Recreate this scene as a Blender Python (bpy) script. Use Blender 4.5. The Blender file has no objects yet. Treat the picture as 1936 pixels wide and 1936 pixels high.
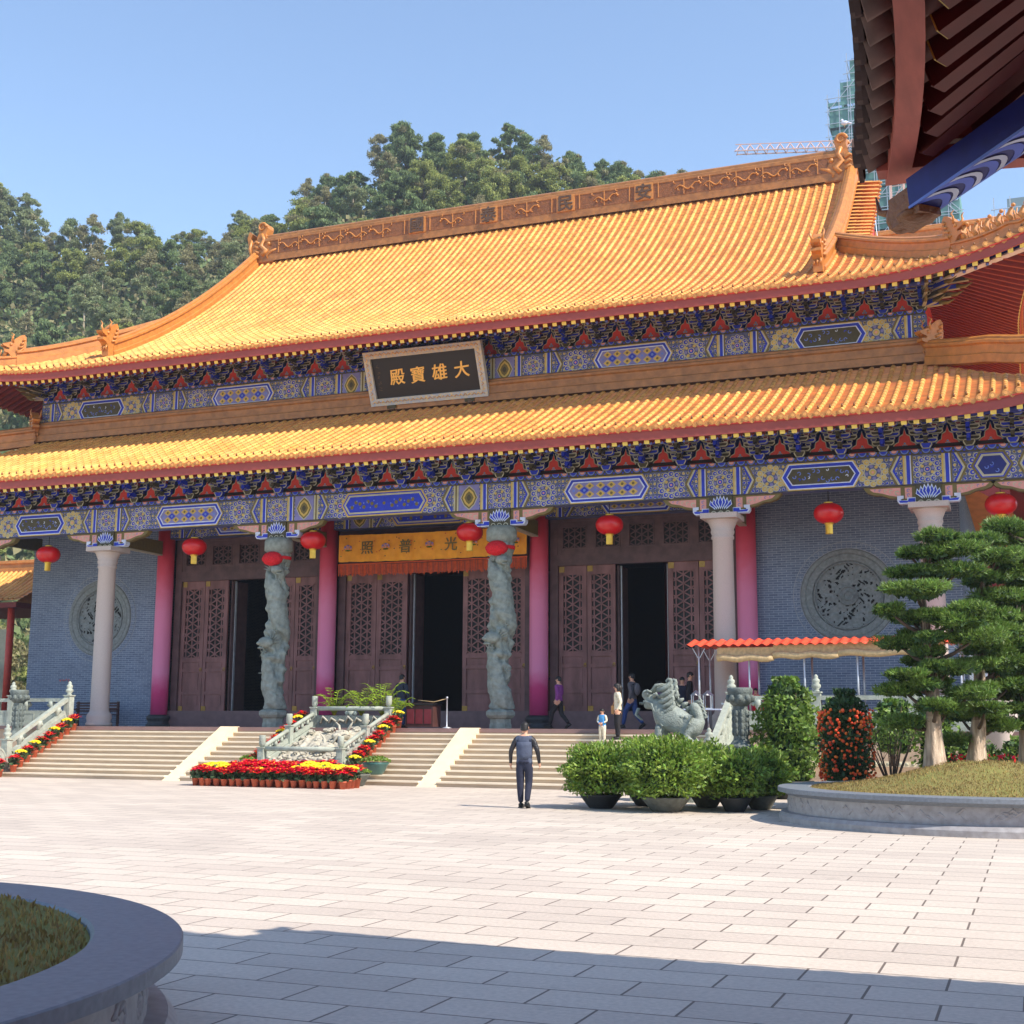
import bpy, math, random
import numpy as np
from mathutils import Vector, Matrix
S = bpy.context.scene
COL = S.collection
R = math.radians
PI = math.pi
rnd = random.Random(7)
nrng = np.random.default_rng(11)

# ---------------------------------------------------------------- camera
CX = 20.098
cam_d = bpy.data.cameras.new('camera')
cam = bpy.data.objects.new('camera', cam_d); COL.objects.link(cam)
cam.matrix_world = Matrix.Translation((CX, 0, 1.65)) @ Matrix.Rotation(R(21.487), 4, 'Z') @ Matrix.Rotation(R(90 + 9.266), 4, 'X') @ Matrix.Rotation(R(0.308), 4, 'Z')
cam_d.sensor_width = 36.0
cam_d.lens = 36.0 * 2492.0 / 1936.0
cam_d.clip_end = 3000
S.camera = cam
# ---------------------------------------------------------------- light
SUN = Vector((0.95, -0.26, 1.0)).normalized()
w = bpy.data.worlds.new('World'); S.world = w; w.use_nodes = True
nt = w.node_tree
sky = nt.nodes.new('ShaderNodeTexSky'); sky.sky_type = 'NISHITA'; sky.sun_disc = False
sky.sun_elevation = math.asin(SUN.z); sky.sun_rotation = math.atan2(SUN.x, SUN.y)
sky.air_density = 1.0; sky.dust_density = 0.1; sky.ozone_density = 1.1; sky.altitude = 30
bg = nt.nodes['Background']; nt.links.new(sky.outputs[0], bg.inputs[0]); bg.inputs[1].default_value = 0.132
sd = bpy.data.lights.new('sun', 'SUN'); sd.energy = 3.65; sd.angle = R(0.5); sd.color = (1.0, 0.91, 0.79)
so = bpy.data.objects.new('sun', sd); COL.objects.link(so)
so.rotation_euler = SUN.to_track_quat('Z', 'Y').to_euler(); so.location = (60, -30, 80)
S.view_settings.view_transform = 'Standard'; S.view_settings.look = 'None'
S.view_settings.exposure = 1.06; S.view_settings.gamma = 1
S.render.resolution_x = 1024; S.render.resolution_y = 1024
S.render.engine = 'CYCLES'

# ---------------------------------------------------------------- materials
def lin(c):
    return tuple(((v / 255) / 12.92 if v / 255 < 0.04045 else ((v / 255 + 0.055) / 1.055) ** 2.4) for v in c) + (1,)
def N(nt, t, **k):
    n = nt.nodes.new(t)
    for a, b in k.items():
        setattr(n, a, b)
    return n
def mat(name, rgb, rough=0.7, var=0.12, scale=6.0, bump=0.0, bscale=None, metal=0.0, island=0.0, spec=0.5, hue=None, trans=0.0, stretch=None, coat=0.0):
    """rgb: 0-255 sRGB albedo. var: noise variation, island: per-piece variation, hue: second colour mixed by noise"""
    m = bpy.data.materials.new(name); m.use_nodes = True
    t = m.node_tree; L = t.links; b = t.nodes['Principled BSDF']
    b.inputs['Roughness'].default_value = rough; b.inputs['Metallic'].default_value = metal
    b.inputs['Specular IOR Level'].default_value = spec
    if coat: b.inputs['Coat Weight'].default_value = coat; b.inputs['Coat Roughness'].default_value = 0.15
    c = lin(rgb)
    tc = N(t, 'ShaderNodeTexCoord'); src = tc.outputs['Object']
    if stretch:
        mp = N(t, 'ShaderNodeMapping'); mp.inputs['Scale'].default_value = stretch
        L.new(src, mp.inputs[0]); src = mp.outputs[0]
    no = N(t, 'ShaderNodeTexNoise'); no.inputs['Scale'].default_value = scale; no.inputs['Detail'].default_value = 5
    L.new(src, no.inputs['Vector'])
    mr = N(t, 'ShaderNodeMapRange'); mr.inputs[1].default_value = 0.3; mr.inputs[2].default_value = 0.7
    L.new(no.outputs['Fac'], mr.inputs[0])
    mx = N(t, 'ShaderNodeMix', data_type='RGBA')
    lo = tuple(v * (1 - var) for v in c[:3]) + (1,); hi = tuple(min(1, v * (1 + var)) for v in c[:3]) + (1,)
    if hue: hi = lin(hue)
    mx.inputs[6].default_value = lo; mx.inputs[7].default_value = hi
    L.new(mr.outputs[0], mx.inputs[0]); out = mx.outputs[2]
    if island:
        g = N(t, 'ShaderNodeNewGeometry'); hs = N(t, 'ShaderNodeHueSaturation')
        m1 = N(t, 'ShaderNodeMapRange'); m1.inputs[3].default_value = 1 - island; m1.inputs[4].default_value = 1 + island
        L.new(g.outputs['Random Per Island'], m1.inputs[0]); L.new(m1.outputs[0], hs.inputs['Value'])
        m2 = N(t, 'ShaderNodeMapRange'); m2.inputs[3].default_value = 0.5 - island * 0.05; m2.inputs[4].default_value = 0.5 + island * 0.05
        wn = N(t, 'ShaderNodeTexWhiteNoise', noise_dimensions='1D'); L.new(g.outputs['Random Per Island'], wn.inputs['W'])
        L.new(wn.outputs['Value'], m2.inputs[0]); L.new(m2.outputs[0], hs.inputs['Hue'])
        L.new(out, hs.inputs['Color']); out = hs.outputs[0]
    L.new(out, b.inputs['Base Color'])
    if bump:
        n2 = N(t, 'ShaderNodeTexNoise'); n2.inputs['Scale'].default_value = bscale or scale * 4; n2.inputs['Detail'].default_value = 6
        L.new(src, n2.inputs['Vector'])
        bp = N(t, 'ShaderNodeBump'); bp.inputs['Strength'].default_value = bump; bp.inputs['Distance'].default_value = 0.05
        L.new(n2.outputs['Fac'], bp.inputs['Height']); L.new(bp.outputs[0], b.inputs['Normal'])
    if trans:
        tr = N(t, 'ShaderNodeBsdfTranslucent'); ms = N(t, 'ShaderNodeMixShader'); ms.inputs[0].default_value = trans
        L.new(out, tr.inputs[0]); L.new(b.outputs[0], ms.inputs[1]); L.new(tr.outputs[0], ms.inputs[2])
        L.new(ms.outputs[0], t.nodes['Material Output'].inputs[0])
    return m
def brick_mat(name, c1, c2, mortar, bw, bh, ms, plane='xy', rough=0.8, off=0.5, stain=0.15, bump=0.3, noise=40.0, origin=(0, 0), mottle=0.06, spots=False):
    m = bpy.data.materials.new(name); m.use_nodes = True
    t = m.node_tree; L = t.links; b = t.nodes['Principled BSDF']; b.inputs['Roughness'].default_value = rough
    g = N(t, 'ShaderNodeNewGeometry'); sp = N(t, 'ShaderNodeSeparateXYZ'); L.new(g.outputs['Position'], sp.inputs[0])
    cb = N(t, 'ShaderNodeCombineXYZ')
    a, c = {'xy': (0, 1), 'xz': (0, 2), 'yz': (1, 2)}[plane]
    ad = N(t, 'ShaderNodeMath', operation='ADD'); ad.inputs[1].default_value = origin[0] + 1000 * bw; L.new(sp.outputs[a], ad.inputs[0]); L.new(ad.outputs[0], cb.inputs[0])
    ad = N(t, 'ShaderNodeMath', operation='ADD'); ad.inputs[1].default_value = origin[1] + 1000 * bh; L.new(sp.outputs[c], ad.inputs[0]); L.new(ad.outputs[0], cb.inputs[1])
    br = N(t, 'ShaderNodeTexBrick'); br.offset = off
    br.inputs['Scale'].default_value = 1; br.inputs['Brick Width'].default_value = bw; br.inputs['Row Height'].default_value = bh
    br.inputs['Mortar Size'].default_value = ms; br.inputs['Mortar Smooth'].default_value = 0.1
    br.inputs['Color1'].default_value = lin(c1); br.inputs['Color2'].default_value = lin(c2); br.inputs['Mortar'].default_value = lin(mortar)
    L.new(cb.outputs[0], br.inputs['Vector'])
    n1 = N(t, 'ShaderNodeTexNoise'); n1.inputs['Scale'].default_value = 0.35; n1.inputs['Detail'].default_value = 7; n1.inputs['Roughness'].default_value = 0.65
    L.new(g.outputs['Position'], n1.inputs['Vector'])
    n2 = N(t, 'ShaderNodeTexNoise'); n2.inputs['Scale'].default_value = noise; n2.inputs['Detail'].default_value = 3
    L.new(g.outputs['Position'], n2.inputs['Vector'])
    r1 = N(t, 'ShaderNodeMapRange'); r1.inputs[1].default_value = 0.3; r1.inputs[2].default_value = 0.7; r1.inputs[3].default_value = 1 - stain; r1.inputs[4].default_value = 1 + stain
    L.new(n1.outputs['Fac'], r1.inputs[0])
    r2 = N(t, 'ShaderNodeMapRange'); r2.inputs[1].default_value = 0.3; r2.inputs[2].default_value = 0.7; r2.inputs[3].default_value = 1 - mottle; r2.inputs[4].default_value = 1 + mottle
    L.new(n2.outputs['Fac'], r2.inputs[0])
    mm = N(t, 'ShaderNodeMath', operation='MULTIPLY'); L.new(r1.outputs[0], mm.inputs[0]); L.new(r2.outputs[0], mm.inputs[1])
    vm = N(t, 'ShaderNodeVectorMath', operation='SCALE'); L.new(br.outputs['Color'], vm.inputs[0]); L.new(mm.outputs[0], vm.inputs['Scale'])
    cout = vm.outputs[0]
    if spots:      # spilled and worn patches on the slabs
        n3 = N(t, 'ShaderNodeTexNoise'); n3.inputs['Scale'].default_value = 1.7; n3.inputs['Detail'].default_value = 8; n3.inputs['Roughness'].default_value = 0.7; L.new(g.outputs['Position'], n3.inputs['Vector'])
        r3 = N(t, 'ShaderNodeMapRange'); r3.inputs[1].default_value = 0.60; r3.inputs[2].default_value = 0.72; r3.inputs[3].default_value = 1.0; r3.inputs[4].default_value = 0.80; L.new(n3.outputs['Fac'], r3.inputs[0])
        v3 = N(t, 'ShaderNodeVectorMath', operation='SCALE'); L.new(cout, v3.inputs[0]); L.new(r3.outputs[0], v3.inputs['Scale']); cout = v3.outputs[0]
    L.new(cout, b.inputs['Base Color'])
    if bump:
        bp = N(t, 'ShaderNodeBump', invert=True); bp.inputs['Strength'].default_value = bump; bp.inputs['Distance'].default_value = 0.02
        L.new(br.outputs['Fac'], bp.inputs['Height']); L.new(bp.outputs[0], b.inputs['Normal'])
    return m

M = {}
M['tile'] = mat('glazed_tile', (226, 154, 76), 0.55, 0.12, 0.9, island=0.13, hue=(236, 174, 98), spec=0.35)
M['beamground'] = mat('beam_ground', (54, 72, 150), 0.6, 0.25, 14, hue=(104, 108, 130))
M['winstone'] = mat('window_stone', (132, 138, 138), 0.8, 0.2, 12, bump=0.3)
M['mortar'] = mat('mortar', (150, 156, 164), 0.8)
M['tile_pan'] = mat('glazed_pan_tile', (204, 130, 62), 0.45, 0.15, 3, island=0.15)
M['tile_end'] = mat('tile_end', (196, 130, 62), 0.5, 0.35, 30, bump=0.4)
M['ridge'] = mat('glazed_ridge', (180, 116, 52), 0.42, 0.2, 4, bump=0.15)
M['ridge_dark'] = mat('ridge_panel', (128, 78, 38), 0.5, 0.25, 7, bump=0.5, bscale=18)
M['relief'] = mat('relief_glaze', (190, 126, 62), 0.4, 0.2, 20)
M['relief_char'] = mat('char_glaze', (86, 62, 44), 0.5, 0.2, 20)
M['nail'] = mat('tile_nail', (120, 74, 24), 0.4)
M['board'] = mat('eave_board', (150, 64, 54), 0.6, 0.12, 1.5, stretch=(1, 1, 4))
M['soffit'] = mat('soffit_red', (120, 40, 34), 0.7)
M['rafter'] = mat('rafter_red', (132, 44, 34), 0.65)
M['yellow'] = mat('yellow_end', (226, 198, 96), 0.6)
M['blue'] = mat('paint_blue', (24, 50, 186), 0.55, 0.15, 9)
M['dkblue'] = mat('paint_deep_blue', (24, 34, 112), 0.6, 0.15, 9)
M['ltblue'] = mat('paint_light_blue', (100, 124, 204), 0.6)
M['olive'] = mat('paint_olive', (112, 98, 48), 0.6, 0.15, 9)
M['dkolive'] = mat('paint_dark_olive', (70, 64, 40), 0.6, 0.2, 9)
M['cream'] = mat('paint_cream', (180, 176, 150), 0.6)
M['white'] = mat('paint_white', (200, 208, 228), 0.6)
M['gold'] = mat('paint_gold', (198, 168, 84), 0.5)
M['redp'] = mat('panel_red', (212, 66, 50), 0.6)
M['pinkp'] = mat('paint_pink', (214, 150, 140), 0.6, 0.1, 12)
M['lav'] = mat('paint_lavender', (124, 122, 178), 0.6)
M['maroon'] = mat('paint_maroon', (112, 34, 44), 0.6)
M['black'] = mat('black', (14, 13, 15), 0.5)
M['granite'] = mat('pale_granite', (186, 172, 164), 0.6, 0.1, 60, bump=0.05)
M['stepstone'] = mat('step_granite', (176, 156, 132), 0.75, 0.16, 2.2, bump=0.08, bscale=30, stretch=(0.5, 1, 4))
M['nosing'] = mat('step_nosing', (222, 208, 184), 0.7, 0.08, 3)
M['ramp_stone'] = mat('stringer_granite', (226, 208, 172), 0.7, 0.06, 3)
M['bluestone'] = mat('carved_bluestone', (134, 142, 134), 0.75, 0.25, 6, bump=0.5, bscale=30)
M['carving'] = mat('weathered_carving', (172, 166, 150), 0.8, 0.3, 8, bump=0.3, bscale=30)
M['framepaint'] = mat('frame_paint', (170, 186, 214), 0.6, 0.2, 9, hue=(206, 190, 150))
M['goldglow'] = mat('gilt', (246, 190, 92), 0.4, 0.08, 5)
M['orange2'] = mat('frame_orange', (206, 142, 62), 0.5)
M['dimgold'] = mat('worn_gilt', (96, 74, 44), 0.6)
M['benchwood'] = mat('bench_wood', (74, 44, 40), 0.6, 0.2, 6)
M['waveblue'] = mat('wave_blue', (84, 108, 206), 0.6)
M['boardnear'] = mat('faded_eave_board', (176, 92, 78), 0.65, 0.15, 3, stretch=(6, 1, 1))
M['rafternear'] = mat('dark_red_rafter', (104, 40, 34), 0.6)
M['shadestone'] = mat('shaded_bluestone', (98, 106, 102), 0.75, 0.3, 6, bump=0.5, bscale=30)  # bluestone copy with the pillars' shade in its colour; ramp back panel too
M['ridgeshade'] = mat('shaded_glazed_ridge', (156, 104, 54), 0.45, 0.25, 4, bump=0.2)  # darker copy of the ridge glaze: shade and grazing sun in its colour
M['clay2'] = mat('clay_tile_underside', (120, 92, 82), 0.8, 0.3, 6)
M['baluster'] = mat('balustrade_stone', (158, 164, 152), 0.8, 0.18, 5, bump=0.25, bscale=30)
M['terrace'] = mat('terrace_facing', (186, 162, 138), 0.8, 0.12, 2, bump=0.1)
M['floor'] = mat('terrace_floor', (128, 100, 96), 0.5, 0.12, 2)
M['thresh'] = mat('threshold_granite', (110, 84, 86), 0.5, 0.15, 5)
M['door'] = mat('door_wood', (122, 80, 76), 0.6, 0.28, 3.0, bump=0.15, bscale=30, stretch=(1, 1, 0.35), hue=(142, 98, 96))
M['door2'] = mat('door_wood_aged', (92, 66, 66), 0.6, 0.3, 3.0, bump=0.15, bscale=30)
M['brass'] = mat('brass', (150, 118, 60), 0.4, metal=0.6)
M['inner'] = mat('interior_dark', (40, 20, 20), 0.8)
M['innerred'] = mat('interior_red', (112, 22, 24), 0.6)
M['lantern'] = mat('lantern_silk', (214, 12, 16), 0.4, 0.08, 5, trans=0.15, coat=0.4)
M['lanterngold'] = mat('lantern_gold', (226, 186, 70), 0.35, metal=0.4)
M['redcloth'] = mat('red_cloth', (206, 14, 30), 0.8, 0.2, 25, bump=0.6, bscale=20)
M['banner'] = mat('banner_orange', (252, 164, 40), 0.7, 0.12, 4)
M['fringe'] = mat('fringe_orange', (206, 84, 40), 0.8, 0.2, 8)
M['charcoal'] = mat('column_foot', (52, 54, 58), 0.5, 0.2, 8)
M['pot'] = mat('terracotta', (186, 92, 62), 0.8, 0.15, 8)
M['potblack'] = mat('plastic_pot', (42, 44, 44), 0.6, 0.2, 8)
M['potgrey'] = mat('clay_bowl', (96, 98, 90), 0.8, 0.3, 9, bump=0.2)
M['potgreen'] = mat('green_glazed_bowl', (52, 92, 88), 0.35, 0.2, 6)
M['soil'] = mat('soil', (60, 46, 34), 0.95)
M['leaf'] = mat('leaf', (106, 134, 52), 0.5, 0.25, 3, island=0.35, trans=0.3)
M['leafbright'] = mat('shrub_leaf', (120, 146, 56), 0.5, 0.25, 3, island=0.45, trans=0.3)
M['leafdark'] = mat('dark_leaf', (58, 86, 42), 0.55, 0.25, 3, island=0.35, trans=0.2)
M['pine'] = mat('podocarpus_leaf', (104, 132, 56), 0.55, 0.25, 2, island=0.4, trans=0.25)
M['palm'] = mat('palm_leaf', (150, 178, 50), 0.45, 0.2, 3, island=0.3, trans=0.35)
M['potleaf'] = mat('pot_leaf', (62, 86, 50), 0.6, 0.2, 3, island=0.3, trans=0.15)
M['flred'] = mat('red_bract', (240, 24, 52), 0.6, 0.15, 9, island=0.2, trans=0.4)
M['flyel'] = mat('yellow_petal', (246, 222, 20), 0.6, 0.1, 9, island=0.15, trans=0.2)
M['florange'] = mat('kumquat', (240, 98, 30), 0.4, 0.1, 9, island=0.25)
M['clay'] = mat('weathered_clay_tile', (88, 68, 62), 0.8, 0.3, 6)
M['hl1'] = mat('hill_leaf_grey_green', (136, 146, 104), 0.85, 0.25, 0.4, island=0.3, trans=0.35)
M['hl2'] = mat('hill_leaf_yellow_green', (144, 152, 84), 0.85, 0.25, 0.4, island=0.3, trans=0.35)
M['hl3'] = mat('hill_leaf_pine', (112, 130, 84), 0.85, 0.25, 0.4, island=0.3, trans=0.3)
M['hl4'] = mat('hill_leaf_olive_brown', (140, 136, 98), 0.85, 0.25, 0.4, island=0.3, trans=0.3)
M['bark'] = mat('bark', (92, 74, 62), 0.9, 0.3, 3, bump=0.6, bscale=14, stretch=(4, 4, 0.6), hue=(188, 164, 140))
M['barklow'] = mat('bark_base', (150, 126, 106), 0.9, 0.3, 3, bump=0.6, bscale=14, stretch=(4, 4, 0.6), hue=(206, 184, 160))
M['barkdark'] = mat('bark_dark', (84, 68, 56), 0.9, 0.3, 8, bump=0.4)
M['barkpale'] = mat('bark_pale', (176, 164, 142), 0.9, 0.3, 2)
M['hillsoil'] = mat('hill_ground', (66, 76, 44), 0.95, 0.4, 0.15)
M['grass'] = mat('lawn', (150, 134, 76), 0.9, 0.2, 1.5, hue=(128, 128, 64), bump=0.6, bscale=60)
M['grassblade'] = mat('grass_blade', (152, 130, 78), 0.8, 0.2, 1.5, island=0.35, trans=0.3)
M['planter'] = mat('planter_granite', (146, 142, 142), 0.5, 0.14, 9, bump=0.05, hue=(160, 158, 160))
M['rim'] = mat('planter_rim', (120, 126, 134), 0.42, 0.14, 22, spec=0.3)
M['corr'] = mat('corrugated_red', (232, 84, 56), 0.45, 0.1, 2)
M['mat_tan'] = mat('bamboo_screen', (196, 168, 124), 0.85, 0.2, 12)
M['metal'] = mat('pale_metal', (188, 192, 198), 0.4, metal=0.5)
M['net'] = mat('scaffold_net', (88, 134, 130), 0.8, 0.25, 0.3)
M['concrete'] = mat('concrete_tower', (120, 138, 146), 0.9, 0.2, 0.2)
M['crane'] = mat('crane_paint', (220, 178, 166), 0.7)
M['skin'] = mat('skin', (206, 156, 128), 0.6, 0.05)
M['hair'] = mat('hair', (22, 18, 18), 0.6, 0.2, 30)
def cloth(n, c): M[n] = mat(n, c, 0.85, 0.12, 12, bump=0.3, bscale=14)
cloth('vest', (72, 80, 100)); cloth('navy', (34, 38, 58)); cloth('denim', (44, 68, 122)); cloth('blackcloth', (28, 26, 30))
cloth('purple', (122, 54, 124)); cloth('beige', (210, 200, 176)); cloth('lightblue', (74, 142, 194)); cloth('greyjacket', (92, 90, 94)); cloth('darkjacket', (44, 50, 62))
M['sleeve'] = mat('leather_sleeve', (30, 28, 32), 0.35, 0.2, 9, bump=0.4)
M['tan'] = mat('tan_bag', (204, 150, 96), 0.6)
M['redpost'] = mat('red_post', (206, 70, 52), 0.5)
M['oranget'] = mat('orange_tile', (214, 128, 58), 0.5, 0.2, 5)
M['paving'] = brick_mat('paving', (206, 193, 178), (191, 178, 165), (112, 100, 90), 0.94, 0.47, 0.0095, 'xy', 0.6, stain=0.09, noise=26, origin=(-16.18 + 0.94, -7.33), mottle=0.10, spots=True)
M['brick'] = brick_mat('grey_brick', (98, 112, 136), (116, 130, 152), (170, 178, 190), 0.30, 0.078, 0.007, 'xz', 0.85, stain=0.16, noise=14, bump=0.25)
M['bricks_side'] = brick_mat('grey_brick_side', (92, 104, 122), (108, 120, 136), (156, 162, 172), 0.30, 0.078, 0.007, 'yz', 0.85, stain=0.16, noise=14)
def pink_mat():
    # old red lacquer, sun-bleached to pink with the original red surviving at the top and foot (wear of the paint itself)
    m = mat('faded_red_lacquer', (200, 92, 128), 0.55, 0.06, 8); t = m.node_tree; L = t.links
    b = t.nodes['Principled BSDF']; src = b.inputs['Base Color'].links[0].from_socket
    g = N(t, 'ShaderNodeNewGeometry'); sp = N(t, 'ShaderNodeSeparateXYZ'); L.new(g.outputs['Position'], sp.inputs[0])
    no = N(t, 'ShaderNodeTexNoise'); no.inputs['Scale'].default_value = 3; L.new(g.outputs['Position'], no.inputs['Vector'])
    ad = N(t, 'ShaderNodeMath', operation='MULTIPLY_ADD'); ad.inputs[1].default_value = 0.5; L.new(no.outputs['Fac'], ad.inputs[0]); L.new(sp.outputs[2], ad.inputs[2])
    cr = N(t, 'ShaderNodeValToRGB'); mr = N(t, 'ShaderNodeMapRange'); mr.inputs[1].default_value = 1.85; mr.inputs[2].default_value = 9.25
    L.new(ad.outputs[0], mr.inputs[0]); L.new(mr.outputs[0], cr.inputs[0])
    e = cr.color_ramp.elements; e[0].position = 0.0; e[0].color = lin((212, 72, 134)); e[1].position = 1.0; e[1].color = lin((196, 34, 44))
    for p, c in ((0.18, (216, 70, 130)), (0.27, (226, 132, 172)), (0.60, (224, 124, 160)), (0.80, (210, 66, 92))):
        x = e.new(p); x.color = lin(c)
    L.new(cr.outputs[0], b.inputs['Base Color'])
    return m
M['pinkcol'] = pink_mat()

# ---------------------------------------------------------------- mesh builder
class MB:
    def __init__(s):
        s.v = []; s.f = []; s.m = []; s.sm = []; s.mats = []; s.bulks = []
    def mi(s, m):
        if isinstance(m, str): m = M[m]
        if m not in s.mats: s.mats.append(m)
        return s.mats.index(m)
    def add(s, vs, fs, m, smooth=False):
        o = len(s.v); i = s.mi(m)
        s.v.extend([tuple(p) for p in vs])
        for f in fs:
            s.f.append(tuple(o + k for k in f)); s.m.append(i); s.sm.append(smooth)
    def bulk(s, V, F, m, smooth=False):
        s.bulks.append((np.asarray(V, float), np.asarray(F, int), s.mi(m), smooth))
    def box(s, x0, x1, y0, y1, z0, z1, m):
        vs = [(x, y, z) for z in (z0, z1) for y in (y0, y1) for x in (x0, x1)]
        s.add(vs, [(0, 2, 3, 1), (4, 5, 7, 6), (0, 1, 5, 4), (2, 6, 7, 3), (0, 4, 6, 2), (1, 3, 7, 5)], m)
    def bar(s, a, b, w, h, m, up=(0, 0, 1)):
        a = Vector(a); b = Vector(b); d = (b - a).normalized(); u = Vector(up)
        sx = d.cross(u)
        if sx.length < 1e-4: sx = d.cross(Vector((1, 0, 0)))
        sx.normalize(); uz = sx.cross(d).normalized()
        vs = []
        for p in (a, b):
            for i, j in ((-1, -1), (1, -1), (1, 1), (-1, 1)): vs.append(p + sx * w / 2 * i + uz * h / 2 * j)
        s.add(vs, [(3, 2, 1, 0), (4, 5, 6, 7), (0, 1, 5, 4), (1, 2, 6, 5), (2, 3, 7, 6), (3, 0, 4, 7)], m)
    def extr(s, pts, y0, y1, m, axis='y', smooth=False):
        """polygon pts in (x,z) extruded along y; axis 'x': pts in (y,z) extruded along x; 'z': pts in (x,y)"""
        n = len(pts)
        def P(p, q):
            return (p[0], q, p[1]) if axis == 'y' else ((q, p[0], p[1]) if axis == 'x' else (p[0], p[1], q))
        vs = [P(p, y0) for p in pts] + [P(p, y1) for p in pts]
        fs = [tuple(range(n)), tuple(range(2 * n - 1, n - 1, -1))] + [(i, n + i, n + (i + 1) % n, (i + 1) % n) for i in range(n)]
        s.add(vs, fs, m)
    def poly(s, pts, y, m):
        s.add([(p[0], y, p[1]) for p in pts], [tuple(range(len(pts)))], m)
    def ring(s, cx, cz, r0, r1, y, m, n=16, a0=0, a1=2 * PI):
        vs = []; k = n if abs(a1 - a0 - 2 * PI) < 1e-6 else n + 1
        for i in range(k):
            a = a0 + (a1 - a0) * i / n
            vs += [(cx + r0 * math.cos(a), y, cz + r0 * math.sin(a)), (cx + r1 * math.cos(a), y, cz + r1 * math.sin(a))]
        fs = [(2 * i, 2 * i + 1, (2 * i + 3) % (2 * k), (2 * i + 2) % (2 * k)) for i in range(n)]
        s.add(vs, fs, m)
    def disc(s, cx, cz, r, y, m, n=12):
        s.poly([(cx + r * math.cos(2 * PI * i / n), cz + r * math.sin(2 * PI * i / n)) for i in range(n)], y, m)
    def tube(s, pts, rad, m, n=8, cap=True, smooth=True, flat=1.0):
        pts = [Vector(p) for p in pts]; k = len(pts)
        if not isinstance(rad, (list, tuple)): rad = [rad] * k
        vs = []; prev = None
        for i, p in enumerate(pts):
            d = (pts[min(i + 1, k - 1)] - pts[max(i - 1, 0)]).normalized()
            if prev is None:
                u = d.orthogonal().normalized()
                if abs(d.z) < 0.9: u = (Vector((0, 0, 1)) - d * d.z).normalized()
            else:
                u = prev - d * prev.dot(d)
                u = u.normalized() if u.length > 1e-6 else d.orthogonal().normalized()
            prev = u; v = d.cross(u)
            for j in range(n):
                a = 2 * PI * j / n
                vs.append(p + (u * math.cos(a) + v * math.sin(a) * flat) * rad[i])
        fs = [(i * n + j, i * n + (j + 1) % n, (i + 1) * n + (j + 1) % n, (i + 1) * n + j) for i in range(k - 1) for j in range(n)]
        if cap: fs += [tuple(range(n - 1, -1, -1)), tuple(range((k - 1) * n, k * n))]
        s.add(vs, fs, m, smooth)
    def lathe(s, prof, c, m, n=20, smooth=True, sx=1, sy=1):
        vs = []; k = len(prof)
        for r, z in prof:
            for j in range(n):
                a = 2 * PI * j / n; vs.append((c[0] + r * sx * math.cos(a), c[1] + r * sy * math.sin(a), c[2] + z))
        fs = [(i * n + j, i * n + (j + 1) % n, (i + 1) * n + (j + 1) % n, (i + 1) * n + j) for i in range(k - 1) for j in range(n)]
        fs += [tuple(range(n - 1, -1, -1)), tuple(range((k - 1) * n, k * n))]
        s.add(vs, fs, m, smooth)
    def ball(s, c, r, m, nu=10, nv=7, smooth=True, rot=None):
        if not isinstance(r, (tuple, list)): r = (r, r, r)
        vs = []
        for i in range(1, nv):
            t = PI * i / nv
            for j in range(nu):
                a = 2 * PI * j / nu; vs.append(Vector((r[0] * math.sin(t) * math.cos(a), r[1] * math.sin(t) * math.sin(a), r[2] * math.cos(t))))
        vs += [Vector((0, 0, r[2])), Vector((0, 0, -r[2]))]
        if rot: vs = [rot @ v for v in vs]
        c = Vector(c); vs = [v + c for v in vs]
        fs = [(i * nu + j, (i + 1) * nu + j, (i + 1) * nu + (j + 1) % nu, i * nu + (j + 1) % nu) for i in range(nv - 2) for j in range(nu)]
        t = (nv - 1) * nu
        fs += [(t, j, (j + 1) % nu) for j in range(nu)] + [(t + 1, (nv - 2) * nu + (j + 1) % nu, (nv - 2) * nu + j) for j in range(nu)]
        s.add(vs, fs, m, smooth)
    def mesh(s, name):
        me = bpy.data.meshes.new(name)
        nv = len(s.v); V = [np.array(s.v, float).reshape(-1, 3)]; lens = [len(f) for f in s.f]
        loops = [i for f in s.f for i in f]; mi = list(s.m); sm = list(s.sm)
        LN = [np.array(lens, int)]; LP = [np.array(loops, int)]; MI = [np.array(mi, int)]; SM = [np.array(sm, bool)]
        for bv, bf, bm, bs in s.bulks:
            V.append(bv); LN.append(np.full(len(bf), bf.shape[1])); LP.append((bf + nv).ravel()); MI.append(np.full(len(bf), bm)); SM.append(np.full(len(bf), bs)); nv += len(bv)
        V = np.concatenate(V); LN = np.concatenate(LN); LP = np.concatenate(LP); MI = np.concatenate(MI); SM = np.concatenate(SM)
        me.vertices.add(len(V)); me.vertices.foreach_set('co', V.ravel().astype(np.float32))
        me.loops.add(len(LP)); me.loops.foreach_set('vertex_index', LP.astype(np.int32))
        me.polygons.add(len(LN)); st = np.concatenate([[0], np.cumsum(LN)[:-1]])
        me.polygons.foreach_set('loop_start', st.astype(np.int32))
        for m in s.mats: me.materials.append(m)
        me.polygons.foreach_set('material_index', MI.astype(np.int32)); me.polygons.foreach_set('use_smooth', SM)
        me.update(calc_edges=True); me.validate()
        return me
    def build(s, name, parent=None, loc=None, **tags):
        o = bpy.data.objects.new(name, s.mesh(name)); COL.objects.link(o)
        if parent is not None: o.parent = parent
        if loc is not None: o.location = loc
        for k, v in tags.items(): o[k] = v
        return o
def empty(name, loc, label, category, group=None, rz=0):
    o = bpy.data.objects.new(name, None); COL.objects.link(o); o.empty_display_size = 0.2
    o.location = loc; o.rotation_euler = (0, 0, rz); o['label'] = label; o['category'] = category
    if group: o['group'] = group
    return o
KIDS = {}
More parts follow.
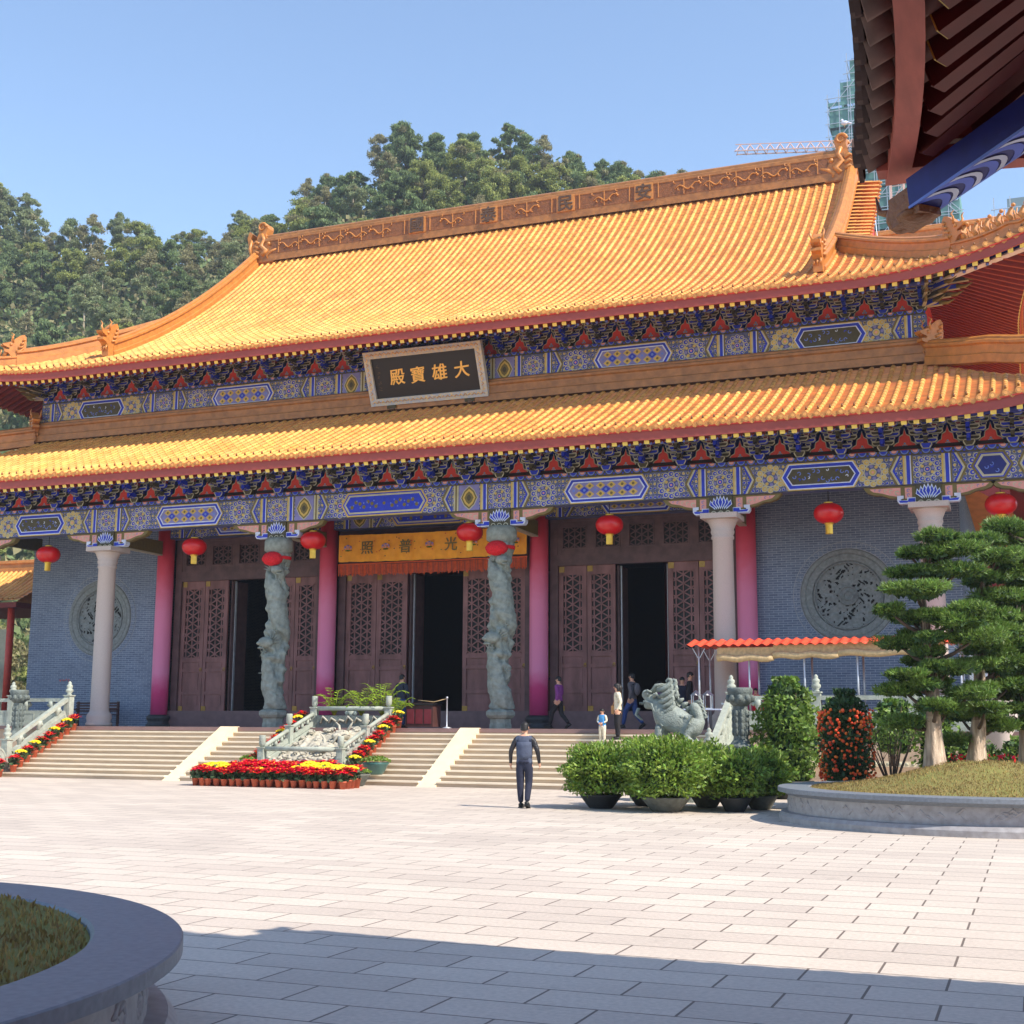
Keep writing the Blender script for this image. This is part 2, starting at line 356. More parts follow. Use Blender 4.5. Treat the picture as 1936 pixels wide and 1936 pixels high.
def dup(root, loc=None, rz=None, label=None, group=None, scale=None, parent=None):
    kids = [c for c in ALLKIDS(root)]
    r = root.copy(); COL.objects.link(r)
    if parent is not None: r.parent = parent
    if loc is not None: r.location = loc
    if rz is not None: r.rotation_euler = (0, 0, rz)
    if scale is not None: r.scale = scale if isinstance(scale, (tuple, list)) else (scale,) * 3
    if label: r['label'] = label
    if group: r['group'] = group
    for ch in kids:
        c = ch.copy(); COL.objects.link(c); c.parent = r
        for g in ALLKIDS(ch):
            d = g.copy(); COL.objects.link(d); d.parent = c
    return r
def ALLKIDS(o):
    if o.name not in KIDS: KIDS[o.name] = [c for c in COL.objects if c.parent == o]
    return KIDS[o.name]
def shift(pts, dx, dz): return [(p[0] + dx, p[1] + dz) for p in pts]
def quads(C, U, W):
    """leaf quads: centres C, half vectors U, W (n,3)"""
    n = len(C); V = np.empty((n, 4, 3)); V[:, 0] = C - U - W; V[:, 1] = C + U - W; V[:, 2] = C + U + W; V[:, 3] = C - U + W
    return V.reshape(-1, 3), np.arange(4 * n).reshape(n, 4)
def rhomb(C, U, W):
    n = len(C); V = np.empty((n, 4, 3)); V[:, 0] = C - U; V[:, 1] = C - W; V[:, 2] = C + U; V[:, 3] = C + W
    return V.reshape(-1, 3), np.arange(4 * n).reshape(n, 4)
def unit(n):
    a = nrng.normal(size=(n, 3)); return a / np.linalg.norm(a, axis=1, keepdims=True)
def leaves(mb, C, size, m, asp=0.4, outward=None, up=0.3):
    """scatter pointed leaves at centres C"""
    n = len(C); d = unit(n)
    if outward is not None: d = d * 0.7 + outward
    d[:, 2] += up; d /= np.linalg.norm(d, axis=1, keepdims=True)
    w_ = np.cross(d, unit(n)); w_ /= np.linalg.norm(w_, axis=1, keepdims=True) + 1e-9
    sz = size * nrng.uniform(0.6, 1.3, (n, 1))
    V, F = rhomb(C, d * sz, w_ * sz * asp); mb.bulk(V, F, m)
def blob(c, r, n, shell=0.55, seed=None):
    """points in the outer shell of an ellipsoid with lumpy radius"""
    d = unit(n); rr = nrng.uniform(shell, 1.0, (n, 1)) ** 0.6
    lump = 1 + 0.16 * np.sin(d[:, :1] * 7 + c[0] * 3) * np.cos(d[:, 1:2] * 6 + c[1]) + 0.1 * np.sin(d[:, 2:3] * 9 + c[2])
    return np.array(c) + d * rr * lump * np.array(r), d
# ================================================================ SETTING
g = MB()
g.add([(-400, -300, 0), (400, -300, 0), (400, 900, 0), (-400, 900, 0)], [(0, 1, 2, 3)], 'hillsoil'); g.build('ground', loc=(0, 0, -0.02), kind='structure')
g = MB(); g.add([(-90, -40, 0), (90, -40, 0), (90, 75, 0), (-90, 75, 0)], [(0, 1, 2, 3)], 'paving'); g.build('paving', kind='structure')

ZP = 1.60; YS = 33.94; YT = 37.04
# terrace the hall stands on
g = MB()
g.box(-40, 40, 37.04, 72, 0, ZP - 0.12, 'terrace')
g.box(-40.05, 40.05, 36.98, 72.05, ZP - 0.12, ZP, 'floor')
g.box(-40.02, 40.02, 36.9, 37.04, 0.0, 0.28, 'terrace')
g.build('terrace', kind='structure')

# ================================================================ HALL
HALL = empty('temple_hall', (0, 43, 0), 'large double-roofed temple hall with golden glazed tiles and blue painted eaves', 'temple')
HALL.location = (0, 0, 0)
A1, A2, A3 = 4.19, 11.48, 17.56
YC, YB = 39.5, 43.02

def f_up(d): return 15.36 + 0.385 * d + 0.0210 * d * d
def f_lo(d): return 10.40 + 0.40 * d + 0.0145 * d * d
UP = dict(hx=20.4, y0=39.9, y1=66.1, f=f_up, c=0.6, cs=6.0, lift=0.80, top=13.1, gx=14.3)
LO = dict(hx=22.9, y0=36.8, y1=69.2, f=f_lo, c=0.55, cs=6.0, lift=1.1, top=5.5, gx=99)
YM = 53.0
def cornf(r, a, half):
    s = max(0.0, (a - (half - r['cs'])) / r['cs']); return s
def front_pt(r, x, d):
    s = cornf(r, abs(x), r['hx']); y = r['y0'] - r['c'] * s ** 2 + d
    dd = y - r['y0']; z = r['f'](dd) + r['lift'] * s ** 2.6 * max(0, 1 - max(dd, 0) / 7) ** 2
    return (x, y, z)
def front_len(r, x):
    s = cornf(r, abs(x), r['hx']); e = r['c'] * s ** 2
    hip = r['hx'] - abs(x)          # distance from eave to hip line
    m = r['top'] if abs(x) <= r['gx'] + 0.06 else 99
    return max(0.05, min(m, (hip if (abs(x) > r['gx'] + 0.06 or r['gx'] > 90) and hip < r['top'] else m if r['gx'] < 90 else r['top'])) + e)
def side_pt(r, sg, v, d):
    """v = distance from middle (Y-53); d distance inward from the side eave"""
    half = YM - r['y0']; s = cornf(r, abs(v), half); x = r['hx'] + r['c'] * s ** 2 - d
    dd = r['hx'] - x; z = r['f'](dd) + r['lift'] * s ** 2.6 * max(0, 1 - max(dd, 0) / 7) ** 2
    return (sg * x, YM + v, z)
def side_len(r, v):
    half = YM - r['y0']; s = cornf(r, abs(v), half); e = r['c'] * s ** 2
    m = (r['hx'] - r['gx'] - 0.7) if r['gx'] < 90 else r['top']
    return max(0.05, min(m, half - abs(v)) + e)
def tile_rows(mb, rows, cl=0.36, rad=0.083, pan=0.14, pitch=0.333, mt='tile', mp='tile_pan'):
    """rows: list of (pt(d)->xyz, length, lateral unit vector)"""
    V = []; F = []; o = 0; PV = []; PF = []; po = 0
    for pt, ln, lat in rows:
        lat = np.array(lat); n = max(1, int(round(ln / cl)))
        for k in range(n):
            a = np.array(pt(ln * k / n)); b = np.array(pt(ln * (k + 1) / n)); d = b - a; nn = np.cross(lat, d); nn /= np.linalg.norm(nn)
            if nn[2] < 0: nn = -nn
            for p, r_ in ((a, rad), (b, rad * 0.86)):
                for j in range(7):
                    t = PI * (j / 6); V.append(p + lat * r_ * math.cos(t) + nn * (r_ * math.sin(t) + 0.012))
            for j in range(6): F.append((o + j, o + j + 1, o + 8 + j, o + 7 + j))
            o += 14
        n = max(1, int(round(ln / pan)))
        for k in range(n):
            a = np.array(pt(ln * k / n)); b = np.array(pt(ln * (k + 1) / n))
            up = np.array((0, 0, 0.045)); h = lat * (pitch / 2)
            PV += [a + h * 0 + up, a + 2 * h + up, b + 2 * h, b, a, a + 2 * h]
            PF += [(po, po + 1, po + 2, po + 3), (po + 4, po + 5, po + 1, po)]; po += 6
    mb.bulk(V, F, mt, True); mb.bulk(PV, PF, mp)
def eave_trim(mb, trims, me='tile_end', mt='tile'):
    """trims: list of (p, outward, lateral) ; tile-end discs, drips and nails"""
    for p, ow, la, p2 in trims:
        p = Vector(p); ow = Vector(ow); la = Vector(la); up = Vector((0, 0, 1))
        q = p + ow * 0.03 + up * 0.012
        vs = [q + (la * math.cos(2 * PI * i / 10) + up * math.sin(2 * PI * i / 10)) * 0.094 for i in range(10)]
        vs += [v - ow * 0.06 for v in vs[:10]]
        mb.add(vs, [tuple(range(10))] + [(i, 10 + i, 10 + (i + 1) % 10, (i + 1) % 10) for i in range(10)], me)
        vs = [q + ow * 0.004 + (la * math.cos(2 * PI * i / 8) + up * math.sin(2 * PI * i / 8)) * 0.05 for i in range(8)]
        mb.add(vs, [tuple(range(8))], mt)
        c = p + la * 0.1665 - up * 0.0 + ow * 0.015
        pr = [(-0.10, 0.04), (0.10, 0.04), (0.095, -0.05), (0.04, -0.10), (0, -0.125), (-0.04, -0.10), (-0.095, -0.05)]
        vs = [c + la * a + up * b for a, b in pr] + [c + la * a + up * b - ow * 0.03 for a, b in pr]
        mb.add(vs, [tuple(range(7))] + [(i, 7 + i, 7 + (i + 1) % 7, (i + 1) % 7) for i in range(7)], me)
        n0 = Vector(p2) + up * 0.10
        mb.tube([n0, n0 + up * 0.06, n0 + up * 0.10], [0.036, 0.03, 0.008], 'nail', n=5)
def strip(mb, P, dz0, dz1, off0, off1, m, ows):
    vs = []
    for p, ow in zip(P, ows):
        p = Vector(p); ow = Vector(ow)
        vs += [p + ow * off0 + Vector((0, 0, dz0)), p + ow * off0 + Vector((0, 0, dz1)), p + ow * off1 + Vector((0, 0, dz1)), p + ow * off1 + Vector((0, 0, dz0))]
    n = len(P); fs = []
    for i in range(n - 1):
        for j in range(4): fs.append((4 * i + j, 4 * i + (j + 1) % 4, 4 * i + 4 + (j + 1) % 4, 4 * i + 4 + j))
    fs += [(0, 1, 2, 3), (4 * n - 1, 4 * n - 2, 4 * n - 3, 4 * n - 4)]
    mb.add(vs, fs, m)
def build_roof(r, name, inner, label):
    P = 0.333
    xs = [(i - 0.5) * P for i in range(int(-(r['hx'] + r['c']) / P) + 1, int((r['hx'] + r['c']) / P) + 1)]
    mb = MB()
    rows = [((lambda d, x=x: front_pt(r, x, d)), front_len(r, x), (1, 0, 0)) for x in xs]
    tile_rows(mb, rows)
    half = YM - r['y0']
    vs_ = [(i - 0.5) * P for i in range(int(-(half + r['c']) / P) + 1, int((half + r['c']) / P) + 1)]
    for sg in (-1, 1):
        tile_rows(mb, [((lambda d, v=v: side_pt(r, sg, v, d)), side_len(r, v), (0, 1, 0)) for v in vs_ if v < 6 or name == 'upper_roof'], cl=0.7, pan=0.3)
    # rear slope and smooth deck below the tiles
    V = []; F = []; n = 0
    for x in np.arange(-r['hx'], r['hx'] + 0.01, 0.6):
        L_ = front_len(r, x)
        for k in range(9):
            q = front_pt(r, x, L_ * k / 8); V.append((q[0], 2 * YM - q[1], q[2] + 0.05))
        if n: F += [(9 * (n - 1) + k, 9 * (n - 1) + k + 1, 9 * n + k + 1, 9 * n + k) for k in range(8)]
        n += 1
    mb.bulk(V, F, 'tile_pan')
    tr = [(front_pt(r, x, 0), (0, -1, 0), (1, 0, 0), front_pt(r, x, 0.30)) for x in xs]
    for sg in (-1, 1): tr += [(side_pt(r, sg, v, 0), (sg, 0, 0), (0, sg, 0), side_pt(r, sg, v, 0.30)) for v in vs_ if v < -2]
    eave_trim(mb, tr)
    roof = mb.build(name, HALL, label=label)
    # eave board
    mb = MB(); xx = np.arange(-(r['hx'] + r['c']), r['hx'] + r['c'] + 0.01, 0.5)
    pts = [front_pt(r, x, 0) for x in xx]
    strip(mb, pts, -0.10, -0.37, -0.04, -0.10, 'board', [(0, -1, 0)] * len(pts))
    strip(mb, pts, -0.06, -0.10, 0.0, -0.14, 'redp', [(0, -1, 0)] * len(pts))
    for sg in (-1, 1):
        vv = np.arange(-(half + r['c']), half + r['c'] + 0.01, 0.5); pts = [side_pt(r, sg, v, 0) for v in vv]
        strip(mb, pts, -0.10, -0.37, -0.04, -0.10, 'board', [(sg, 0, 0)] * len(pts))
    mb.build('eave_board', roof)
    # soffit boarding
    mb = MB()
    def sheet(fn, us, ln, m, dz):
        V = []; F = []
        for i, u in enumerate(us):
            L_ = min(ln(u), inner + 0.6)
            for k in range(7): q = fn(u, 0.1 + (L_ - 0.1) * k / 6); V.append((q[0], q[1], q[2] + dz))
            if i: F += [(7 * (i - 1) + k, 7 * (i - 1) + k + 1, 7 * i + k + 1, 7 * i + k) for k in range(6)]
        mb.bulk(V, F, m)
    sheet(lambda x, d: front_pt(r, x, d), xx, lambda x: front_len(r, x), 'soffit', -0.30)
    for sg in (-1, 1): sheet(lambda v, d: side_pt(r, sg, v, d), vv, lambda v: side_len(r, v), 'soffit', -0.30)
    mb.build('soffit', roof)
    # rafters: one mesh per side of the eave
    mb = MB()
    for x in xs:
        L_ = min(front_len(r, x), inner)
        if L_ < 0.5: continue
        a = Vector(front_pt(r, x, 0.14)) + Vector((0, 0, -0.44)); b = Vector(front_pt(r, x, min(L_, 1.3))) + Vector((0, 0, -0.40))
        mb.bar(a, b, 0.15, 0.17, 'rafter'); d = (b - a).normalized()
        mb.bar(a - d * 0.012, a - d * 0.001, 0.152, 0.172, 'yellow')
        if L_ > 1.2:
            a = Vector(front_pt(r, x, 0.62)) + Vector((0, 0, -0.60)); b = Vector(front_pt(r, x, L_)) + Vector((0, 0, -0.40))
            mb.tube([a, b], 0.055, 'rafter', n=6); d = (b - a).normalized()
            mb.tube([a - d * 0.01, a - d * 0.001], 0.05, 'ltblue', n=6)
    mb.build('rafters', roof)
    for sg in (-1, 1):
        mb = MB()
        for v in vs_:
            if v > 4: continue
            L_ = min(side_len(r, v), inner + 0.3)
            if L_ < 0.4: continue
            a = Vector(side_pt(r, sg, v, 0.14)) + Vector((0, 0, -0.44)); b = Vector(side_pt(r, sg, v, L_)) + Vector((0, 0, -0.42))
            mb.bar(a, b, 0.12, 0.14, 'rafter'); d = (b - a).normalized(); mb.bar(a - d * 0.012, a - d * 0.001, 0.122, 0.145, 'yellow')
        mb.build('rafters', roof)
    return roof
ROOF_U = build_roof(UP, 'upper_roof', 2.7, 'upper roof of sunlit golden tiles rising to the ridge')
ROOF_L = build_roof(LO, 'lower_roof', 2.7, 'lower skirt roof of golden tiles, half shaded by the upper eave')

# ridge pieces ---------------------------------------------------
def path_ridge(mb, P, w_, h, m='ridge'):
    """moulded ridge following points P (base line); extruded section"""
    sec = [(-w_ / 2, -0.05), (-w_ / 2, h * 0.25), (-w_ * 0.38, h * 0.30), (-w_ * 0.38, h * 0.62), (-w_ * 0.55, h * 0.68), (-w_ * 0.55, h * 0.78), (-w_ * 0.3, h * 0.84), (-w_ * 0.3, h * 0.92), (0, h),
           (w_ * 0.3, h * 0.92), (w_ * 0.3, h * 0.84), (w_ * 0.55, h * 0.78), (w_ * 0.55, h * 0.68), (w_ * 0.38, h * 0.62), (w_ * 0.38, h * 0.30), (w_ / 2, h * 0.25), (w_ / 2, -0.05)]
    P = [Vector(p) for p in P]; vs = []; n = len(sec)
    for i, p in enumerate(P):
        d = (P[min(i + 1, len(P) - 1)] - P[max(0, i - 1)]); d.z = 0; d.normalize(); la = Vector((d.y, -d.x, 0))
        vs += [p + la * a + Vector((0, 0, b)) for a, b in sec]
    fs = [(i * n + j, i * n + j + 1, (i + 1) * n + j + 1, (i + 1) * n + j) for i in range(len(P) - 1) for j in range(n - 1)]
    fs += [tuple(range(n)), tuple(range(len(P) * n - 1, (len(P) - 1) * n - 1, -1))]
    mb.add(vs, fs, m)
def scroll(c, r0, turns, n=18, plane='xz', dirn=1, a0=0.0):
    out = []
    for i in range(n):
        t = i / (n - 1); a = a0 + dirn * turns * 2 * PI * t; r_ = r0 * (1 - 0.8 * t)
        out.append((c[0] + r_ * math.cos(a), c[1], c[2] + r_ * math.sin(a)) if plane == 'xz' else (c[0], c[1] + r_ * math.cos(a), c[2] + r_ * math.sin(a)))
    return out
def beast_head(parent, name, loc, face, s=1.0, mount=None):
    """roof-end dragon head: block base, open-mouthed head, swept horn and mane; face = direction it looks (x,y)"""
    f = Vector((face[0], face[1], 0)).normalized(); la = Vector((f.y, -f.x, 0)); up = Vector((0, 0, 1)); c = Vector(loc)
    mb = MB(); P = lambda a, b, z: c + (f * a + la * b + up * z) * s
    prof = [(-0.28, -0.45), (0.22, -0.45), (0.26, 0.0), (0.42, 0.16), (0.62, 0.22), (0.60, 0.34), (0.40, 0.34), (0.36, 0.42), (0.66, 0.52), (0.72, 0.62), (0.58, 0.66), (0.40, 0.72), (0.22, 0.80), (0.10, 0.95), (-0.12, 1.12), (-0.30, 1.18), (-0.40, 1.05), (-0.42, 0.6), (-0.34, 0.1)]
    vs = [P(a, -0.17, b) for a, b in prof] + [P(a, 0.17, b) for a, b in prof]; n = len(prof)
    mb.add(vs, [tuple(range(n)), tuple(range(2 * n - 1, n - 1, -1))] + [(i, n + i, n + (i + 1) % n, (i + 1) % n) for i in range(n)], 'ridge')
    for k in (-1, 1):
        mb.ball(P(0.30, 0.17 * k, 0.60), 0.075 * s, 'relief', 8, 5)
        mb.tube([P(0.2, 0.15 * k, 0.72), P(0.28, 0.24 * k, 0.95), P(0.2, 0.26 * k, 1.1), P(0.34, 0.24 * k, 1.2)], [0.05 * s, 0.045 * s, 0.035 * s, 0.01 * s], 'relief', n=6)
        for j in range(4):
            mb.tube([P(0.05 - j * 0.1, 0.17 * k, 0.25 + j * 0.2), P(-0.15 - j * 0.06, 0.22 * k, 0.32 + j * 0.2), P(-0.32, 0.19 * k, 0.45 + j * 0.18)], [0.07 * s, 0.05 * s, 0.01 * s], 'relief', n=5)
        mb.tube([P(0.60, 0.1 * k, 0.50), P(0.60, 0.1 * k, 0.42)], [0.03 * s, 0.005 * s], 'relief', n=4)
    for j in range(3): mb.tube([P(0.30 - 0.05 * j, -0.12 + 0.12 * j, 0.02), P(0.36, -0.12 + 0.12 * j, -0.12), P(0.28, -0.12 + 0.12 * j, -0.25)], [0.05 * s, 0.04 * s, 0.01 * s], 'relief', n=5)
    return mb.build(name, parent)
def chiwen(parent, sx, c, K=0.86):
    """ridge-end dragon swallowing the ridge, tail curling up"""
    mb = MB(); s_ = sx
    X = lambda a: c[0] + s_ * a * K          # +a = outward
    prof = [(-0.95, -0.1), (-0.95, 0.35), (-1.25, 0.55), (-1.20, 0.75), (-0.85, 0.72), (-0.70, 0.85), (-1.0, 1.05), (-0.85, 1.25), (-0.5, 1.2), (-0.38, 1.6), (-0.5, 1.95), (-0.35, 2.25), (-0.05, 2.32), (0.12, 2.1), (0.08, 1.75), (0.2, 1.3), (0.45, 1.15), (0.62, 1.45), (0.5, 1.7), (0.68, 1.85), (0.82, 1.5), (0.7, 0.9), (0.5, 0.5), (0.45, -0.1)]
    n = len(prof); vs = [(X(a), c[1] - 0.28, c[2] + b * K) for a, b in prof] + [(X(a), c[1] + 0.28, c[2] + b * K) for a, b in prof]
    mb.add(vs, [tuple(range(n)), tuple(range(2 * n - 1, n - 1, -1))] + [(i, n + i, n + (i + 1) % n, (i + 1) % n) for i in range(n)], 'ridge')
    for y in (-0.3, 0.3):
        yy = c[1] + y
        mb.tube([(X(a), yy, c[2] + b * K) for a, b in ((-0.2, 0.3), (-0.45, 0.6), (-0.1, 0.9), (-0.3, 1.25), (-0.15, 1.6))], [0.12, 0.13, 0.12, 0.1, 0.08], 'relief', n=7)
        mb.tube(scroll((X(-0.14), yy, c[2] + 2.02 * K), 0.24, 1.3), [0.07 - 0.003 * i for i in range(18)], 'relief', n=6)
        mb.ball((X(-0.62), yy, c[2] + 0.98 * K), 0.1, 'relief', 8, 6)
        mb.tube([(X(-1.15), yy, c[2] + 0.62 * K), (X(-0.8), yy, c[2] + 0.5 * K), (X(-0.5), yy, c[2] + 0.3 * K), (X(-0.6), yy, c[2] + 0.1 * K)], [0.05, 0.08, 0.08, 0.03], 'relief', n=6)
        for k in range(4): mb.tube([(X(0.0), yy, c[2] + (0.2 + 0.28 * k) * K), (X(0.25), yy, c[2] + (0.35 + 0.28 * k) * K), (X(0.38), yy, c[2] + (0.25 + 0.28 * k) * K)], [0.09, 0.07, 0.02], 'relief', n=6)
        mb.tube([(X(0.5), yy, c[2] + 0.3 * K), (X(0.62), yy, c[2] + 0.8 * K), (X(0.5), yy, c[2] + 1.3 * K)], [0.06, 0.09, 0.05], 'relief', n=6)
    mb.build('ridge_dragon', parent)
def dragon_relief(mb, x, y, z, s, flip=1, m='relief'):
    P = [(-0.52 + 1.1 * k / 20, 0.14 * math.sin(k / 20 * 9.2 + 0.6) * (1 - 0.3 * k / 20) - 0.06 * k / 20) for k in range(21)]
    mb.tube([(x + flip * a * s, y, z + b * s) for a, b in P], [0.038 * s * math.sin(0.35 + 2.6 * k / 20) ** 0.5 for k in range(21)], m, n=5)
    for a, b in ((-0.54, 0.12), (-0.60, 0.04)): mb.ball((x + flip * a * s, y, z + b * s), 0.055 * s, m, 6, 4)
    for a, b in ((-0.3, -0.18), (0.1, -0.22), (0.35, -0.18), (-0.6, 0.22), (0.55, 0.18)):
        mb.tube([(x + flip * a * s, y, z + b * s), (x + flip * (a + 0.1) * s, y, z + (b + 0.05) * s), (x + flip * (a + 0.08) * s, y, z + (b + 0.13) * s)], 0.022 * s, m, n=4)
def glyph_mesh(ch, size, depth, m, name='t'):
    cu = bpy.data.curves.new(name, 'FONT'); cu.body = ch; cu.size = size; cu.extrude = depth; cu.align_x = 'CENTER'; cu.align_y = 'CENTER'; cu.offset = 0.0
    o = bpy.data.objects.new(name, cu); COL.objects.link(o); bpy.context.view_layer.update()
    me = bpy.data.meshes.new_from_object(o.evaluated_get(bpy.context.evaluated_depsgraph_get()))
    V = [tuple(v.co) for v in me.vertices]; F = [tuple(p.vertices) for p in me.polygons]
    bpy.data.objects.remove(o); bpy.data.curves.remove(cu); bpy.data.meshes.remove(me)
    if V:
        cx = (min(v[0] for v in V) + max(v[0] for v in V)) / 2; cy = (min(v[1] for v in V) + max(v[1] for v in V)) / 2
        V = [(v[0] - cx, v[1] - cy, v[2]) for v in V]
    return V, F
def put_glyph(mb, ch, c, size, depth, m, ex=(1, 0, 0), ey=(0, 0, 1), bold=0.0, skew=0.0):
    V, F = glyph_mesh(ch, size, depth, m); ex = Vector(ex); ey = Vector(ey); en = ex.cross(ey); c = Vector(c)
    offs = [(0, 0)] if not bold else [(0, 0), (bold, 0.3 * bold), (-bold, -0.2 * bold), (0.2 * bold, -bold)]
    for k, (a, b) in enumerate(offs):
        mb.add([c + ex * (v[0] + a + skew * v[1]) + ey * (v[1] + b + skew * v[0] * 0.9) + en * (v[2] + 0.0007 * k) for v in V], F, m)

# main ridge
zr = f_up(13.1)
mb = MB()
path_ridge(mb, [(-14.0, YM, zr), (14.0, YM, zr)], 0.62, 1.42, 'ridgeshade')
mb.box(-13.3, 13.3, YM - 0.32, YM - 0.225, zr + 0.30, zr + 1.02, 'ridge_dark')
ridge = mb.build('main_ridge', ROOF_U)
mb = MB(); yr = YM - 0.34
cells = []; x = -12.9
chx = {-5.45: '國', -1.85: '泰', 1.85: '民', 5.45: '安'}
for k, cx in enumerate(np.arange(-12.3, 12.5, 1.23)):
    if min(abs(cx - c) for c in chx) < 0.95: continue
    m9 = MB(); dragon_relief(m9, cx, yr, zr + 0.66, 0.95, 1 if cx < 0 else -1); m9.build('ridge_dragon_relief', ROOF_U)
for a, b in ((-12.9, -6.1), (-4.8, -2.5), (-1.2, 1.2), (2.5, 4.8), (6.1, 12.9)):
    for e in np.arange(a, b + 0.01, (b - a) / max(1, round((b - a) / 1.23))): mb.box(e - 0.02, e + 0.02, yr - 0.01, yr + 0.02, zr + 0.32, zr + 1.0, 'relief')
mb.build('ridge_panel_joints', ROOF_U)
for cx, ch in chx.items():
    mb = MB(); mb.box(cx - 0.42, cx + 0.42, YM - 0.37, YM - 0.30, zr + 0.28, zr + 1.04, 'relief'); put_glyph(mb, ch, (cx, YM - 0.395, zr + 0.66), 0.78, 0.02, 'relief_char', bold=0.02)
    mb.build('ridge_character', ROOF_U, label='square ridge tile with the character ' + ch)
for sg in (-1, 1): chiwen(ROOF_U, sg, (sg * 14.0, YM, zr))
# gable ridges, hips, gable tiles, gable wall
for sg in (-1, 1):
    mb = MB(); P = []
    for d in np.linspace(2.5, 13.1, 22): q = front_pt(UP, 14.25, d); P.append((sg * 14.25, q[1], q[2]))
    path_ridge(mb, P, 0.44, 0.80)
    mb.build('gable_ridge', ROOF_U)
    mb = MB(); P = [(p[0], 2 * YM - p[1], p[2]) for p in P]; path_ridge(mb, P, 0.44, 0.80); mb.build('gable_ridge', ROOF_U)
    beast_head(ROOF_U, 'ridge_beast', (sg * 14.25, 42.3, f_up(2.4) + 0.42), (0, -1), 0.9)
    # short cross tiles along the gable edge
    mb = MB(); rows = []
    for d in np.arange(5.6, 13.0, 0.32):
        q = front_pt(UP, 14.25, d); rows.append(((lambda t, q=q: (sg * (15.35 - t), q[1], q[2] - 0.22 + 0.12 * t)), 0.9, (0, 1, 0)))
        mb.lathe([(0.09, -0.02), (0.09, 0.02)], (sg * 15.36, q[1], q[2] - 0.22), 'tile_end', 8)
    tile_rows(mb, rows, cl=0.3, pan=0.3); mb.build('gable_tiles', ROOF_U)
    mb = MB(); G = [(YM - 13.1 + d, f_up(d) - 0.28) for d in np.linspace(5.2, 13.1, 12)]; G = G + [(2 * YM - a, b) for a, b in reversed(G[:-1])]
    mb.extr(G, sg * 14.7, sg * 14.9, 'redp', axis='x'); mb.build('gable_wall', ROOF_U)
    mb = MB(); G2 = [(a, b) for a, b in G]
    top = [(a, b - 0.05) for a, b in G2]; low = [(a, b - 0.4) for a, b in G2]
    for i in range(len(G2) - 1): mb.add([(sg * 15.0, *top[i]), (sg * 15.0, *top[i + 1]), (sg * 15.0, *low[i + 1]), (sg * 15.0, *low[i])], [(0, 1, 2, 3)], 'white')
    mb.build('bargeboard', ROOF_U)
    for r, nm, x_in, roof, sz in ((UP, 'hip_ridge', 14.3, ROOF_U, 0.72), (LO, 'hip_ridge', 17.5, ROOF_L, 0.80)):
        P = []; xo = r['hx'] + r['c'] - 0.1
        for x in np.linspace(x_in + 0.1, xo, 20):
            q = front_pt(r, x, front_len(r, x) if x < r['hx'] else 0.1); P.append((sg * x, r['y0'] + (r['hx'] - x), q[2] + 0.02 + (0.0 if r is UP else 0.42 * min(1, (x - x_in) / 2.0))))
        k = 12 if r is UP else 14
        mb = MB(); path_ridge(mb, P[:k + 1], 0.42, sz); mb.build(nm, roof)
        mb = MB(); path_ridge(mb, P[k:], 0.34, sz * 0.62); mb.build(nm, roof)
        q = P[k]; beast_head(roof, 'ridge_beast', (q[0], q[1], q[2] + 0.35), (sg, -1), 0.82 if r is UP else 0.7)
        for j in range(k + 1, 20):
            if (j - k) > 6: break
            q = P[j]; mb = MB(); b = Vector((q[0], q[1], q[2] + sz * 0.6)); f = Vector((sg, -1, 0)).normalized() * 1.35; Zs = 1.35
            mb.tube([b + f * 0.02, b - f * 0.06 + Vector((0, 0, 0.16 * Zs)), b + f * 0.04 + Vector((0, 0, 0.30 * Zs))], [0.085, 0.10, 0.05], 'relief', n=6)
            mb.ball(b + f * 0.08 + Vector((0, 0, 0.34 * Zs)), (0.07, 0.07, 0.06), 'relief', 7, 5)
            mb.tube([b + f * 0.09 + Vector((0, 0, 0.2 * Zs)), b + f * 0.12], 0.03, 'relief', n=5)
            mb.tube([b - f * 0.09 + Vector((0, 0, 0.1 * Zs)), b - f * 0.2 + Vector((0, 0, 0.2 * Zs)), b - f * 0.17 + Vector((0, 0, 0.32 * Zs))], [0.035, 0.03, 0.015], 'relief', n=5)
            mb.build('ridge_figure', roof)
        # corner beam under the hip
        oz = 0.0 if r is UP else 0.42; a = Vector(P[-1]) + Vector((-sg * 0.1, 0.1, -0.40 - oz)); b = Vector(P[6 if r is LO else 10]) + Vector((0, 0, -0.70 - oz))
        mb = MB(); mb.bar(a, b, 0.26, 0.30, 'blue'); mb.bar(a + Vector((0, 0, -0.19)), b + Vector((0, 0, -0.19)), 0.28, 0.05, 'white'); mb.build('corner_beam', roof)
# wall-foot ridge band above the lower roof
mb = MB(); zb = f_lo(5.5)
path_ridge(mb, [(-17.75, 42.28, zb + 0.1), (17.75, 42.28, zb + 0.1)], 0.34, 0.80, 'ridgeshade')
for sg in (-1, 1): path_ridge(mb, [(sg * 17.72, 42.3, zb), (sg * 17.72, 63.7, zb)], 0.34, 0.95)
for sg in (-1, 1): pass
mb.build('band_ridge', ROOF_L)
for sg in (-1, 1): beast_head(ROOF_L, 'ridge_beast', (sg * 17.7, 42.2, zb + 0.45), (-sg, -0.9), 0.8)

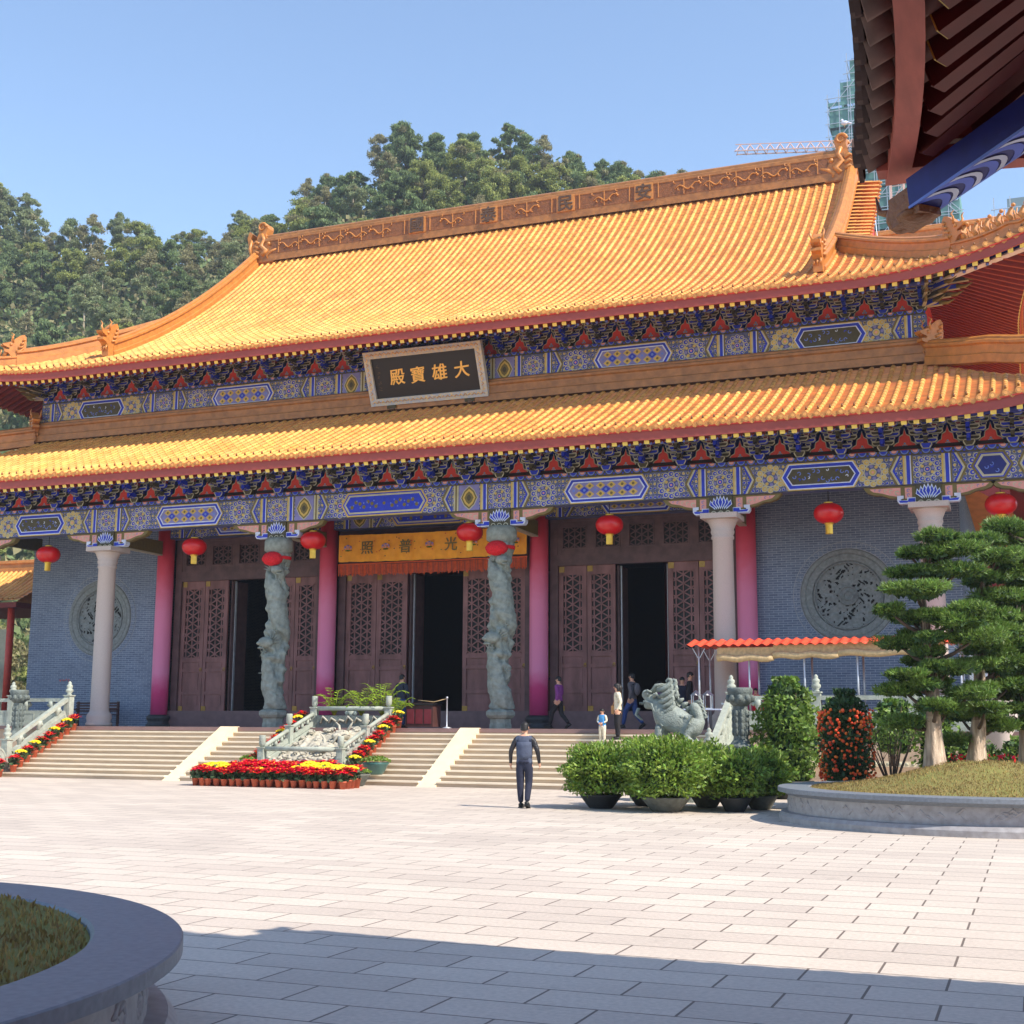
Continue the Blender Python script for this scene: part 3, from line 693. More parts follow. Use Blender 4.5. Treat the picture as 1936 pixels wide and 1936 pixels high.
# ---------------------------------------------------------------- painted beams
def rosette(mb, cx, cz, r, y, n=12, c1='blue', c2='cream'):
    mb.disc(cx, cz, r * 1.02, y, 'beamground', 20)
    for k in range(n):
        a = 2 * PI * k / n; px, pz = cx + r * 0.84 * math.cos(a), cz + r * 0.84 * math.sin(a); q = r * PI * 0.84 / n * 1.08
        mb.disc(px, pz, q, y - 0.004, c2, 8); mb.disc(px, pz, q * 0.72, y - 0.008, c1, 8); mb.disc(px + q * 0.15, pz, q * 0.32, y - 0.012, c2, 6)
    mb.ring(cx, cz, r * 0.56, r * 0.64, y - 0.005, 'cream', 16)
    for k in range(8):
        a = 2 * PI * k / 8 + 0.2; mb.disc(cx + r * 0.44 * math.cos(a), cz + r * 0.44 * math.sin(a), r * 0.13, y - 0.008, ('lav', 'gold')[k % 2], 6)
    mb.ring(cx, cz, r * 0.2, r * 0.27, y - 0.009, 'cream', 10); mb.disc(cx, cz, r * 0.2, y - 0.010, c1, 8); mb.disc(cx, cz, r * 0.09, y - 0.014, 'pinkp', 6)
def swirls(mb, x0, x1, z0, z1, y, seed=0):
    rr = random.Random(seed); st = 0.13
    nx = max(1, int((x1 - x0) / st)); nz = max(1, int((z1 - z0) / st)); sx = (x1 - x0) / nx; sz = (z1 - z0) / nz
    for i in range(nx):
        for j in range(nz):
            cx = x0 + (i + 0.5) * sx; cz = z0 + (j + 0.5) * sz; c = ('blue', 'gold', 'blue', 'olive')[(i * 2 + j + (i == nx - 1)) % 4]
            a = (i * 1.3 + j * 2.1) % 6.28
            mb.ring(cx, cz, 0.036, 0.050, y - 0.006, 'cream', 9, a, a + 5.0); mb.ring(cx, cz, 0.0, 0.036, y - 0.004, c, 8)
def stripes(mb, x0, x1, z0, z1, y, cols):
    n = sum(w_ for w_, c in cols); x = x0
    for w_, c in cols:
        d = (x1 - x0) * w_ / n; mb.add([(x, y, z0), (x + d, y, z0), (x + d, y, z1), (x, y, z1)], [(0, 1, 2, 3)], c); x += d
def chevron(mb, x, z0, z1, y, d, cols, dirn):
    zm = (z0 + z1) / 2; k = 0.22 * dirn
    for w_, c in cols:
        mb.poly([(x, z0), (x + w_ * dirn, z0), (x + w_ * dirn + k, zm), (x + w_ * dirn, z1), (x, z1), (x + k, zm)], y, c); x += w_ * dirn
def cartouche(mb, x0, x1, z0, z1, y, kind):
    k = 0.24; zm = (z0 + z1) / 2; o = 0
    def hexa(i, yy, m): mb.poly([(x0 + i * 1.25, zm), (x0 + k + i * 0.75, z0 + i), (x1 - k - i * 0.75, z0 + i), (x1 - i * 1.25, zm), (x1 - k - i * 0.75, z1 - i), (x0 + k + i * 0.75, z1 - i)], yy, m)
    if kind == 'olive': seq = [(0, 'gold'), (0.03, 'white'), (0.06, 'blue'), (0.15, 'white'), (0.18, 'dkolive')]
    elif kind == 'blue': seq = [(0, 'gold'), (0.05, 'blue'), (0.09, 'cream'), (0.15, 'blue')]
    elif kind == 'hexblue': seq = [(0, 'olive'), (0.06, 'blue'), (0.09, 'cream'), (0.15, 'dkblue')]
    else: seq = [(0, 'gold'), (0.03, 'white'), (0.06, 'blue'), (0.13, 'white'), (0.17, 'lav')]
    for j, (i, m) in enumerate(seq): hexa(i, y - 0.004 * j, m)
    yy = y - 0.004 * len(seq); a, b = x0 + k + 0.12, x1 - k - 0.12; h = (z1 - z0) / 2 - 0.2
    if kind == 'diamond':
        n = max(3, int((b - a) / 0.32)); s_ = (b - a) / n
        for i in range(n + 1):
            for r_, dz in ((0, 0), (1, h * 0.62), (1, -h * 0.62)):
                cx = a + (i + 0.5 * r_) * s_
                if cx > b + 0.05: continue
                m = 'gold' if r_ else ('blue' if i % 2 else 'lav'); hh = h * 0.52
                mb.poly([(cx - s_ * 0.42, zm + dz), (cx, zm + dz - hh), (cx + s_ * 0.42, zm + dz), (cx, zm + dz + hh)], yy, m)
                mb.disc(cx, zm + dz, 0.05, yy - 0.004, 'ltblue' if not r_ else 'olive', 6)
    elif kind == 'blue':
        for sg in (-1, 1):
            for t in np.linspace(0.25, 1.0, 7): mb.disc((a + b) / 2 + sg * t * (b - a) / 2 * 0.95, zm + 0.10 * math.sin(t * 17), 0.07, yy, 'olive', 6)
            for t in np.linspace(0.2, 1.0, 9): mb.disc((a + b) / 2 + sg * t * (b - a) / 2, zm + 0.13 * math.cos(t * 23), 0.03, yy - 0.004, 'ltblue', 5)
        mb.disc((a + b) / 2, zm, 0.06, yy, 'olive', 8)
    else:
        rr = random.Random(int(x0 * 10))
        for i in range(int((b - a) / 0.14)):
            cx = a + 0.07 + i * 0.14; cz = zm + rr.uniform(-h, h) * 0.8; aa = rr.uniform(0, 6)
            mb.ring(cx, cz, 0.035, 0.06, yy, 'ltblue', 7, aa, aa + 4.2)
            if i % 2: mb.ring(cx, 2 * zm - cz, 0.02, 0.045, yy, ('blue', 'white')[i % 4 // 2], 6, aa, aa + 4)
def painted_beam(parent, x0, x1, z0, z1, y, kind, thick=0.4, name='painted_beam', label=None):
    mb = MB(); mb.box(x0, x1, y, y + thick, z0, z1, 'beamground'); yy = y - 0.006; swirls(mb, x0 + 0.02, x1 - 0.02, z0 + 0.02, z1 - 0.02, y + 0.0025)
    L_ = x1 - x0
    for dx, d in ((x0, 1), (x1, -1)):
        e = dx
        def q(a, b): return (min(dx + a * d, dx + b * d), max(dx + a * d, dx + b * d))
        # column rosette quarter then stripes
        for j in range(0):
            px = dx + d * 0.27; pz = z0 + (j + 0.5) * (z1 - z0) / 5; mb.disc(px, pz, 0.07, yy - 0.004, 'cream', 8); mb.disc(px, pz, 0.048, yy - 0.008, 'blue', 8)
        for j in range(0): mb.disc(dx + d * 0.12, z0 + (j + 0.7) * (z1 - z0) / 5, 0.05, yy - 0.004, ('lav', 'gold')[j % 2], 6)
        a, b = q(0.40, 0.68); stripes(mb, a, b, z0, z1, yy, [(1, 'gold'), (1, 'cream'), (2, 'blue'), (0.6, 'white'), (1, 'olive')])
    inset = 0.70
    if kind == 'blue':
        for d, dx in ((1, x0 + 0.72), (-1, x1 - 0.72)):
            a, b = sorted((dx, dx + d * 0.72)); mb.add([(a, yy, z0), (b, yy, z0), (b, yy, z1), (a, yy, z1)], [(0, 1, 2, 3)], 'lav')
            cx = (a + b) / 2; zm = (z0 + z1) / 2; h = (z1 - z0) / 2
            for j, (s_, m) in enumerate(((0.95, 'cream'), (0.85, 'olive'), (0.7, 'gold'), (0.5, 'olive'), (0.25, 'dkolive'))):
                mb.poly([(cx - 0.33 * s_, zm), (cx - 0.2 * s_, zm - h * 0.6 * s_), (cx, zm - h * s_), (cx + 0.2 * s_, zm - h * 0.6 * s_), (cx + 0.33 * s_, zm), (cx + 0.2 * s_, zm + h * 0.6 * s_), (cx, zm + h * s_), (cx - 0.2 * s_, zm + h * 0.6 * s_)], yy - 0.004 - 0.004 * j, m)
            a, b = sorted((dx + d * 0.74, dx + d * 0.92)); stripes(mb, a, b, z0, z1, yy, [(1, 'cream'), (1, 'olive'), (1, 'cream')])
        inset = 1.66
    for d, dx in ((1, x0 + inset), (-1, x1 - inset)):
        chevron(mb, dx, z0, z1, yy, d, [(0.06, 'blue'), (0.06, 'cream'), (0.07, 'olive')], -d if False else d)
    ch = (z1 - z0); rw = ch * 0.5
    cl = 0.38 if kind != 'hexblue' else 0.30
    ca, cb = x0 + L_ * (0.5 - cl / 2) , x1 - L_ * (0.5 - cl / 2)
    
    for sgn, a, b in ((1, x0 + inset + 0.40, ca - 0.02), (-1, cb + 0.02, x1 - inset - 0.40)):
        cx = a + rw if sgn > 0 else b - rw
        rosette(mb, cx, (z0 + z1) / 2, rw * 0.96, yy - 0.010, 12, 'blue' if kind != 'olive' else 'gold')
    cartouche(mb, ca - 0.05, cb + 0.05, z0 + 0.02, z1 - 0.02, yy - 0.026, kind)
    mb.box(x0, x1, y - 0.008, y, z0 - 0.0, z0 + 0.02, 'dkolive')
    return mb.build(name, parent, label=label) if label else mb.build(name, parent)
def plate(parent, x0, x1, z0, z1, y, depth=0.5):
    """scalloped frieze plate above a beam"""
    mb = MB(); mb.box(x0, x1, y - 0.06, y + depth, z0, z1, 'dkolive'); n = int((x1 - x0) / 0.3); s_ = (x1 - x0) / n
    for i in range(n):
        cx = x0 + (i + 0.5) * s_; h = (z1 - z0)
        mb.ring(cx, z1 - 0.01, h * 0.55, h * 0.75, y - 0.066, 'ltblue', 7, PI, 2 * PI); mb.ring(cx, z1 - 0.01, 0, h * 0.5, y - 0.064, ('pinkp', 'blue')[i % 2], 6, PI, 2 * PI)
        mb.disc(cx + s_ / 2, z0 + 0.05, 0.035, y - 0.064, 'blue', 6)
    return mb.build('frieze_plate', parent)
colx = [-21.1, -A3, -A2, -A1, A1, A2, A3, 21.1]
kinds = ['hexblue', 'olive', 'diamond', 'blue', 'diamond', 'olive', 'hexblue']
for i, k in enumerate(kinds):
    painted_beam(HALL, colx[i], colx[i + 1], 8.66, 9.53, YC - 0.2, k)
    if 0 < i < 6: painted_beam(HALL, colx[i] + 0.02, colx[i + 1] - 0.02, 13.80, 14.72, 42.42, k)
for x in (-A2, -A1, A1, A2):
    mb = MB(); mb.box(x - 0.36, x + 0.36, 42.395, 42.42, 13.81, 14.715, 'beamground'); rosette(mb, x, 14.28, 0.36, 42.385); mb.build('column_rosette', HALL)
plate(HALL, -21.3, 21.3, 9.53, 9.69, YC - 0.2)
plate(HALL, -17.5, 17.5, 14.72, 14.86, 42.42)
for i in (2, 3, 4): painted_beam(HALL, colx[i] + 0.3, colx[i + 1] - 0.3, 8.86, 9.62, YB - 0.2, kinds[i])
mb = MB()   # gallery ceiling, bracket backing boards, core walls
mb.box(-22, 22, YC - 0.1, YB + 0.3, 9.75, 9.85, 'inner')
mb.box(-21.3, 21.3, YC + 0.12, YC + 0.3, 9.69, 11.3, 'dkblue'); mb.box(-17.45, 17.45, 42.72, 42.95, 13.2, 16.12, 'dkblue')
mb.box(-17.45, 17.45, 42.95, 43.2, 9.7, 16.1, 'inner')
for sg in (-1, 1): mb.box(sg * 17.3 - 0.12, sg * 17.3 + 0.12, 42.95, 63, 9.7, 16.4, 'redp')
mb.build('wall_core', HALL)

# ---------------------------------------------------------------- bracket sets
def outl(mb, pts, y, fill, t=0.034, depth=0.12, edge='cream'):
    """extruded profile with painted light edging: pts (x,z) convex-ish polygon, front face at y"""
    mb.extr(pts, y, y + depth, fill)
    n = len(pts); cx = sum(p[0] for p in pts) / n; cz = sum(p[1] for p in pts) / n
    area = sum(pts[i][0] * pts[(i + 1) % n][1] - pts[(i + 1) % n][0] * pts[i][1] for i in range(n)); sgn = 1 if area > 0 else -1
    for i in range(n):
        a = Vector((pts[i][0], pts[i][1])); b = Vector((pts[(i + 1) % n][0], pts[(i + 1) % n][1])); d = b - a
        if d.length < 0.02: continue
        d.normalize(); nn = Vector((-d.y, d.x)) * sgn * t
        mb.add([(a.x, y - 0.003, a.y), (b.x, y - 0.003, b.y), (b.x + nn.x, y - 0.003, b.y + nn.y), (a.x + nn.x, y - 0.003, a.y + nn.y)], [(0, 1, 2, 3)], edge)
def arm(mb, cx, cz, hw, y, fill, h=0.13, cup='dkblue', edge='cream'):
    """gong: bow-shaped arm with a cup (dou) on each end"""
    pts = [(cx - hw, cz + h), (cx - hw, cz + h * 0.35), (cx - hw + 0.07, cz), (cx + hw - 0.07, cz), (cx + hw, cz + h * 0.35), (cx + hw, cz + h)]
    outl(mb, pts, y, fill, edge=edge)
    for sg in (-1, 1):
        x = cx + sg * (hw - 0.06)
        outl(mb, [(x - 0.05, cz + h), (x + 0.05, cz + h), (x + 0.085, cz + h + 0.05), (x + 0.085, cz + h + 0.10), (x - 0.085, cz + h + 0.10), (x - 0.085, cz + h + 0.05)], y - 0.02, cup, t=0.02, depth=0.15, edge=edge)
def bracket(kind, top=1.36, wide=0.6):
    """local: x lateral, y front = negative, z 0 at plate top"""
    mb = MB(); f1, f2 = ('blue', 'dkolive') if kind == 0 else ('dkolive', 'blue'); c1 = 'dkblue'; e = 'cream'
    outl(mb, [(-0.10, 0.0), (0.10, 0.0), (0.17, 0.13), (0.17, 0.22), (-0.17, 0.22), (-0.17, 0.13)], -0.20, f1, depth=0.3, edge='cream')
    HW = ((0.32,), (0.48, 0.32), (0.585, 0.46, 0.30), (0.585, 0.585, 0.44))
    for t in range(4):
        z = 0.20 + 0.27 * t; yo = -0.12 - 0.32 * min(t, 3)
        for p, hw in enumerate(HW[t]):
            yy = -0.12 - 0.32 * (p + (1 if t == 3 else 0))
            arm(mb, 0, z, hw, yy, (f1, f2)[(t + p) % 2] if t else f1, h=0.15, cup=(c1, 'maroon')[(t + p) % 3 == 2], edge=e)
        mb.extr([(yo - 0.30, z + 0.02), (yo - 0.42, z - 0.08), (yo - 0.28, z - 0.03), (0.1, z - 0.03), (0.1, z + 0.16), (yo - 0.24, z + 0.16)], -0.055, 0.055, f2, axis='x')
        for sx in (-0.058, 0.058):
            mb.add([(sx, yo - 0.30, z + 0.02), (sx, yo - 0.42, z - 0.08), (sx, yo - 0.38, z - 0.02), (sx, yo - 0.27, z + 0.045)], [(0, 1, 2, 3)], e)
            mb.add([(sx, 0.0, z - 0.03), (sx, yo - 0.28, z - 0.03), (sx, yo - 0.28, z + 0.0), (sx, 0, z + 0.0)], [(0, 1, 2, 3)], e)
        mb.poly([(-0.05, z - 0.02), (0.05, z - 0.02), (0.05, z + 0.13), (-0.05, z + 0.13)], yo - 0.424, f2)
        outl(mb, [(-0.06, z + 0.16), (0.06, z + 0.16), (0.10, z + 0.21), (0.10, z + 0.27), (-0.10, z + 0.27), (-0.10, z + 0.21)], yo - 0.28, c1, t=0.025, depth=0.16, edge=e)
    mb.extr([(-1.45, 1.02), (-1.50, 1.10), (-1.42, 1.25), (0, 1.3), (0, 1.1)], -0.06, 0.06, f2, axis='x')
    return mb
BK = [bracket(0), bracket(1)]
bm_ = [BK[0].mesh('bracket_blue'), BK[1].mesh('bracket_olive')]
def red_panel_mesh(wd, hh):
    mb = MB(); w_ = wd / 2
    P = [(-w_, 0), (w_, 0), (w_ * 0.72, 0.07 * hh), (w_ * 0.62, 0.32 * hh), (w_ * 0.36, 0.42 * hh), (w_ * 0.30, 0.66 * hh), (w_ * 0.10, 0.74 * hh), (0.0, hh), (-w_ * 0.10, 0.74 * hh), (-w_ * 0.30, 0.66 * hh), (-w_ * 0.36, 0.42 * hh), (-w_ * 0.62, 0.32 * hh), (-w_ * 0.72, 0.07 * hh)]
    mb.extr([(a * 1.12, b * 1.07) for a, b in P], 0.0, 0.05, 'cream'); mb.extr(P, -0.006, 0.02, 'redp')
    for a in (0, 1, 2):
        t = PI / 2 + a * 2 * PI / 3; mb.disc(0.045 * math.cos(t), 0.28 * hh + 0.045 * math.sin(t), 0.038, -0.012, 'cream', 7); mb.disc(0.045 * math.cos(t), 0.28 * hh + 0.045 * math.sin(t), 0.024, -0.016, 'ltblue', 6)
    return mb.mesh('red_panel')
rpm = [red_panel_mesh(0.92, 0.66), red_panel_mesh(0.92, 0.60)]
def bay_sets(z, y, ends, pm, sz=1.0):
    i = 0
    for (a, b) in ends:
        n = {8.38: 7, 7.29: 6, 6.08: 5}.get(round(b - a, 2), max(1, round((b - a) / 1.205)))
        for k in range(n + (1 if b == ends[-1][1] else 0)):
            x = a + (b - a) * k / n
            o = bpy.data.objects.new('bracket_set', bm_[i % 2]); COL.objects.link(o); o.parent = HALL; o.location = (x, y, z); o.scale = (1, 1, sz); i += 1
            if k < n:
                o = bpy.data.objects.new('red_panel', pm); COL.objects.link(o); o.parent = HALL; o.location = (x + (b - a) / n / 2, y - 0.02, z)
bay_sets(9.69, YC - 0.04, [(-21.1, -A3), (-A3, -A2), (-A2, -A1), (-A1, A1), (A1, A2), (A2, A3), (A3, 21.1)], rpm[0], 0.95)
bay_sets(14.86, 42.62, [(-17.4, -A2), (-A2, -A1), (-A1, A1), (A1, A2), (A2, 17.4)], rpm[1], 0.82)
mb = MB()     # blue purlins carrying the rafters in front of the bracket tips
mb.tube([(-21.5, YC - 1.35, 10.42), (21.5, YC - 1.35, 10.42)], 0.10, 'dkblue', n=8); mb.tube([(-17.6, 41.2, 15.36), (17.6, 41.2, 15.36)], 0.10, 'dkblue', n=8)
mb.build('eave_purlin', HALL)
# corner bracket cluster with pointed noses
for sg in (-1, 1):
    for z, y, x in ((9.69, YC - 0.04, 21.1), (14.86, 42.6, 17.45)):
        mb = MB()
        for t in range(5):
            for ang in (-45, -10, -80):
                d = Vector((sg * math.cos(R(ang)), math.sin(R(ang)), 0)); a = Vector((sg * x, y, z + 0.2 + 0.22 * t)); L_ = 0.5 + 0.28 * t
                mb.bar(a, a + d * L_, 0.10, 0.14, ('blue', 'dkolive')[t % 2]); mb.bar(a + Vector((0, 0, -0.08)), a + d * (L_ + 0.1) + Vector((0, 0, -0.08)), 0.11, 0.02, 'cream')
                e = a + d * L_
                mb.tube([e, e + d * 0.28 + Vector((0, 0, -0.03)), e + d * 0.5 + Vector((0, 0, 0.05))], [0.09, 0.06, 0.01], 'olive', n=4)
        mb.build('corner_bracket', HALL)

# ---------------------------------------------------------------- columns with painted heads
def col_head(x, y=YC - 0.2, full=True):
    """lotus block and pink cloud braces under the beam"""
    mb = MB(); z1 = 8.655; z0 = 8.10
    mb.box(x - 0.36, x + 0.36, y, y + 0.4, z0, z1, 'dkolive')
    for k, (a, h) in enumerate(((-0.30, 0.30), (-0.2, 0.38), (-0.1, 0.43), (0, 0.45), (0.1, 0.43), (0.2, 0.38), (0.3, 0.30))):
        for s_, m, dy in ((1.0, 'white', 0.004 + 0.008 * (3 - abs(k - 3))), (0.66, 'blue', 0.008 + 0.008 * (3 - abs(k - 3)))):
            zc = z0 + 0.14 + h / 2; w_ = 0.085 * s_; hh = h / 2 * (s_ * 0.9 + 0.1); tx = a * 1.0
            mb.poly([(x + tx * 0.55, zc - hh), (x + tx * 0.9 + w_, zc), (x + tx * 1.05, zc + hh), (x + tx * 0.9 - w_, zc)], y - dy, m)
    rosette(mb, x, 9.095, 0.37, y - 0.006, 12)
    for a in (-0.22, 0, 0.22): mb.ring(x + a, z0 + 0.02, 0.06, 0.09, y - 0.005, 'cream', 8, 0, PI)
    for sg in (-1, 1):
        P = [(0.36, z1), (1.85, z1), (1.72, z1 - 0.16), (1.5, z1 - 0.24), (1.3, z1 - 0.25), (1.1, z1 - 0.34), (0.9, z1 - 0.36), (0.62, z1 - 0.44), (0.36, z1 - 0.46)]
        mb.extr([(x + sg * a, b) for a, b in P], y + 0.08, y + 0.32, 'olive')
        Q = [(0.78, z1 - 0.05), (1.66, z1 - 0.05), (1.56, z1 - 0.14), (1.28, z1 - 0.20), (1.08, z1 - 0.27), (0.78, z1 - 0.33)]
        mb.poly([(x + sg * a, b) for a, b in Q], y + 0.074, 'pinkp'); mb.poly([(x + sg * a, b) for a, b in ((0.46, z1 - 0.06), (0.66, z1 - 0.06), (0.66, z1 - 0.38), (0.46, z1 - 0.38))], y + 0.074, 'pinkp')
        for a, b, r_ in ((0.88, 0.2, 0.07), (1.05, 0.15, 0.055), (1.2, 0.13, 0.05), (1.36, 0.11, 0.04), (1.5, 0.09, 0.03), (0.56, 0.14, 0.05), (0.56, 0.28, 0.05)):
            mb.ring(x + sg * a, z1 - b, r_ * 0.5, r_, y + 0.07, ('cream', 'lav')[int(a * 10) % 2], 8, 0.4, 4.8)
        hx = [(0.36, z0 + 0.02), (0.82, z0 + 0.02), (0.88, z0 + 0.10), (0.88, z0 + 0.26), (0.70, z0 + 0.26), (0.70, z0 + 0.18), (0.78, z0 + 0.16), (0.76, z0 + 0.12), (0.60, z0 + 0.12), (0.60, z0 + 0.2), (0.36, z0 + 0.2)]
        mb.extr([(x + sg * a, b) for a, b in hx], y + 0.04, y + 0.3, 'white'); mb.poly([(x + sg * a, b) for a, b in ((0.38, z0 + 0.05), (0.80, z0 + 0.05), (0.84, z0 + 0.12), (0.58, z0 + 0.10), (0.56, z0 + 0.17), (0.38, z0 + 0.17))], y + 0.034, 'blue')
    mb.build('cloud_brace', HALL)
def granite_col(x):
    mb = MB(); mb.lathe([(0.47, 0), (0.47, 0.10), (0.42, 0.16), (0.45, 0.3), (0.43, 0.42), (0.355, 0.5), (0.345, 0.56), (0.335, 0.6), (0.325, 3.5), (0.31, 5.72), (0.345, 5.76), (0.345, 5.82), (0.32, 5.86), (0.36, 5.95), (0.36, 6.0), (0.34, 6.04), (0.44, 6.28), (0.50, 6.34)], (x, YC, ZP), 'granite', 28)
    mb.box(x - 0.56, x + 0.56, YC - 0.56, YC + 0.56, ZP + 6.34, ZP + 6.5, 'granite'); mb.lathe([(0.55, -0.02), (0.55, 0.0)], (x, YC, ZP), 'granite', 28)
    mb.build('granite_column', HALL)
def dragon_col(x, seed, label):
    mb = MB(); nz, na = 190, 60; V = []; rr = random.Random(seed); ph = rr.uniform(0, 6)
    H = 5.35; z0 = 0.62
    K = [(rr.uniform(0, 6), rr.uniform(0.2, H - 0.2), rr.uniform(0.12, 0.3)) for _ in range(70)]
    for i in range(nz + 1):
        z = H * i / nz
        for j in range(na):
            a = 2 * PI * j / na
            h = math.sin(a * 1 + z * 2.1 + ph + 0.5 * math.sin(z * 2.7)); body = max(0, h - 0.25) ** 0.5 * 0.10
            sc = 0.012 * math.sin(a * 10 + z * 8) * math.sin(z * 26 - a * 4) if h > 0.25 else 0
            cl = 0.07 * math.sin(a * 3 - z * 5 + 2 * math.sin(z * 3 + a)) * math.cos(z * 7 + a * 2) + 0.03 * math.sin(a * 7 + z * 11) * math.cos(a * 5 - z * 13)
            pit = 0
            for ka, kz, kr in K:
                da = (a - ka + PI) % (2 * PI) - PI; dd = math.hypot(da * 0.33, z - kz)
                if dd < kr: pit += 0.085 * math.cos(dd / kr * PI / 2)
            r_ = 0.335 + 1.35 * body + sc + (cl if h <= 0.25 else cl * 0.3) - (pit if h <= 0.3 else pit * 0.15)
            r_ = max(0.22, r_) * (1.0 + 0.12 * math.exp(-((z - 1.9 - seed * 0.1) / 0.5) ** 2))
            V.append((x + r_ * math.cos(a), YC + r_ * math.sin(a), ZP + z0 + z))
    F = [(i * na + j, i * na + (j + 1) % na, (i + 1) * na + (j + 1) % na, (i + 1) * na + j) for i in range(nz) for j in range(na)]
    mb.bulk(V, F, 'bluestone', True)
    # dragon head, whiskers, claws standing off the shaft
    hz = ZP + z0 + 2.1; sg = -1
    for hz, s_, sg in ((ZP + z0 + 2.25, 1.0, -1), (ZP + z0 + 4.75, 0.75, 1)):
        mb.ball((x + sg * 0.16, YC - 0.38, hz), (0.30 * s_, 0.20 * s_, 0.2 * s_), 'bluestone', 10, 7)
        mb.ball((x + sg * 0.32, YC - 0.48, hz - 0.03), (0.15 * s_, 0.11 * s_, 0.08 * s_), 'bluestone', 8, 6); mb.ball((x + sg * 0.30, YC - 0.46, hz - 0.19 * s_), (0.14 * s_, 0.09 * s_, 0.04 * s_), 'bluestone', 8, 6)
        for k in range(7):
            a = k / 6 * PI; mb.tube([(x - sg * 0.02 + 0.1 * math.cos(a), YC - 0.32, hz + 0.08 * math.sin(a)), (x - sg * 0.15 + 0.28 * math.cos(a) * s_, YC - 0.36, hz + 0.28 * math.sin(a) * s_ + 0.05)], [0.045, 0.008], 'bluestone', n=5)
        mb.tube([(x + sg * 0.2, YC - 0.42, hz), (x + sg * 0.38, YC - 0.44, hz - 0.15), (x + sg * 0.28, YC - 0.42, hz - 0.35), (x + sg * 0.4, YC - 0.38, hz - 0.5)], [0.02, 0.02, 0.015, 0.006], 'bluestone', n=5)
    for k in range(7):
        a = rr.uniform(PI + 0.2, 2 * PI - 0.2); z = ZP + z0 + 0.5 + k * 0.72; c = Vector((x + 0.36 * math.cos(a), YC + 0.36 * math.sin(a), z))
        for j in range(4): mb.tube([c, c + Vector((0.10 * math.cos(a) + 0.12 * math.cos(j * 1.6), 0.1 * math.sin(a), 0.12 * math.sin(j * 1.6)))], [0.04, 0.008], 'bluestone', n=5)
    lo = [(0.38, -0.02), (0.38, 0.12), (0.36, 0.16), (0.36, 0.3), (0.44, 0.34), (0.50, 0.42), (0.50, 0.52), (0.44, 0.58), (0.34, 0.62), (0.34, 0.72)]
    mb.lathe(lo, (x, YC, ZP), 'bluestone', 8, smooth=False)
    mb.lathe([(0.30, z0 + H - 0.06), (0.34, z0 + H), (0.50, z0 + H + 0.10), (0.50, z0 + H + 0.40), (0.44, 6.5)], (x, YC, ZP), 'bluestone', 20)
    mb.build('dragon_column', HALL, label=label)
for x in (-21.1, -A3, -A2, A2, A3, 21.1): granite_col(x)
dragon_col(-A1, 3, 'carved grey-green dragon column left of the central door'); dragon_col(A1, 8, 'carved grey-green dragon column right of the central door')
for x in colx: col_head(x)
for x in (-A2, -A1, A1, A2):
    mb = MB(); mb.lathe([(0.32, 0.42), (0.33, 2), (0.33, 6), (0.33, 8.0)], (x, YB, ZP), 'pinkcol', 28)
    mb.build('pink_column', HALL)
    mb = MB(); mb.lathe([(0.48, 0), (0.48, 0.06), (0.42, 0.12), (0.40, 0.2), (0.46, 0.28), (0.46, 0.38), (0.36, 0.45)], (x, YB, ZP), 'charcoal', 24); mb.build('column_foot', HALL)
    mb = MB(); mb.bar((x, YB - 0.4, 8.5), (x, YC + 0.3, 8.5), 0.22, 0.5, 'olive'); mb.bar((x, YB - 0.4, 8.22), (x, YC + 0.3, 8.22), 0.24, 0.04, 'cream'); mb.build('tie_beam', HALL)
for x in (-A3, A3, -21.1, 21.1):
    mb = MB(); mb.bar((x, YB - 0.2, 8.9), (x, YC + 0.3, 8.9), 0.22, 0.5, 'dkolive'); mb.build('tie_beam', HALL)

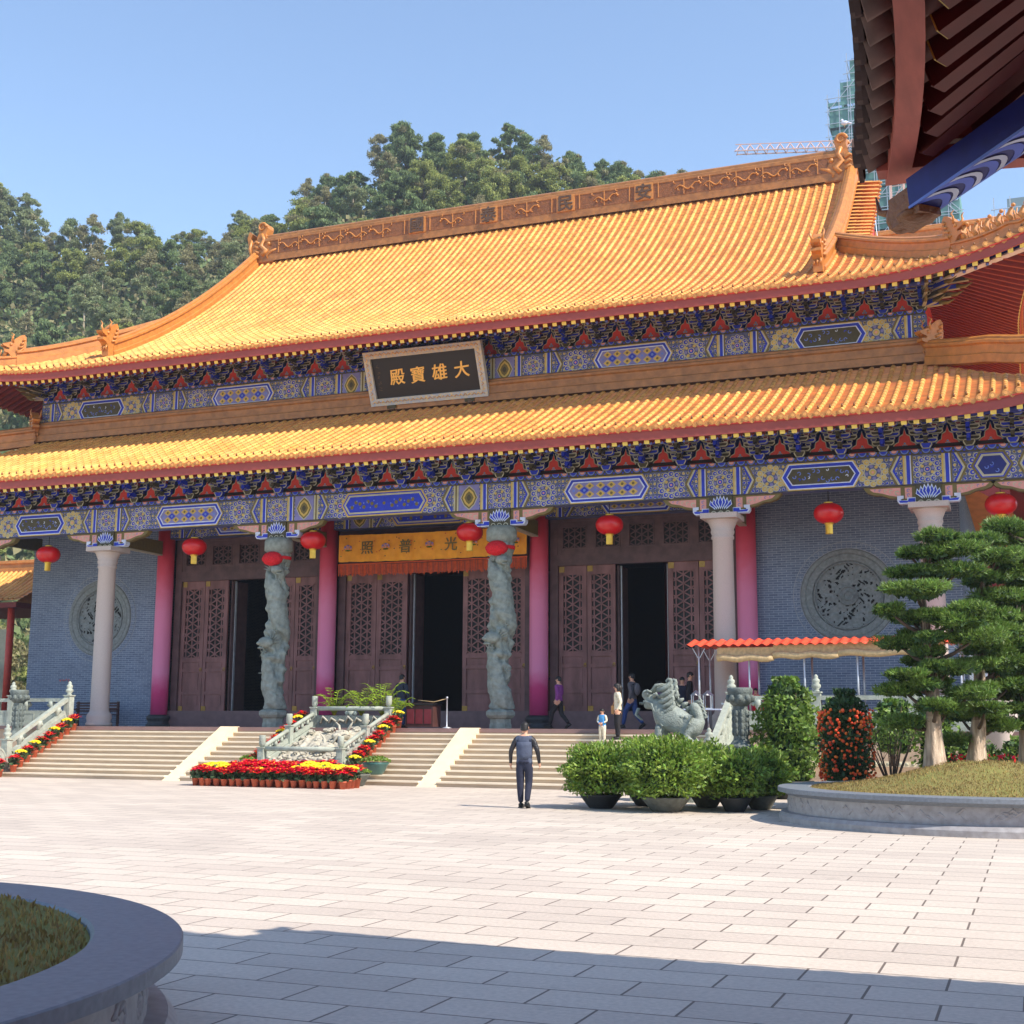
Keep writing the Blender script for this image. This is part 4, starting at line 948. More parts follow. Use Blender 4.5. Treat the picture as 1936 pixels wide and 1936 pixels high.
# ---------------------------------------------------------------- front wall, doors
YW = 43.25
for sg in (-1, 1):
    x0, x1 = sorted((sg * 11.7, sg * 18.2)); cx, cz, rr_ = sg * 14.7, 5.88, 1.56; WS = 0.84
    # brick wall with a round opening
    mb = MB(); n = 48
    circ = [(cx + rr_ * math.cos(2 * PI * i / n), cz + rr_ * math.sin(2 * PI * i / n)) for i in range(n)]
    def ray_rect(a):
        dx, dz = math.cos(a), math.sin(a); t = 1e9
        if dx > 1e-9: t = min(t, (x1 - cx) / dx)
        if dx < -1e-9: t = min(t, (x0 - cx) / dx)
        if dz > 1e-9: t = min(t, (9.75 - cz) / dz)
        if dz < -1e-9: t = min(t, (ZP - cz) / dz)
        return (cx + dx * t, cz + dz * t)
    outp = [ray_rect(2 * PI * i / n) for i in range(n)]
    cor = [(x1, 9.75), (x0, 9.75), (x0, ZP), (x1, ZP)]
    for i in range(n):
        j = (i + 1) % n; poly = [circ[i], outp[i]]
        for c in cor:
            a = math.atan2(c[1] - cz, c[0] - cx) % (2 * PI)
            if 2 * PI * i / n < a < 2 * PI * (i + 1) / n: poly.append(c)
        poly += [outp[j], circ[j]]; mb.poly(poly, YW, 'brick')
    mb.extr([(x0, ZP), (x1, ZP), (x1, 9.75), (x0, 9.75)], YW + 0.45, YW + 0.5, 'inner')
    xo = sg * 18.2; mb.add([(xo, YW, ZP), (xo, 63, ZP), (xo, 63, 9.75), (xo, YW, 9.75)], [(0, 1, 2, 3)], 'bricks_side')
    xi = sg * 11.7; mb.add([(xi, YW, ZP), (xi, YW + 0.45, ZP), (xi, YW + 0.45, 9.75), (xi, YW, 9.75)], [(0, 1, 2, 3)], 'brick')
    wall = mb.build('brick_wall', HALL, label=('left' if sg < 0 else 'right') + ' grey brick wall with a round carved stone window')
    mb = MB(); nb = 64      # radial brick border
    for i in range(nb):
        a0, a1 = 2 * PI * (i + 0.06) / nb, 2 * PI * (i + 0.94) / nb
        pts = [(cx + r_ * math.cos(a), cz + r_ * math.sin(a)) for r_, a in ((1.55, a0), (1.73, a0), (1.73, a1), (1.55, a1))]
        mb.extr(pts, YW - 0.02, YW + 0.05, 'brick')
    mb.ring(cx, cz, 1.52, 1.76, YW - 0.008, 'mortar', 64)
    fr = mb.build('brick_ring', wall)
    mb = MB(); V = []; m_ = 64
    for y, r_ in ((YW - 0.02, 1.80), (YW - 0.05, 1.76), (YW - 0.05, 1.64), (YW - 0.01, 1.60), (YW - 0.03, 1.56), (YW - 0.03, 1.36), (YW + 0.05, 1.30), (YW + 0.2, 1.30)):
        V += [(cx + r_ * WS * math.cos(2 * PI * i / m_), y, cz + r_ * WS * math.sin(2 * PI * i / m_)) for i in range(m_)]
    mb.add(V, [(k * m_ + i, k * m_ + (i + 1) % m_, (k + 1) * m_ + (i + 1) % m_, (k + 1) * m_ + i) for k in range(7) for i in range(m_)], 'winstone')
    # pierced carved disc: cells removed where the swirl field is low
    g_ = 0.035; nn_ = int(1.12 / g_); F = []; V = []; idx = {}
    def vid(i, j):
        if (i, j) not in idx:
            xx_, zz_ = i * g_, j * g_; hgt = 0.03 * math.sin(xx_ * 9 + 3 * math.sin(zz_ * 5)) * math.cos(zz_ * 11 + 2 * math.cos(xx_ * 6))
            idx[(i, j)] = len(V); V.append((cx + xx_, YW + 0.04 + hgt, cz + zz_))
        return idx[(i, j)]
    for i in range(-nn_, nn_):
        for j in range(-nn_, nn_):
            xx_, zz_ = (i + 0.5) * g_, (j + 0.5) * g_; r_ = math.hypot(xx_, zz_)
            if r_ > 1.12: continue
            a = math.atan2(zz_, xx_)
            fld = math.sin(xx_ * 21 + 2.2 * math.sin(zz_ * 12 + sg)) * math.sin(zz_ * 21 + 2.2 * math.sin(xx_ * 13)) + 0.45 * math.sin(a * 9 + r_ * 13)
            if fld > 0.60 and 0.32 < r_ < 1.04: continue
            F.append((vid(i, j), vid(i + 1, j), vid(i + 1, j + 1), vid(i, j + 1)))
    mb.bulk(V, F, 'winstone', True)
    for r_ in (0.29, 0.14, 1.08): mb.tube([(cx + r_ * math.cos(a), YW - 0.0, cz + r_ * math.sin(a)) for a in np.linspace(0, 2 * PI, 24)], 0.03, 'winstone', n=6)
    mb.build('round_window', wall)
    mb = MB(); mb.disc(cx, cz, 1.54, YW + 0.4, 'black', 32); mb.build('window_black_disc', wall)  # black disc standing in for the dark behind the pierced stone
def lattice(mb, x0, x1, z0, z1, y, s_=0.25, t=0.045, m='door', a_=None):
    """bars in three directions clipped to the opening"""
    def clip(p, d):
        t0, t1 = -1e9, 1e9
        for k, (lo, hi) in enumerate(((x0, x1), (z0, z1))):
            if abs(d[k]) < 1e-9:
                if p[k] < lo or p[k] > hi: return None
            else:
                a, b = (lo - p[k]) / d[k], (hi - p[k]) / d[k]; t0 = max(t0, min(a, b)); t1 = min(t1, max(a, b))
        return (t0, t1) if t1 - t0 > 0.03 else None
    cx, cz = (x0 + x1) / 2, (z0 + z1) / 2
    for ang in (90, 30, -30):
        d = (math.cos(R(ang)), math.sin(R(ang))); nrm = (-d[1], d[0]); sp = s_ * math.sqrt(3) / 2 if ang != 90 else s_ * math.sqrt(3) / 2
        for k in range(-14, 15):
            p = (cx + nrm[0] * sp * (k), cz + nrm[1] * sp * (k)); c = clip(p, d)
            if c: mb.bar((p[0] + d[0] * c[0], y + (0.004 if ang == 90 else 0.002 * (ang / 30)), p[1] + d[1] * c[0]), (p[0] + d[0] * c[1], y + (0.004 if ang == 90 else 0.002 * (ang / 30)), p[1] + d[1] * c[1]), t, 0.03, m, up=(0, 1, 0))
    for cc in range(0): pass
def door_leaf(parent, x0, x1, z0=2.2, z1=7.22, y=YW + 0.1, label=None):
    mb = MB(); w_ = x1 - x0; st = w_ * 0.13; zl0 = z0 + (z1 - z0) * 0.40; zl1 = z1 - 0.28
    for a, b in ((x0 + 0.01, x0 + st), (x1 - st, x1 - 0.01)): mb.box(a, b, y, y + 0.09, z0, z1, 'door')
    xa, xb = x0 + st, x1 - st
    for a, b in ((z1 - 0.28, z1), (zl0 - 0.14, zl0), (zl0 - 0.52, zl0 - 0.40), (z0 + 0.62, z0 + 0.74), (z0, z0 + 0.16)): mb.box(xa, xb, y + 0.004, y + 0.085, a, b, 'door')
    for a, b in ((zl0 - 0.40, zl0 - 0.14), (z0 + 0.74, zl0 - 0.52), (z0 + 0.16, z0 + 0.62)):
        mb.box(xa, xb, y + 0.05, y + 0.07, a, b, 'door')
        if b - a > 0.2: mb.box(xa + 0.06, xb - 0.06, y + 0.035, y + 0.05, a + 0.06, b - 0.06, 'door')
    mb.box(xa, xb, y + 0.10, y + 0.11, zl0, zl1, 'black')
    leaf = mb.build('door_leaf', parent)
    if label: leaf['label'] = label
    m2 = MB(); s_ = 0.04
    for a, b, c, d in ((xa, xa + s_, zl0, zl1), (xb - s_, xb, zl0, zl1), (xa, xb, zl0, zl0 + s_), (xa, xb, zl1 - s_, zl1)): m2.box(a, b, y - 0.006, y + 0.05, c, d, 'door')
    lattice(m2, xa + s_, xb - s_, zl0 + s_, zl1 - s_, y + 0.02, s_=(xb - xa - 2 * s_) / 2 / 0.866 if False else 0.30)
    m2.build('lattice', leaf)
    m3 = MB()
    for zz in (z1 - 0.12, z0 + 0.08): m3.box(x0 + 0.02, x0 + 0.22, y - 0.012, y - 0.001, zz - 0.1, zz + 0.1, 'brass')
    m3.tube([(x1 - 0.07, y - 0.01, zl0 - 0.45 + 0.06 * math.cos(a)) if False else (x1 - 0.07 + 0.05 * math.sin(a), y - 0.02, zl0 - 0.45 + 0.05 * math.cos(a)) for a in np.linspace(0, 2 * PI, 9)], 0.012, 'brass', n=4)
    m3.box(x1 - 0.11, x1 - 0.03, y - 0.012, y - 0.001, zl0 - 0.44, zl0 - 0.36, 'brass')
    m3.build('door_fittings', leaf)
    return leaf
def door_bay(xa, xb, o0, o1):
    """xa..xb clear width between column faces; opening o0..o1 stands open"""
    df = empty('door_frame_tmp', (0, 0, 0), 'x', 'x'); bpy.data.objects.remove(df)
    mb = MB()
    mb.box(xa, xa + 0.28, YW, YW + 0.3, 2.1, 9.0, 'door2'); mb.box(xb - 0.28, xb, YW, YW + 0.3, 2.1, 9.0, 'door2')
    mb.box(xa + 0.28, xb - 0.28, YW - 0.01, YW + 0.28, 7.22, 7.62, 'door2'); mb.box(xa + 0.28, xb - 0.28, YW, YW + 0.28, 8.78, 9.0, 'door2')
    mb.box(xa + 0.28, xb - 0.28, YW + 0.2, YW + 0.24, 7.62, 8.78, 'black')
    fr = mb.build('door_frame', HALL)
    n = 5; wd = (xb - xa - 0.56) / n
    for i in range(n):
        a = xa + 0.28 + i * wd; m2 = MB()
        m2.box(a, a + 0.14, YW + 0.02, YW + 0.19, 7.62, 8.78, 'door2'); m2.box(a + wd - 0.14, a + wd, YW + 0.023, YW + 0.187, 7.62, 8.78, 'door2')
        for z_a, z_b in ((7.62, 7.80), (8.62, 8.78)): m2.box(a + 0.14, a + wd - 0.14, YW + 0.027, YW + 0.183, z_a, z_b, 'door2')
        f_ = 0.05; xa_, xb_ = a + 0.14, a + wd - 0.14
        for p in ((xa_, xa_ + f_, 7.8, 8.62), (xb_ - f_, xb_, 7.8, 8.62), (xa_ + f_, xb_ - f_, 7.8, 7.85), (xa_ + f_, xb_ - f_, 8.57, 8.62)): m2.box(p[0], p[1], YW + 0.0, YW + 0.1, p[2], p[3], 'door2')
        tr = m2.build('transom_window', fr)
        m3 = MB(); lattice(m3, xa_ + f_, xb_ - f_, 7.85, 8.57, YW + 0.08, s_=0.26, t=0.042, m='door2'); m3.build('lattice', tr) if False else m3.build('transom_lattice', fr)
    for a, b in ((xa + 0.28, o0), (o1, xb - 0.28)):
        mid = (a + b) / 2; door_leaf(HALL, a, mid); door_leaf(HALL, mid, b)
    mb = MB()   # open leaves swung inward, seen edge-on
    for x, s_ in ((o0, 1), (o1, -1)):
        mb.box(min(x, x + s_ * 0.07) , max(x, x + s_ * 0.07), YW + 0.3, YW + 1.35, 2.2, 7.2, 'door2'); mb.box(min(x + s_ * 0.08, x + s_ * 0.12), max(x + s_ * 0.08, x + s_ * 0.12), YW + 0.45, YW + 0.55, 2.2, 7.2, 'metal')
    mb.build('open_leaf', HALL)
    mb = MB(); mb.box(xa - 0.1, xb + 0.1, YW - 0.12, YW + 0.35, ZP, 2.2, 'thresh'); mb.build('threshold', HALL)
door_bay(-A2 + 0.33, -A1 - 0.33, -8.75, -6.75)
door_bay(-A1 + 0.33, A1 - 0.33, -1.06, 1.15)
door_bay(A1 + 0.33, A2 - 0.33, 6.88, 8.73)
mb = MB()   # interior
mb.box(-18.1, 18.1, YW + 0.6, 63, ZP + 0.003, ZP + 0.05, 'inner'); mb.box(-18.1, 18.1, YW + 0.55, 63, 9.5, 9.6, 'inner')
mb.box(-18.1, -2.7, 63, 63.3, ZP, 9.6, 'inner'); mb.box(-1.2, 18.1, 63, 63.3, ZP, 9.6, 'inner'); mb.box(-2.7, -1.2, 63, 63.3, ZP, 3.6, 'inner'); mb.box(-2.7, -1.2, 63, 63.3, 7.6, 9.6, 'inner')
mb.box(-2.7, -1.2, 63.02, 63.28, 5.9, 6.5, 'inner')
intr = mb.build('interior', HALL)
mb = MB(); lattice(mb, -2.7, -1.2, 3.6, 5.9, 63.1, s_=0.3, t=0.14, m='inner'); lattice(mb, -2.7, -1.2, 6.5, 7.6, 63.1, s_=0.3, t=0.14, m='inner'); mb.build('rear_lattice', intr)
for x in (-8.6, -3.2, 3.2, 7.6, 8.9):
    mb = MB(); mb.lathe([(0.35, 0), (0.35, 8)], (x, 48.5, ZP), 'innerred', 16); mb.build('inner_column', intr)
mb = MB(); mb.box(-1.9, 2.1, 52, 54, ZP, 3.6, 'innerred'); mb.lathe([(0.2, 0), (1.4, 0.3), (1.3, 0.9), (0.9, 1.4), (0.7, 2.4), (0.4, 2.9), (0.3, 3.4)], (0.1, 53, 3.6), 'gold', 20); mb.build('altar', intr)
# ================================================================ STAIRS
def steps(mb, x0, x1):
    for k in range(1, 12):
        z1 = 0.1455 * k; y0 = YS + 0.31 * (k - 1); y1 = YS + 0.31 * k if k < 11 else YT + 0.02
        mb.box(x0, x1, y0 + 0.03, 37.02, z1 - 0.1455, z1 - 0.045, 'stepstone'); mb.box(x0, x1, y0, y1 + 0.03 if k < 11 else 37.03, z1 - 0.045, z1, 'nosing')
SX = 4.24; SL, SR = -10.75, 12.0
stair = empty('stone_staircase', (0, YS, 0), 'wide flight of beige granite steps leading up to the hall terrace', 'stairs'); stair.location = (0, 0, 0)
for a, b in ((SL, -SX - 0.28), (-SX + 0.28, -1.5), (1.5, SX - 0.28), (SX + 0.28, SR)):
    mb = MB(); steps(mb, a, b); mb.build('step_flight', stair)
for s_ in (-1, 1):
    mb = MB(); mb.extr([(YS - 0.12, 0), (YS + 0.12, 0.10), (YT - 0.2, 1.62), (YT + 0.05, 1.62), (YT + 0.05, 0)], s_ * SX - 0.28, s_ * SX + 0.28, 'ramp_stone', axis='x'); mb.build('stringer', stair)

def finial_post(mb, x, y, z0, h, w_=0.24, plain=False, m='baluster'):
    mb.box(x - w_ / 2, x + w_ / 2, y - w_ / 2, y + w_ / 2, z0, z0 + h, m); mb.box(x - w_ * 0.62, x + w_ * 0.62, y - w_ * 0.62, y + w_ * 0.62, z0 + h, z0 + h + 0.04, m)
    mb.box(x - w_ * 0.3, x + w_ * 0.3, y - w_ / 2 - 0.008, y - w_ / 2, z0 + 0.15, z0 + h - 0.12, m)
    t = z0 + h + 0.04
    if plain: mb.lathe([(0.05, 0), (0.07, 0.04), (0.095, 0.07), (0.095, 0.32), (0.085, 0.34)], (x, y, t), m, 14)
    else: mb.lathe([(0.09, 0), (0.09, 0.03), (0.06, 0.05), (0.13, 0.12), (0.13, 0.18), (0.08, 0.23), (0.11, 0.28), (0.10, 0.33), (0.05, 0.37), (0.065, 0.41), (0.02, 0.47)], (x, y, t), m, 14)
def rail_panel(mb, a, b, h=0.95, m='baluster'):
    """balustrade bay between posts: base panel, cloud blocks, handrail. a,b = base points"""
    a = Vector(a); b = Vector(b); U = Vector((0, 0, 1))
    mb.bar(a + U * 0.28, b + U * 0.28, 0.12, 0.50, m); mb.bar(a + U * 0.06, b + U * 0.06, 0.2, 0.12, m); mb.bar(a + U * (h - 0.06), b + U * (h - 0.06), 0.17, 0.12, m)
    d = b - a; L_ = d.length; n = max(1, int(L_ / 0.9))
    dirn = Vector((d.x, d.y, 0)).normalized(); la = Vector((dirn.y, -dirn.x, 0))
    for k in range(n):
        c = a + d * ((k + 0.5) / n); mb.tube([c + U * 0.52, c + U * 0.60, c + U * 0.68, c + U * (h - 0.11)], [0.05, 0.06, 0.10, 0.12], m, n=8)
        for s_ in (-1, 1): mb.ball(c + U * (h - 0.22) + dirn * 0.13 * s_, 0.065, m, 7, 5)
        for s_ in (-1, 1):
            q = c + la * 0.062 * s_ + U * 0.28; dd = d / n * 0.34
            for e1, e2 in ((q - dd + U * 0.16, q + dd + U * 0.16), (q - dd - U * 0.16, q + dd - U * 0.16), (q - dd - U * 0.16, q - dd + U * 0.16), (q + dd - U * 0.16, q + dd + U * 0.16)): mb.bar(e1, e2, 0.02, 0.03, m)
def drum(mb, x, y, z, r_=0.42, m='baluster'):
    mb.extr([(y + r_ * math.cos(2 * PI * i / 20), z + r_ + r_ * math.sin(2 * PI * i / 20)) for i in range(20)], x - 0.1, x + 0.1, m, axis='x')
    for s_ in (-1, 1):
        for rr_ in (0.36, 0.2): mb.tube([(x + s_ * 0.1, y + rr_ * math.cos(a), z + r_ + rr_ * math.sin(a)) for a in np.linspace(0, 2 * PI, 18)], 0.02, m, n=4)
    mb.box(x - 0.14, x + 0.14, y - 0.5, y + 0.5, z - 0.02, z + 0.1, m)
# stair-side balustrades and terrace balustrades
for s_, x in ((-1, SL - 0.15), (1, SR + 0.15)):
    t = empty('stone_balustrade', (x, YS, 0), ('left' if s_ < 0 else 'right') + ' grey-green stone balustrade climbing beside the wide steps', 'balustrade'); t.location = (0, 0, 0)
    mb = MB(); finial_post(mb, x, YT + 0.1, ZP, 1.02); mb.build('post', t)
    mb = MB(); finial_post(mb, x, YS + 0.35, 0.1, 1.05); mb.build('post', t)
    mb = MB(); rail_panel(mb, (x, YS + 0.47, 0.22), (x, YT - 0.02, ZP + 0.02)); mb.extr([(YS + 0.2, 0), (YT, 0), (YT, ZP), (YS + 0.2, 0.16)], x - 0.16, x + 0.16, 'baluster', axis='x'); mb.build('rail_panel', t)
    mb = MB(); drum(mb, x, YS - 0.15, 0.1); mb.build('drum_stone', t)
for s_, xs_ in ((-1, [SL - 0.27, -13.4, -16.0, -18.6, -21.2, -23.8, -26.4]), (1, [SR + 0.27, 14.5, 17.0, 19.5, 22.0, 24.5])):
    t = empty('terrace_balustrade', (0, 0, 0), 'stone balustrade along the terrace edge to the ' + ('left' if s_ < 0 else 'right') + ' of the steps', 'balustrade')
    for i in range(len(xs_) - 1):
        mb = MB(); rail_panel(mb, (xs_[i] + s_ * 0.12, 37.2, ZP), (xs_[i + 1] - s_ * 0.12, 37.2, ZP)); mb.build('rail_panel', t)
        mb = MB(); finial_post(mb, xs_[i + 1], 37.2, ZP, 1.02); mb.build('post', t)
# lamp pillars
def lamp_pillar(x, y, z0, h, label):
    t = empty('stone_pillar', (x, y, z0), label, 'pillar'); mb = MB()
    mb.lathe([(0.34, 0), (0.34, 0.1), (0.26, 0.16), (0.20, 0.24), (0.16, 0.27)], (0, 0, 0), 'shadestone', 8, smooth=False)
    if z0 > 0.3 and y < 36: mb.box(-0.45, 0.45, -0.45, 0.45, -z0, -0.002, 'shadestone')
    mb.build('base', t)
    mb = MB(); mb.lathe([(0.19, 0.24), (0.18, 0.3), (0.18, h - 0.42)], (0, 0, 0), 'shadestone', 8, smooth=False)
    for k in range(8):
        for j in range(4): a = 2 * PI * (k + 0.5) / 8; mb.ball((0.17 * math.cos(a), 0.17 * math.sin(a), 0.45 + j * (h - 1.0) / 3.5), (0.05, 0.05, 0.11), 'shadestone', 6, 4)
    mb.build('shaft', t)
    mb = MB(); mb.lathe([(0.18, h - 0.44), (0.24, h - 0.38), (0.30, h - 0.30), (0.27, h - 0.2), (0.30, h - 0.14), (0.31, h - 0.05), (0.29, h), (0.25, h), (0.22, h - 0.06)], (0, 0, 0), 'shadestone', 20)
    for k in range(9): a = 2 * PI * k / 9; mb.ball((0.28 * math.cos(a), 0.28 * math.sin(a), h - 0.26), (0.08, 0.08, 0.10), 'shadestone', 6, 4)
    mb.build('bowl', t)
lamp_pillar(13.46, 32.0, 1.12, 1.5, 'carved stone incense pillar with a lotus bowl behind the clipped shrubs')
lamp_pillar(-12.4, 36.4, 1.2, 1.62, 'carved stone incense pillar standing behind the left stair balustrade')

# ================================================================ CENTRAL CARVED RAMP
t = empty('carved_dragon_ramp', (0, 34.7, 0), 'sloping stone slab carved with dragons and clouds inside its own railing', 'carved ramp'); t.location = (0, 0, 0)
RY0, RY1, RW = 34.25, 37.3, 1.32
mb = MB(); nx, ny = 84, 110; V = []; rr = random.Random(5)
for j in range(ny + 1):
    for i in range(nx + 1):
        u = i / nx * 2 - 1; v = j / ny; x = u * (RW - 0.14); y = RY0 + 0.1 + v * (RY1 - RY0 - 0.3)
        h = 0.10 * max(0, math.cos((u - 0.55 * math.sin(v * 8.5)) * 3.2)) ** 0.7 if abs(u - 0.55 * math.sin(v * 8.5)) < 0.5 else 0
        h += 0.05 * math.sin(u * 9 + 3 * math.sin(v * 11)) * math.cos(v * 19 + 3 * math.sin(u * 5)) + 0.03 * math.sin(u * 23 + v * 9) * math.sin(v * 37 - u * 7)
        V.append((x, y, 0.48 + v * 1.0 + h + 0.06))
F = [(j * (nx + 1) + i, j * (nx + 1) + i + 1, (j + 1) * (nx + 1) + i + 1, (j + 1) * (nx + 1) + i) for j in range(ny) for i in range(nx)]
mb.bulk(V, F, 'carving', False)
for hx, hy in ((0.25, 36.3), (0.35, 35.2)):
    hz = 0.5 + (hy - RY0) / 3 + 0.18
    mb.ball((hx, hy, hz), (0.26, 0.3, 0.18), 'carving', 10, 7); mb.ball((hx - 0.05, hy - 0.28, hz - 0.02), (0.16, 0.16, 0.1), 'carving', 8, 6)
    for s_ in (-1, 1):
        mb.tube([(hx + s_ * 0.12, hy + 0.05, hz + 0.1), (hx + s_ * 0.2, hy + 0.15, hz + 0.3), (hx + s_ * 0.3, hy + 0.1, hz + 0.42)], [0.05, 0.04, 0.01], 'carving', n=6); mb.ball((hx + s_ * 0.13, hy - 0.12, hz + 0.12), 0.05, 'carving', 6, 4)
        mb.tube([(hx + s_ * 0.15, hy - 0.3, hz), (hx + s_ * 0.3, hy - 0.4, hz + 0.05), (hx + s_ * 0.42, hy - 0.3, hz)], [0.02, 0.02, 0.01], 'carving', n=5)
for k in range(26):
    x, v = rr.uniform(-1.05, 1.05), rr.uniform(0.05, 0.95); c = (x, RY0 + 0.1 + v * 2.75, 0.60 + v); mb.tube([(p[0], p[1], p[2] + (p[1] - c[1]) / 3) for p in [(c[0] + 0.12 * (1 - i / 12) * math.cos(i * 0.8), c[1] + 0.12 * (1 - i / 12) * math.sin(i * 0.8), c[2] + 0.04) for i in range(12)]], 0.028, 'carving', n=5)
mb.build('dragon_slab', t)
mb = MB(); mb.box(-RW - 0.12, RW + 0.12, RY0 - 0.02, RY0 + 0.1, 0, 0.52, 'baluster'); 
for s_ in (-1, 1): mb.extr([(RY0, 0), (RY1, 0), (RY1, 1.66), (RY0, 0.62)], s_ * RW - 0.13, s_ * RW + 0.13, 'baluster', axis='x')
mb.box(-RW + 0.13, RW - 0.13, RY1 - 0.15, RY1, 1.2, 1.98, 'shadestone')
for k in range(7): mb.tube([(-1.0 + 0.3 * k, RY1 - 0.16, 1.75), (-0.9 + 0.3 * k, RY1 - 0.2, 1.95 - 0.05 * (k % 3)), (-0.75 + 0.3 * k, RY1 - 0.17, 1.8)], 0.035, 'carving', n=5)
mb.build('kerb', t)
for s_ in (-1, 1):
    for y, z, hh in ((RY0 + 0.02, 0.62, 0.42), ((RY0 + RY1) / 2, 1.14, 0.55), (RY1, 1.66, 0.60)):
        mb = MB(); finial_post(mb, s_ * RW, y, z - 0.05, hh, 0.2, plain=True); mb.build('post', t)
    for (ya, za), (yb, zb_) in (((RY0 + 0.1, 0.64), ((RY0 + RY1) / 2 - 0.1, 1.10)), (((RY0 + RY1) / 2 + 0.1, 1.18), (RY1 - 0.1, 1.62))):
        mb = MB(); U = Vector((0, 0, 1)); a = Vector((s_ * RW, ya, za)); b = Vector((s_ * RW, yb, zb_))
        mb.tube([a + U * 0.40, b + U * 0.40], 0.065, 'baluster', n=10); mb.bar(a + U * 0.1, b + U * 0.1, 0.07, 0.14, 'baluster')
        for f_ in (0.25, 0.5, 0.75): c = a + (b - a) * f_; mb.tube([c + U * 0.15, c + U * 0.25, c + U * 0.38], [0.03, 0.07, 0.03], 'baluster', n=6); mb.ball(c + U * 0.28 + Vector((0, 0.13, 0.06)), 0.05, 'baluster', 6, 4)
        mb.build('rail', t)
for y, z in ((RY0 + 0.02, 0.98), (RY1, 2.20)):
    mb = MB(); mb.tube([(-RW + 0.1, y, z), (RW - 0.1, y, z)], 0.07, 'baluster', n=10)
    if y > 36: mb.bar((-RW + 0.1, y, z - 0.38), (RW - 0.1, y, z - 0.38), 0.06, 0.07, 'baluster'); mb.tube([(0, y, z - 0.35), (0, y, z - 0.2), (0, y, z - 0.08)], [0.06, 0.06, 0.14], 'baluster', n=8); [mb.ball((0.14 * q, y, z - 0.14), 0.08, 'baluster', 7, 5) for q in (-1, 1)]
    else: [mb.ball((x, y - 0.05, 0.72 + 0.04 * math.sin(x * 9)), (0.07, 0.06, 0.05), 'carving', 7, 5) for x in np.arange(-1.05, 1.1, 0.17)]
    mb.build('rail', t)

# ================================================================ POTTED FLOWERS
def pot_plant(kind):
    """small potted plant: terracotta pot + leafy stems + blooms"""
    t = empty('potted_poinsettia' if kind == 'red' else 'potted_chrysanthemum', (0, 0, 0), 'x', 'potted flower')
    mb = MB(); mb.lathe([(0.065, 0), (0.095, 0.17), (0.105, 0.17), (0.105, 0.20), (0.09, 0.20), (0.085, 0.17)], (0, 0, 0), 'pot', 14); mb.build('pot', t)
    mb = MB(); n = 46; C = np.c_[nrng.normal(0, 0.075, n), nrng.normal(0, 0.075, n), nrng.uniform(0.2, 0.42, n)]; leaves(mb, C, 0.075, 'potleaf', 0.45, up=-0.4)
    for k in range(5): a = k * 1.26; mb.tube([(0, 0, 0.17), (0.08 * math.cos(a), 0.08 * math.sin(a), 0.42)], 0.008, 'potleaf', n=4)
    mb.build('foliage', t)
    mb = MB()
    if kind == 'red':
        for k in range(8):
            a = k * 2.4; r_ = 0.03 + 0.02 * k; c = np.array([r_ * math.cos(a), r_ * math.sin(a), 0.47 - 0.010 * k + rnd.uniform(-0.02, 0.02)])
            m_ = 11; aa = np.linspace(0, 2 * PI, m_, endpoint=False) + rnd.random(); U = np.c_[np.cos(aa), np.sin(aa), nrng.uniform(-0.35, 0.25, m_)] * 0.072
            W = np.c_[-np.sin(aa), np.cos(aa), np.zeros(m_)] * 0.032; V, F = rhomb(c + U, U, W); mb.bulk(V, F, 'flred')
            mb.ball(c, 0.012, 'flyel', 5, 4)
    else:
        for k in range(22):
            a = k * 2.4; r_ = 0.014 + 0.0068 * k; c = (r_ * math.cos(a), r_ * math.sin(a), 0.475 - 0.12 * (r_ / 0.16) ** 2 * 0.5); mb.ball(c, (0.042, 0.042, 0.026), 'flyel', 7, 4, smooth=False)
    mb.build('flowers', t)
    return t
PR = pot_plant('red'); PY = pot_plant('yellow'); used = {'red': False, 'yellow': False}
def put_pot(kind, x, y, z, label, group, sc=1.0):
    src = PR if kind == 'red' else PY
    if not used[kind]:
        used[kind] = True; o = src; o.location = (x, y, z); o.rotation_euler = (0, 0, rnd.uniform(0, 6)); o['label'] = label; o['group'] = group; o.scale = (sc,) * 3
    else: dup(src, (x, y, z), rnd.uniform(0, 6), label, group, sc)
xs_ = np.arange(-1.75, 3.05, 0.245)
for r_, (y, kinds_, lab) in enumerate(((31.55, 'R' * 30, 'front row'), (31.82, 'RRRYRRRRYRRRRRRRRRYRRR', 'second row'), (32.1, 'YYYYRRRRRRRRYYYYYYYYYY', 'third row'), (32.4, 'YYYRRRRRRRRRYYYYYYRRRR', 'fourth row'), (32.75, 'RRRRRRRRRRRRRRRRRRRRRR', 'back row'))):
    for i, x in enumerate(xs_):
        if r_ == 4 and (i < 4 or i > 15): continue
        k = 'red' if kinds_[i] == 'R' else 'yellow'
        put_pot(k, x + rnd.uniform(-0.03, 0.03), y + rnd.uniform(-0.03, 0.03) - 0.004 * i, 0, ('red poinsettia' if k == 'red' else 'yellow chrysanthemum') + ' in terracotta pot, ' + lab + ' before the carved ramp', 'flower pots before the carved ramp', rnd.uniform(0.98, 1.12) * (1 + 0.09 * r_))
ords = ['lowest', 'second', 'third', 'fourth', 'fifth', 'sixth', 'seventh', 'eighth', 'ninth', 'topmost', 'last']
for i in range(10):
    k = i + 1; kind = 'ryryrryryr'[i]; kind = 'red' if kind == 'r' else 'yellow'
    put_pot(kind, -10.42 + rnd.uniform(-0.03, 0.03), YS + 0.31 * (k - 1) + 0.16, 0.1455 * k, ('red poinsettia' if kind == 'red' else 'yellow chrysanthemum') + ' pot on the %s step beside the left balustrade' % ords[i], 'flower pots on the left end of the steps', 1.15)
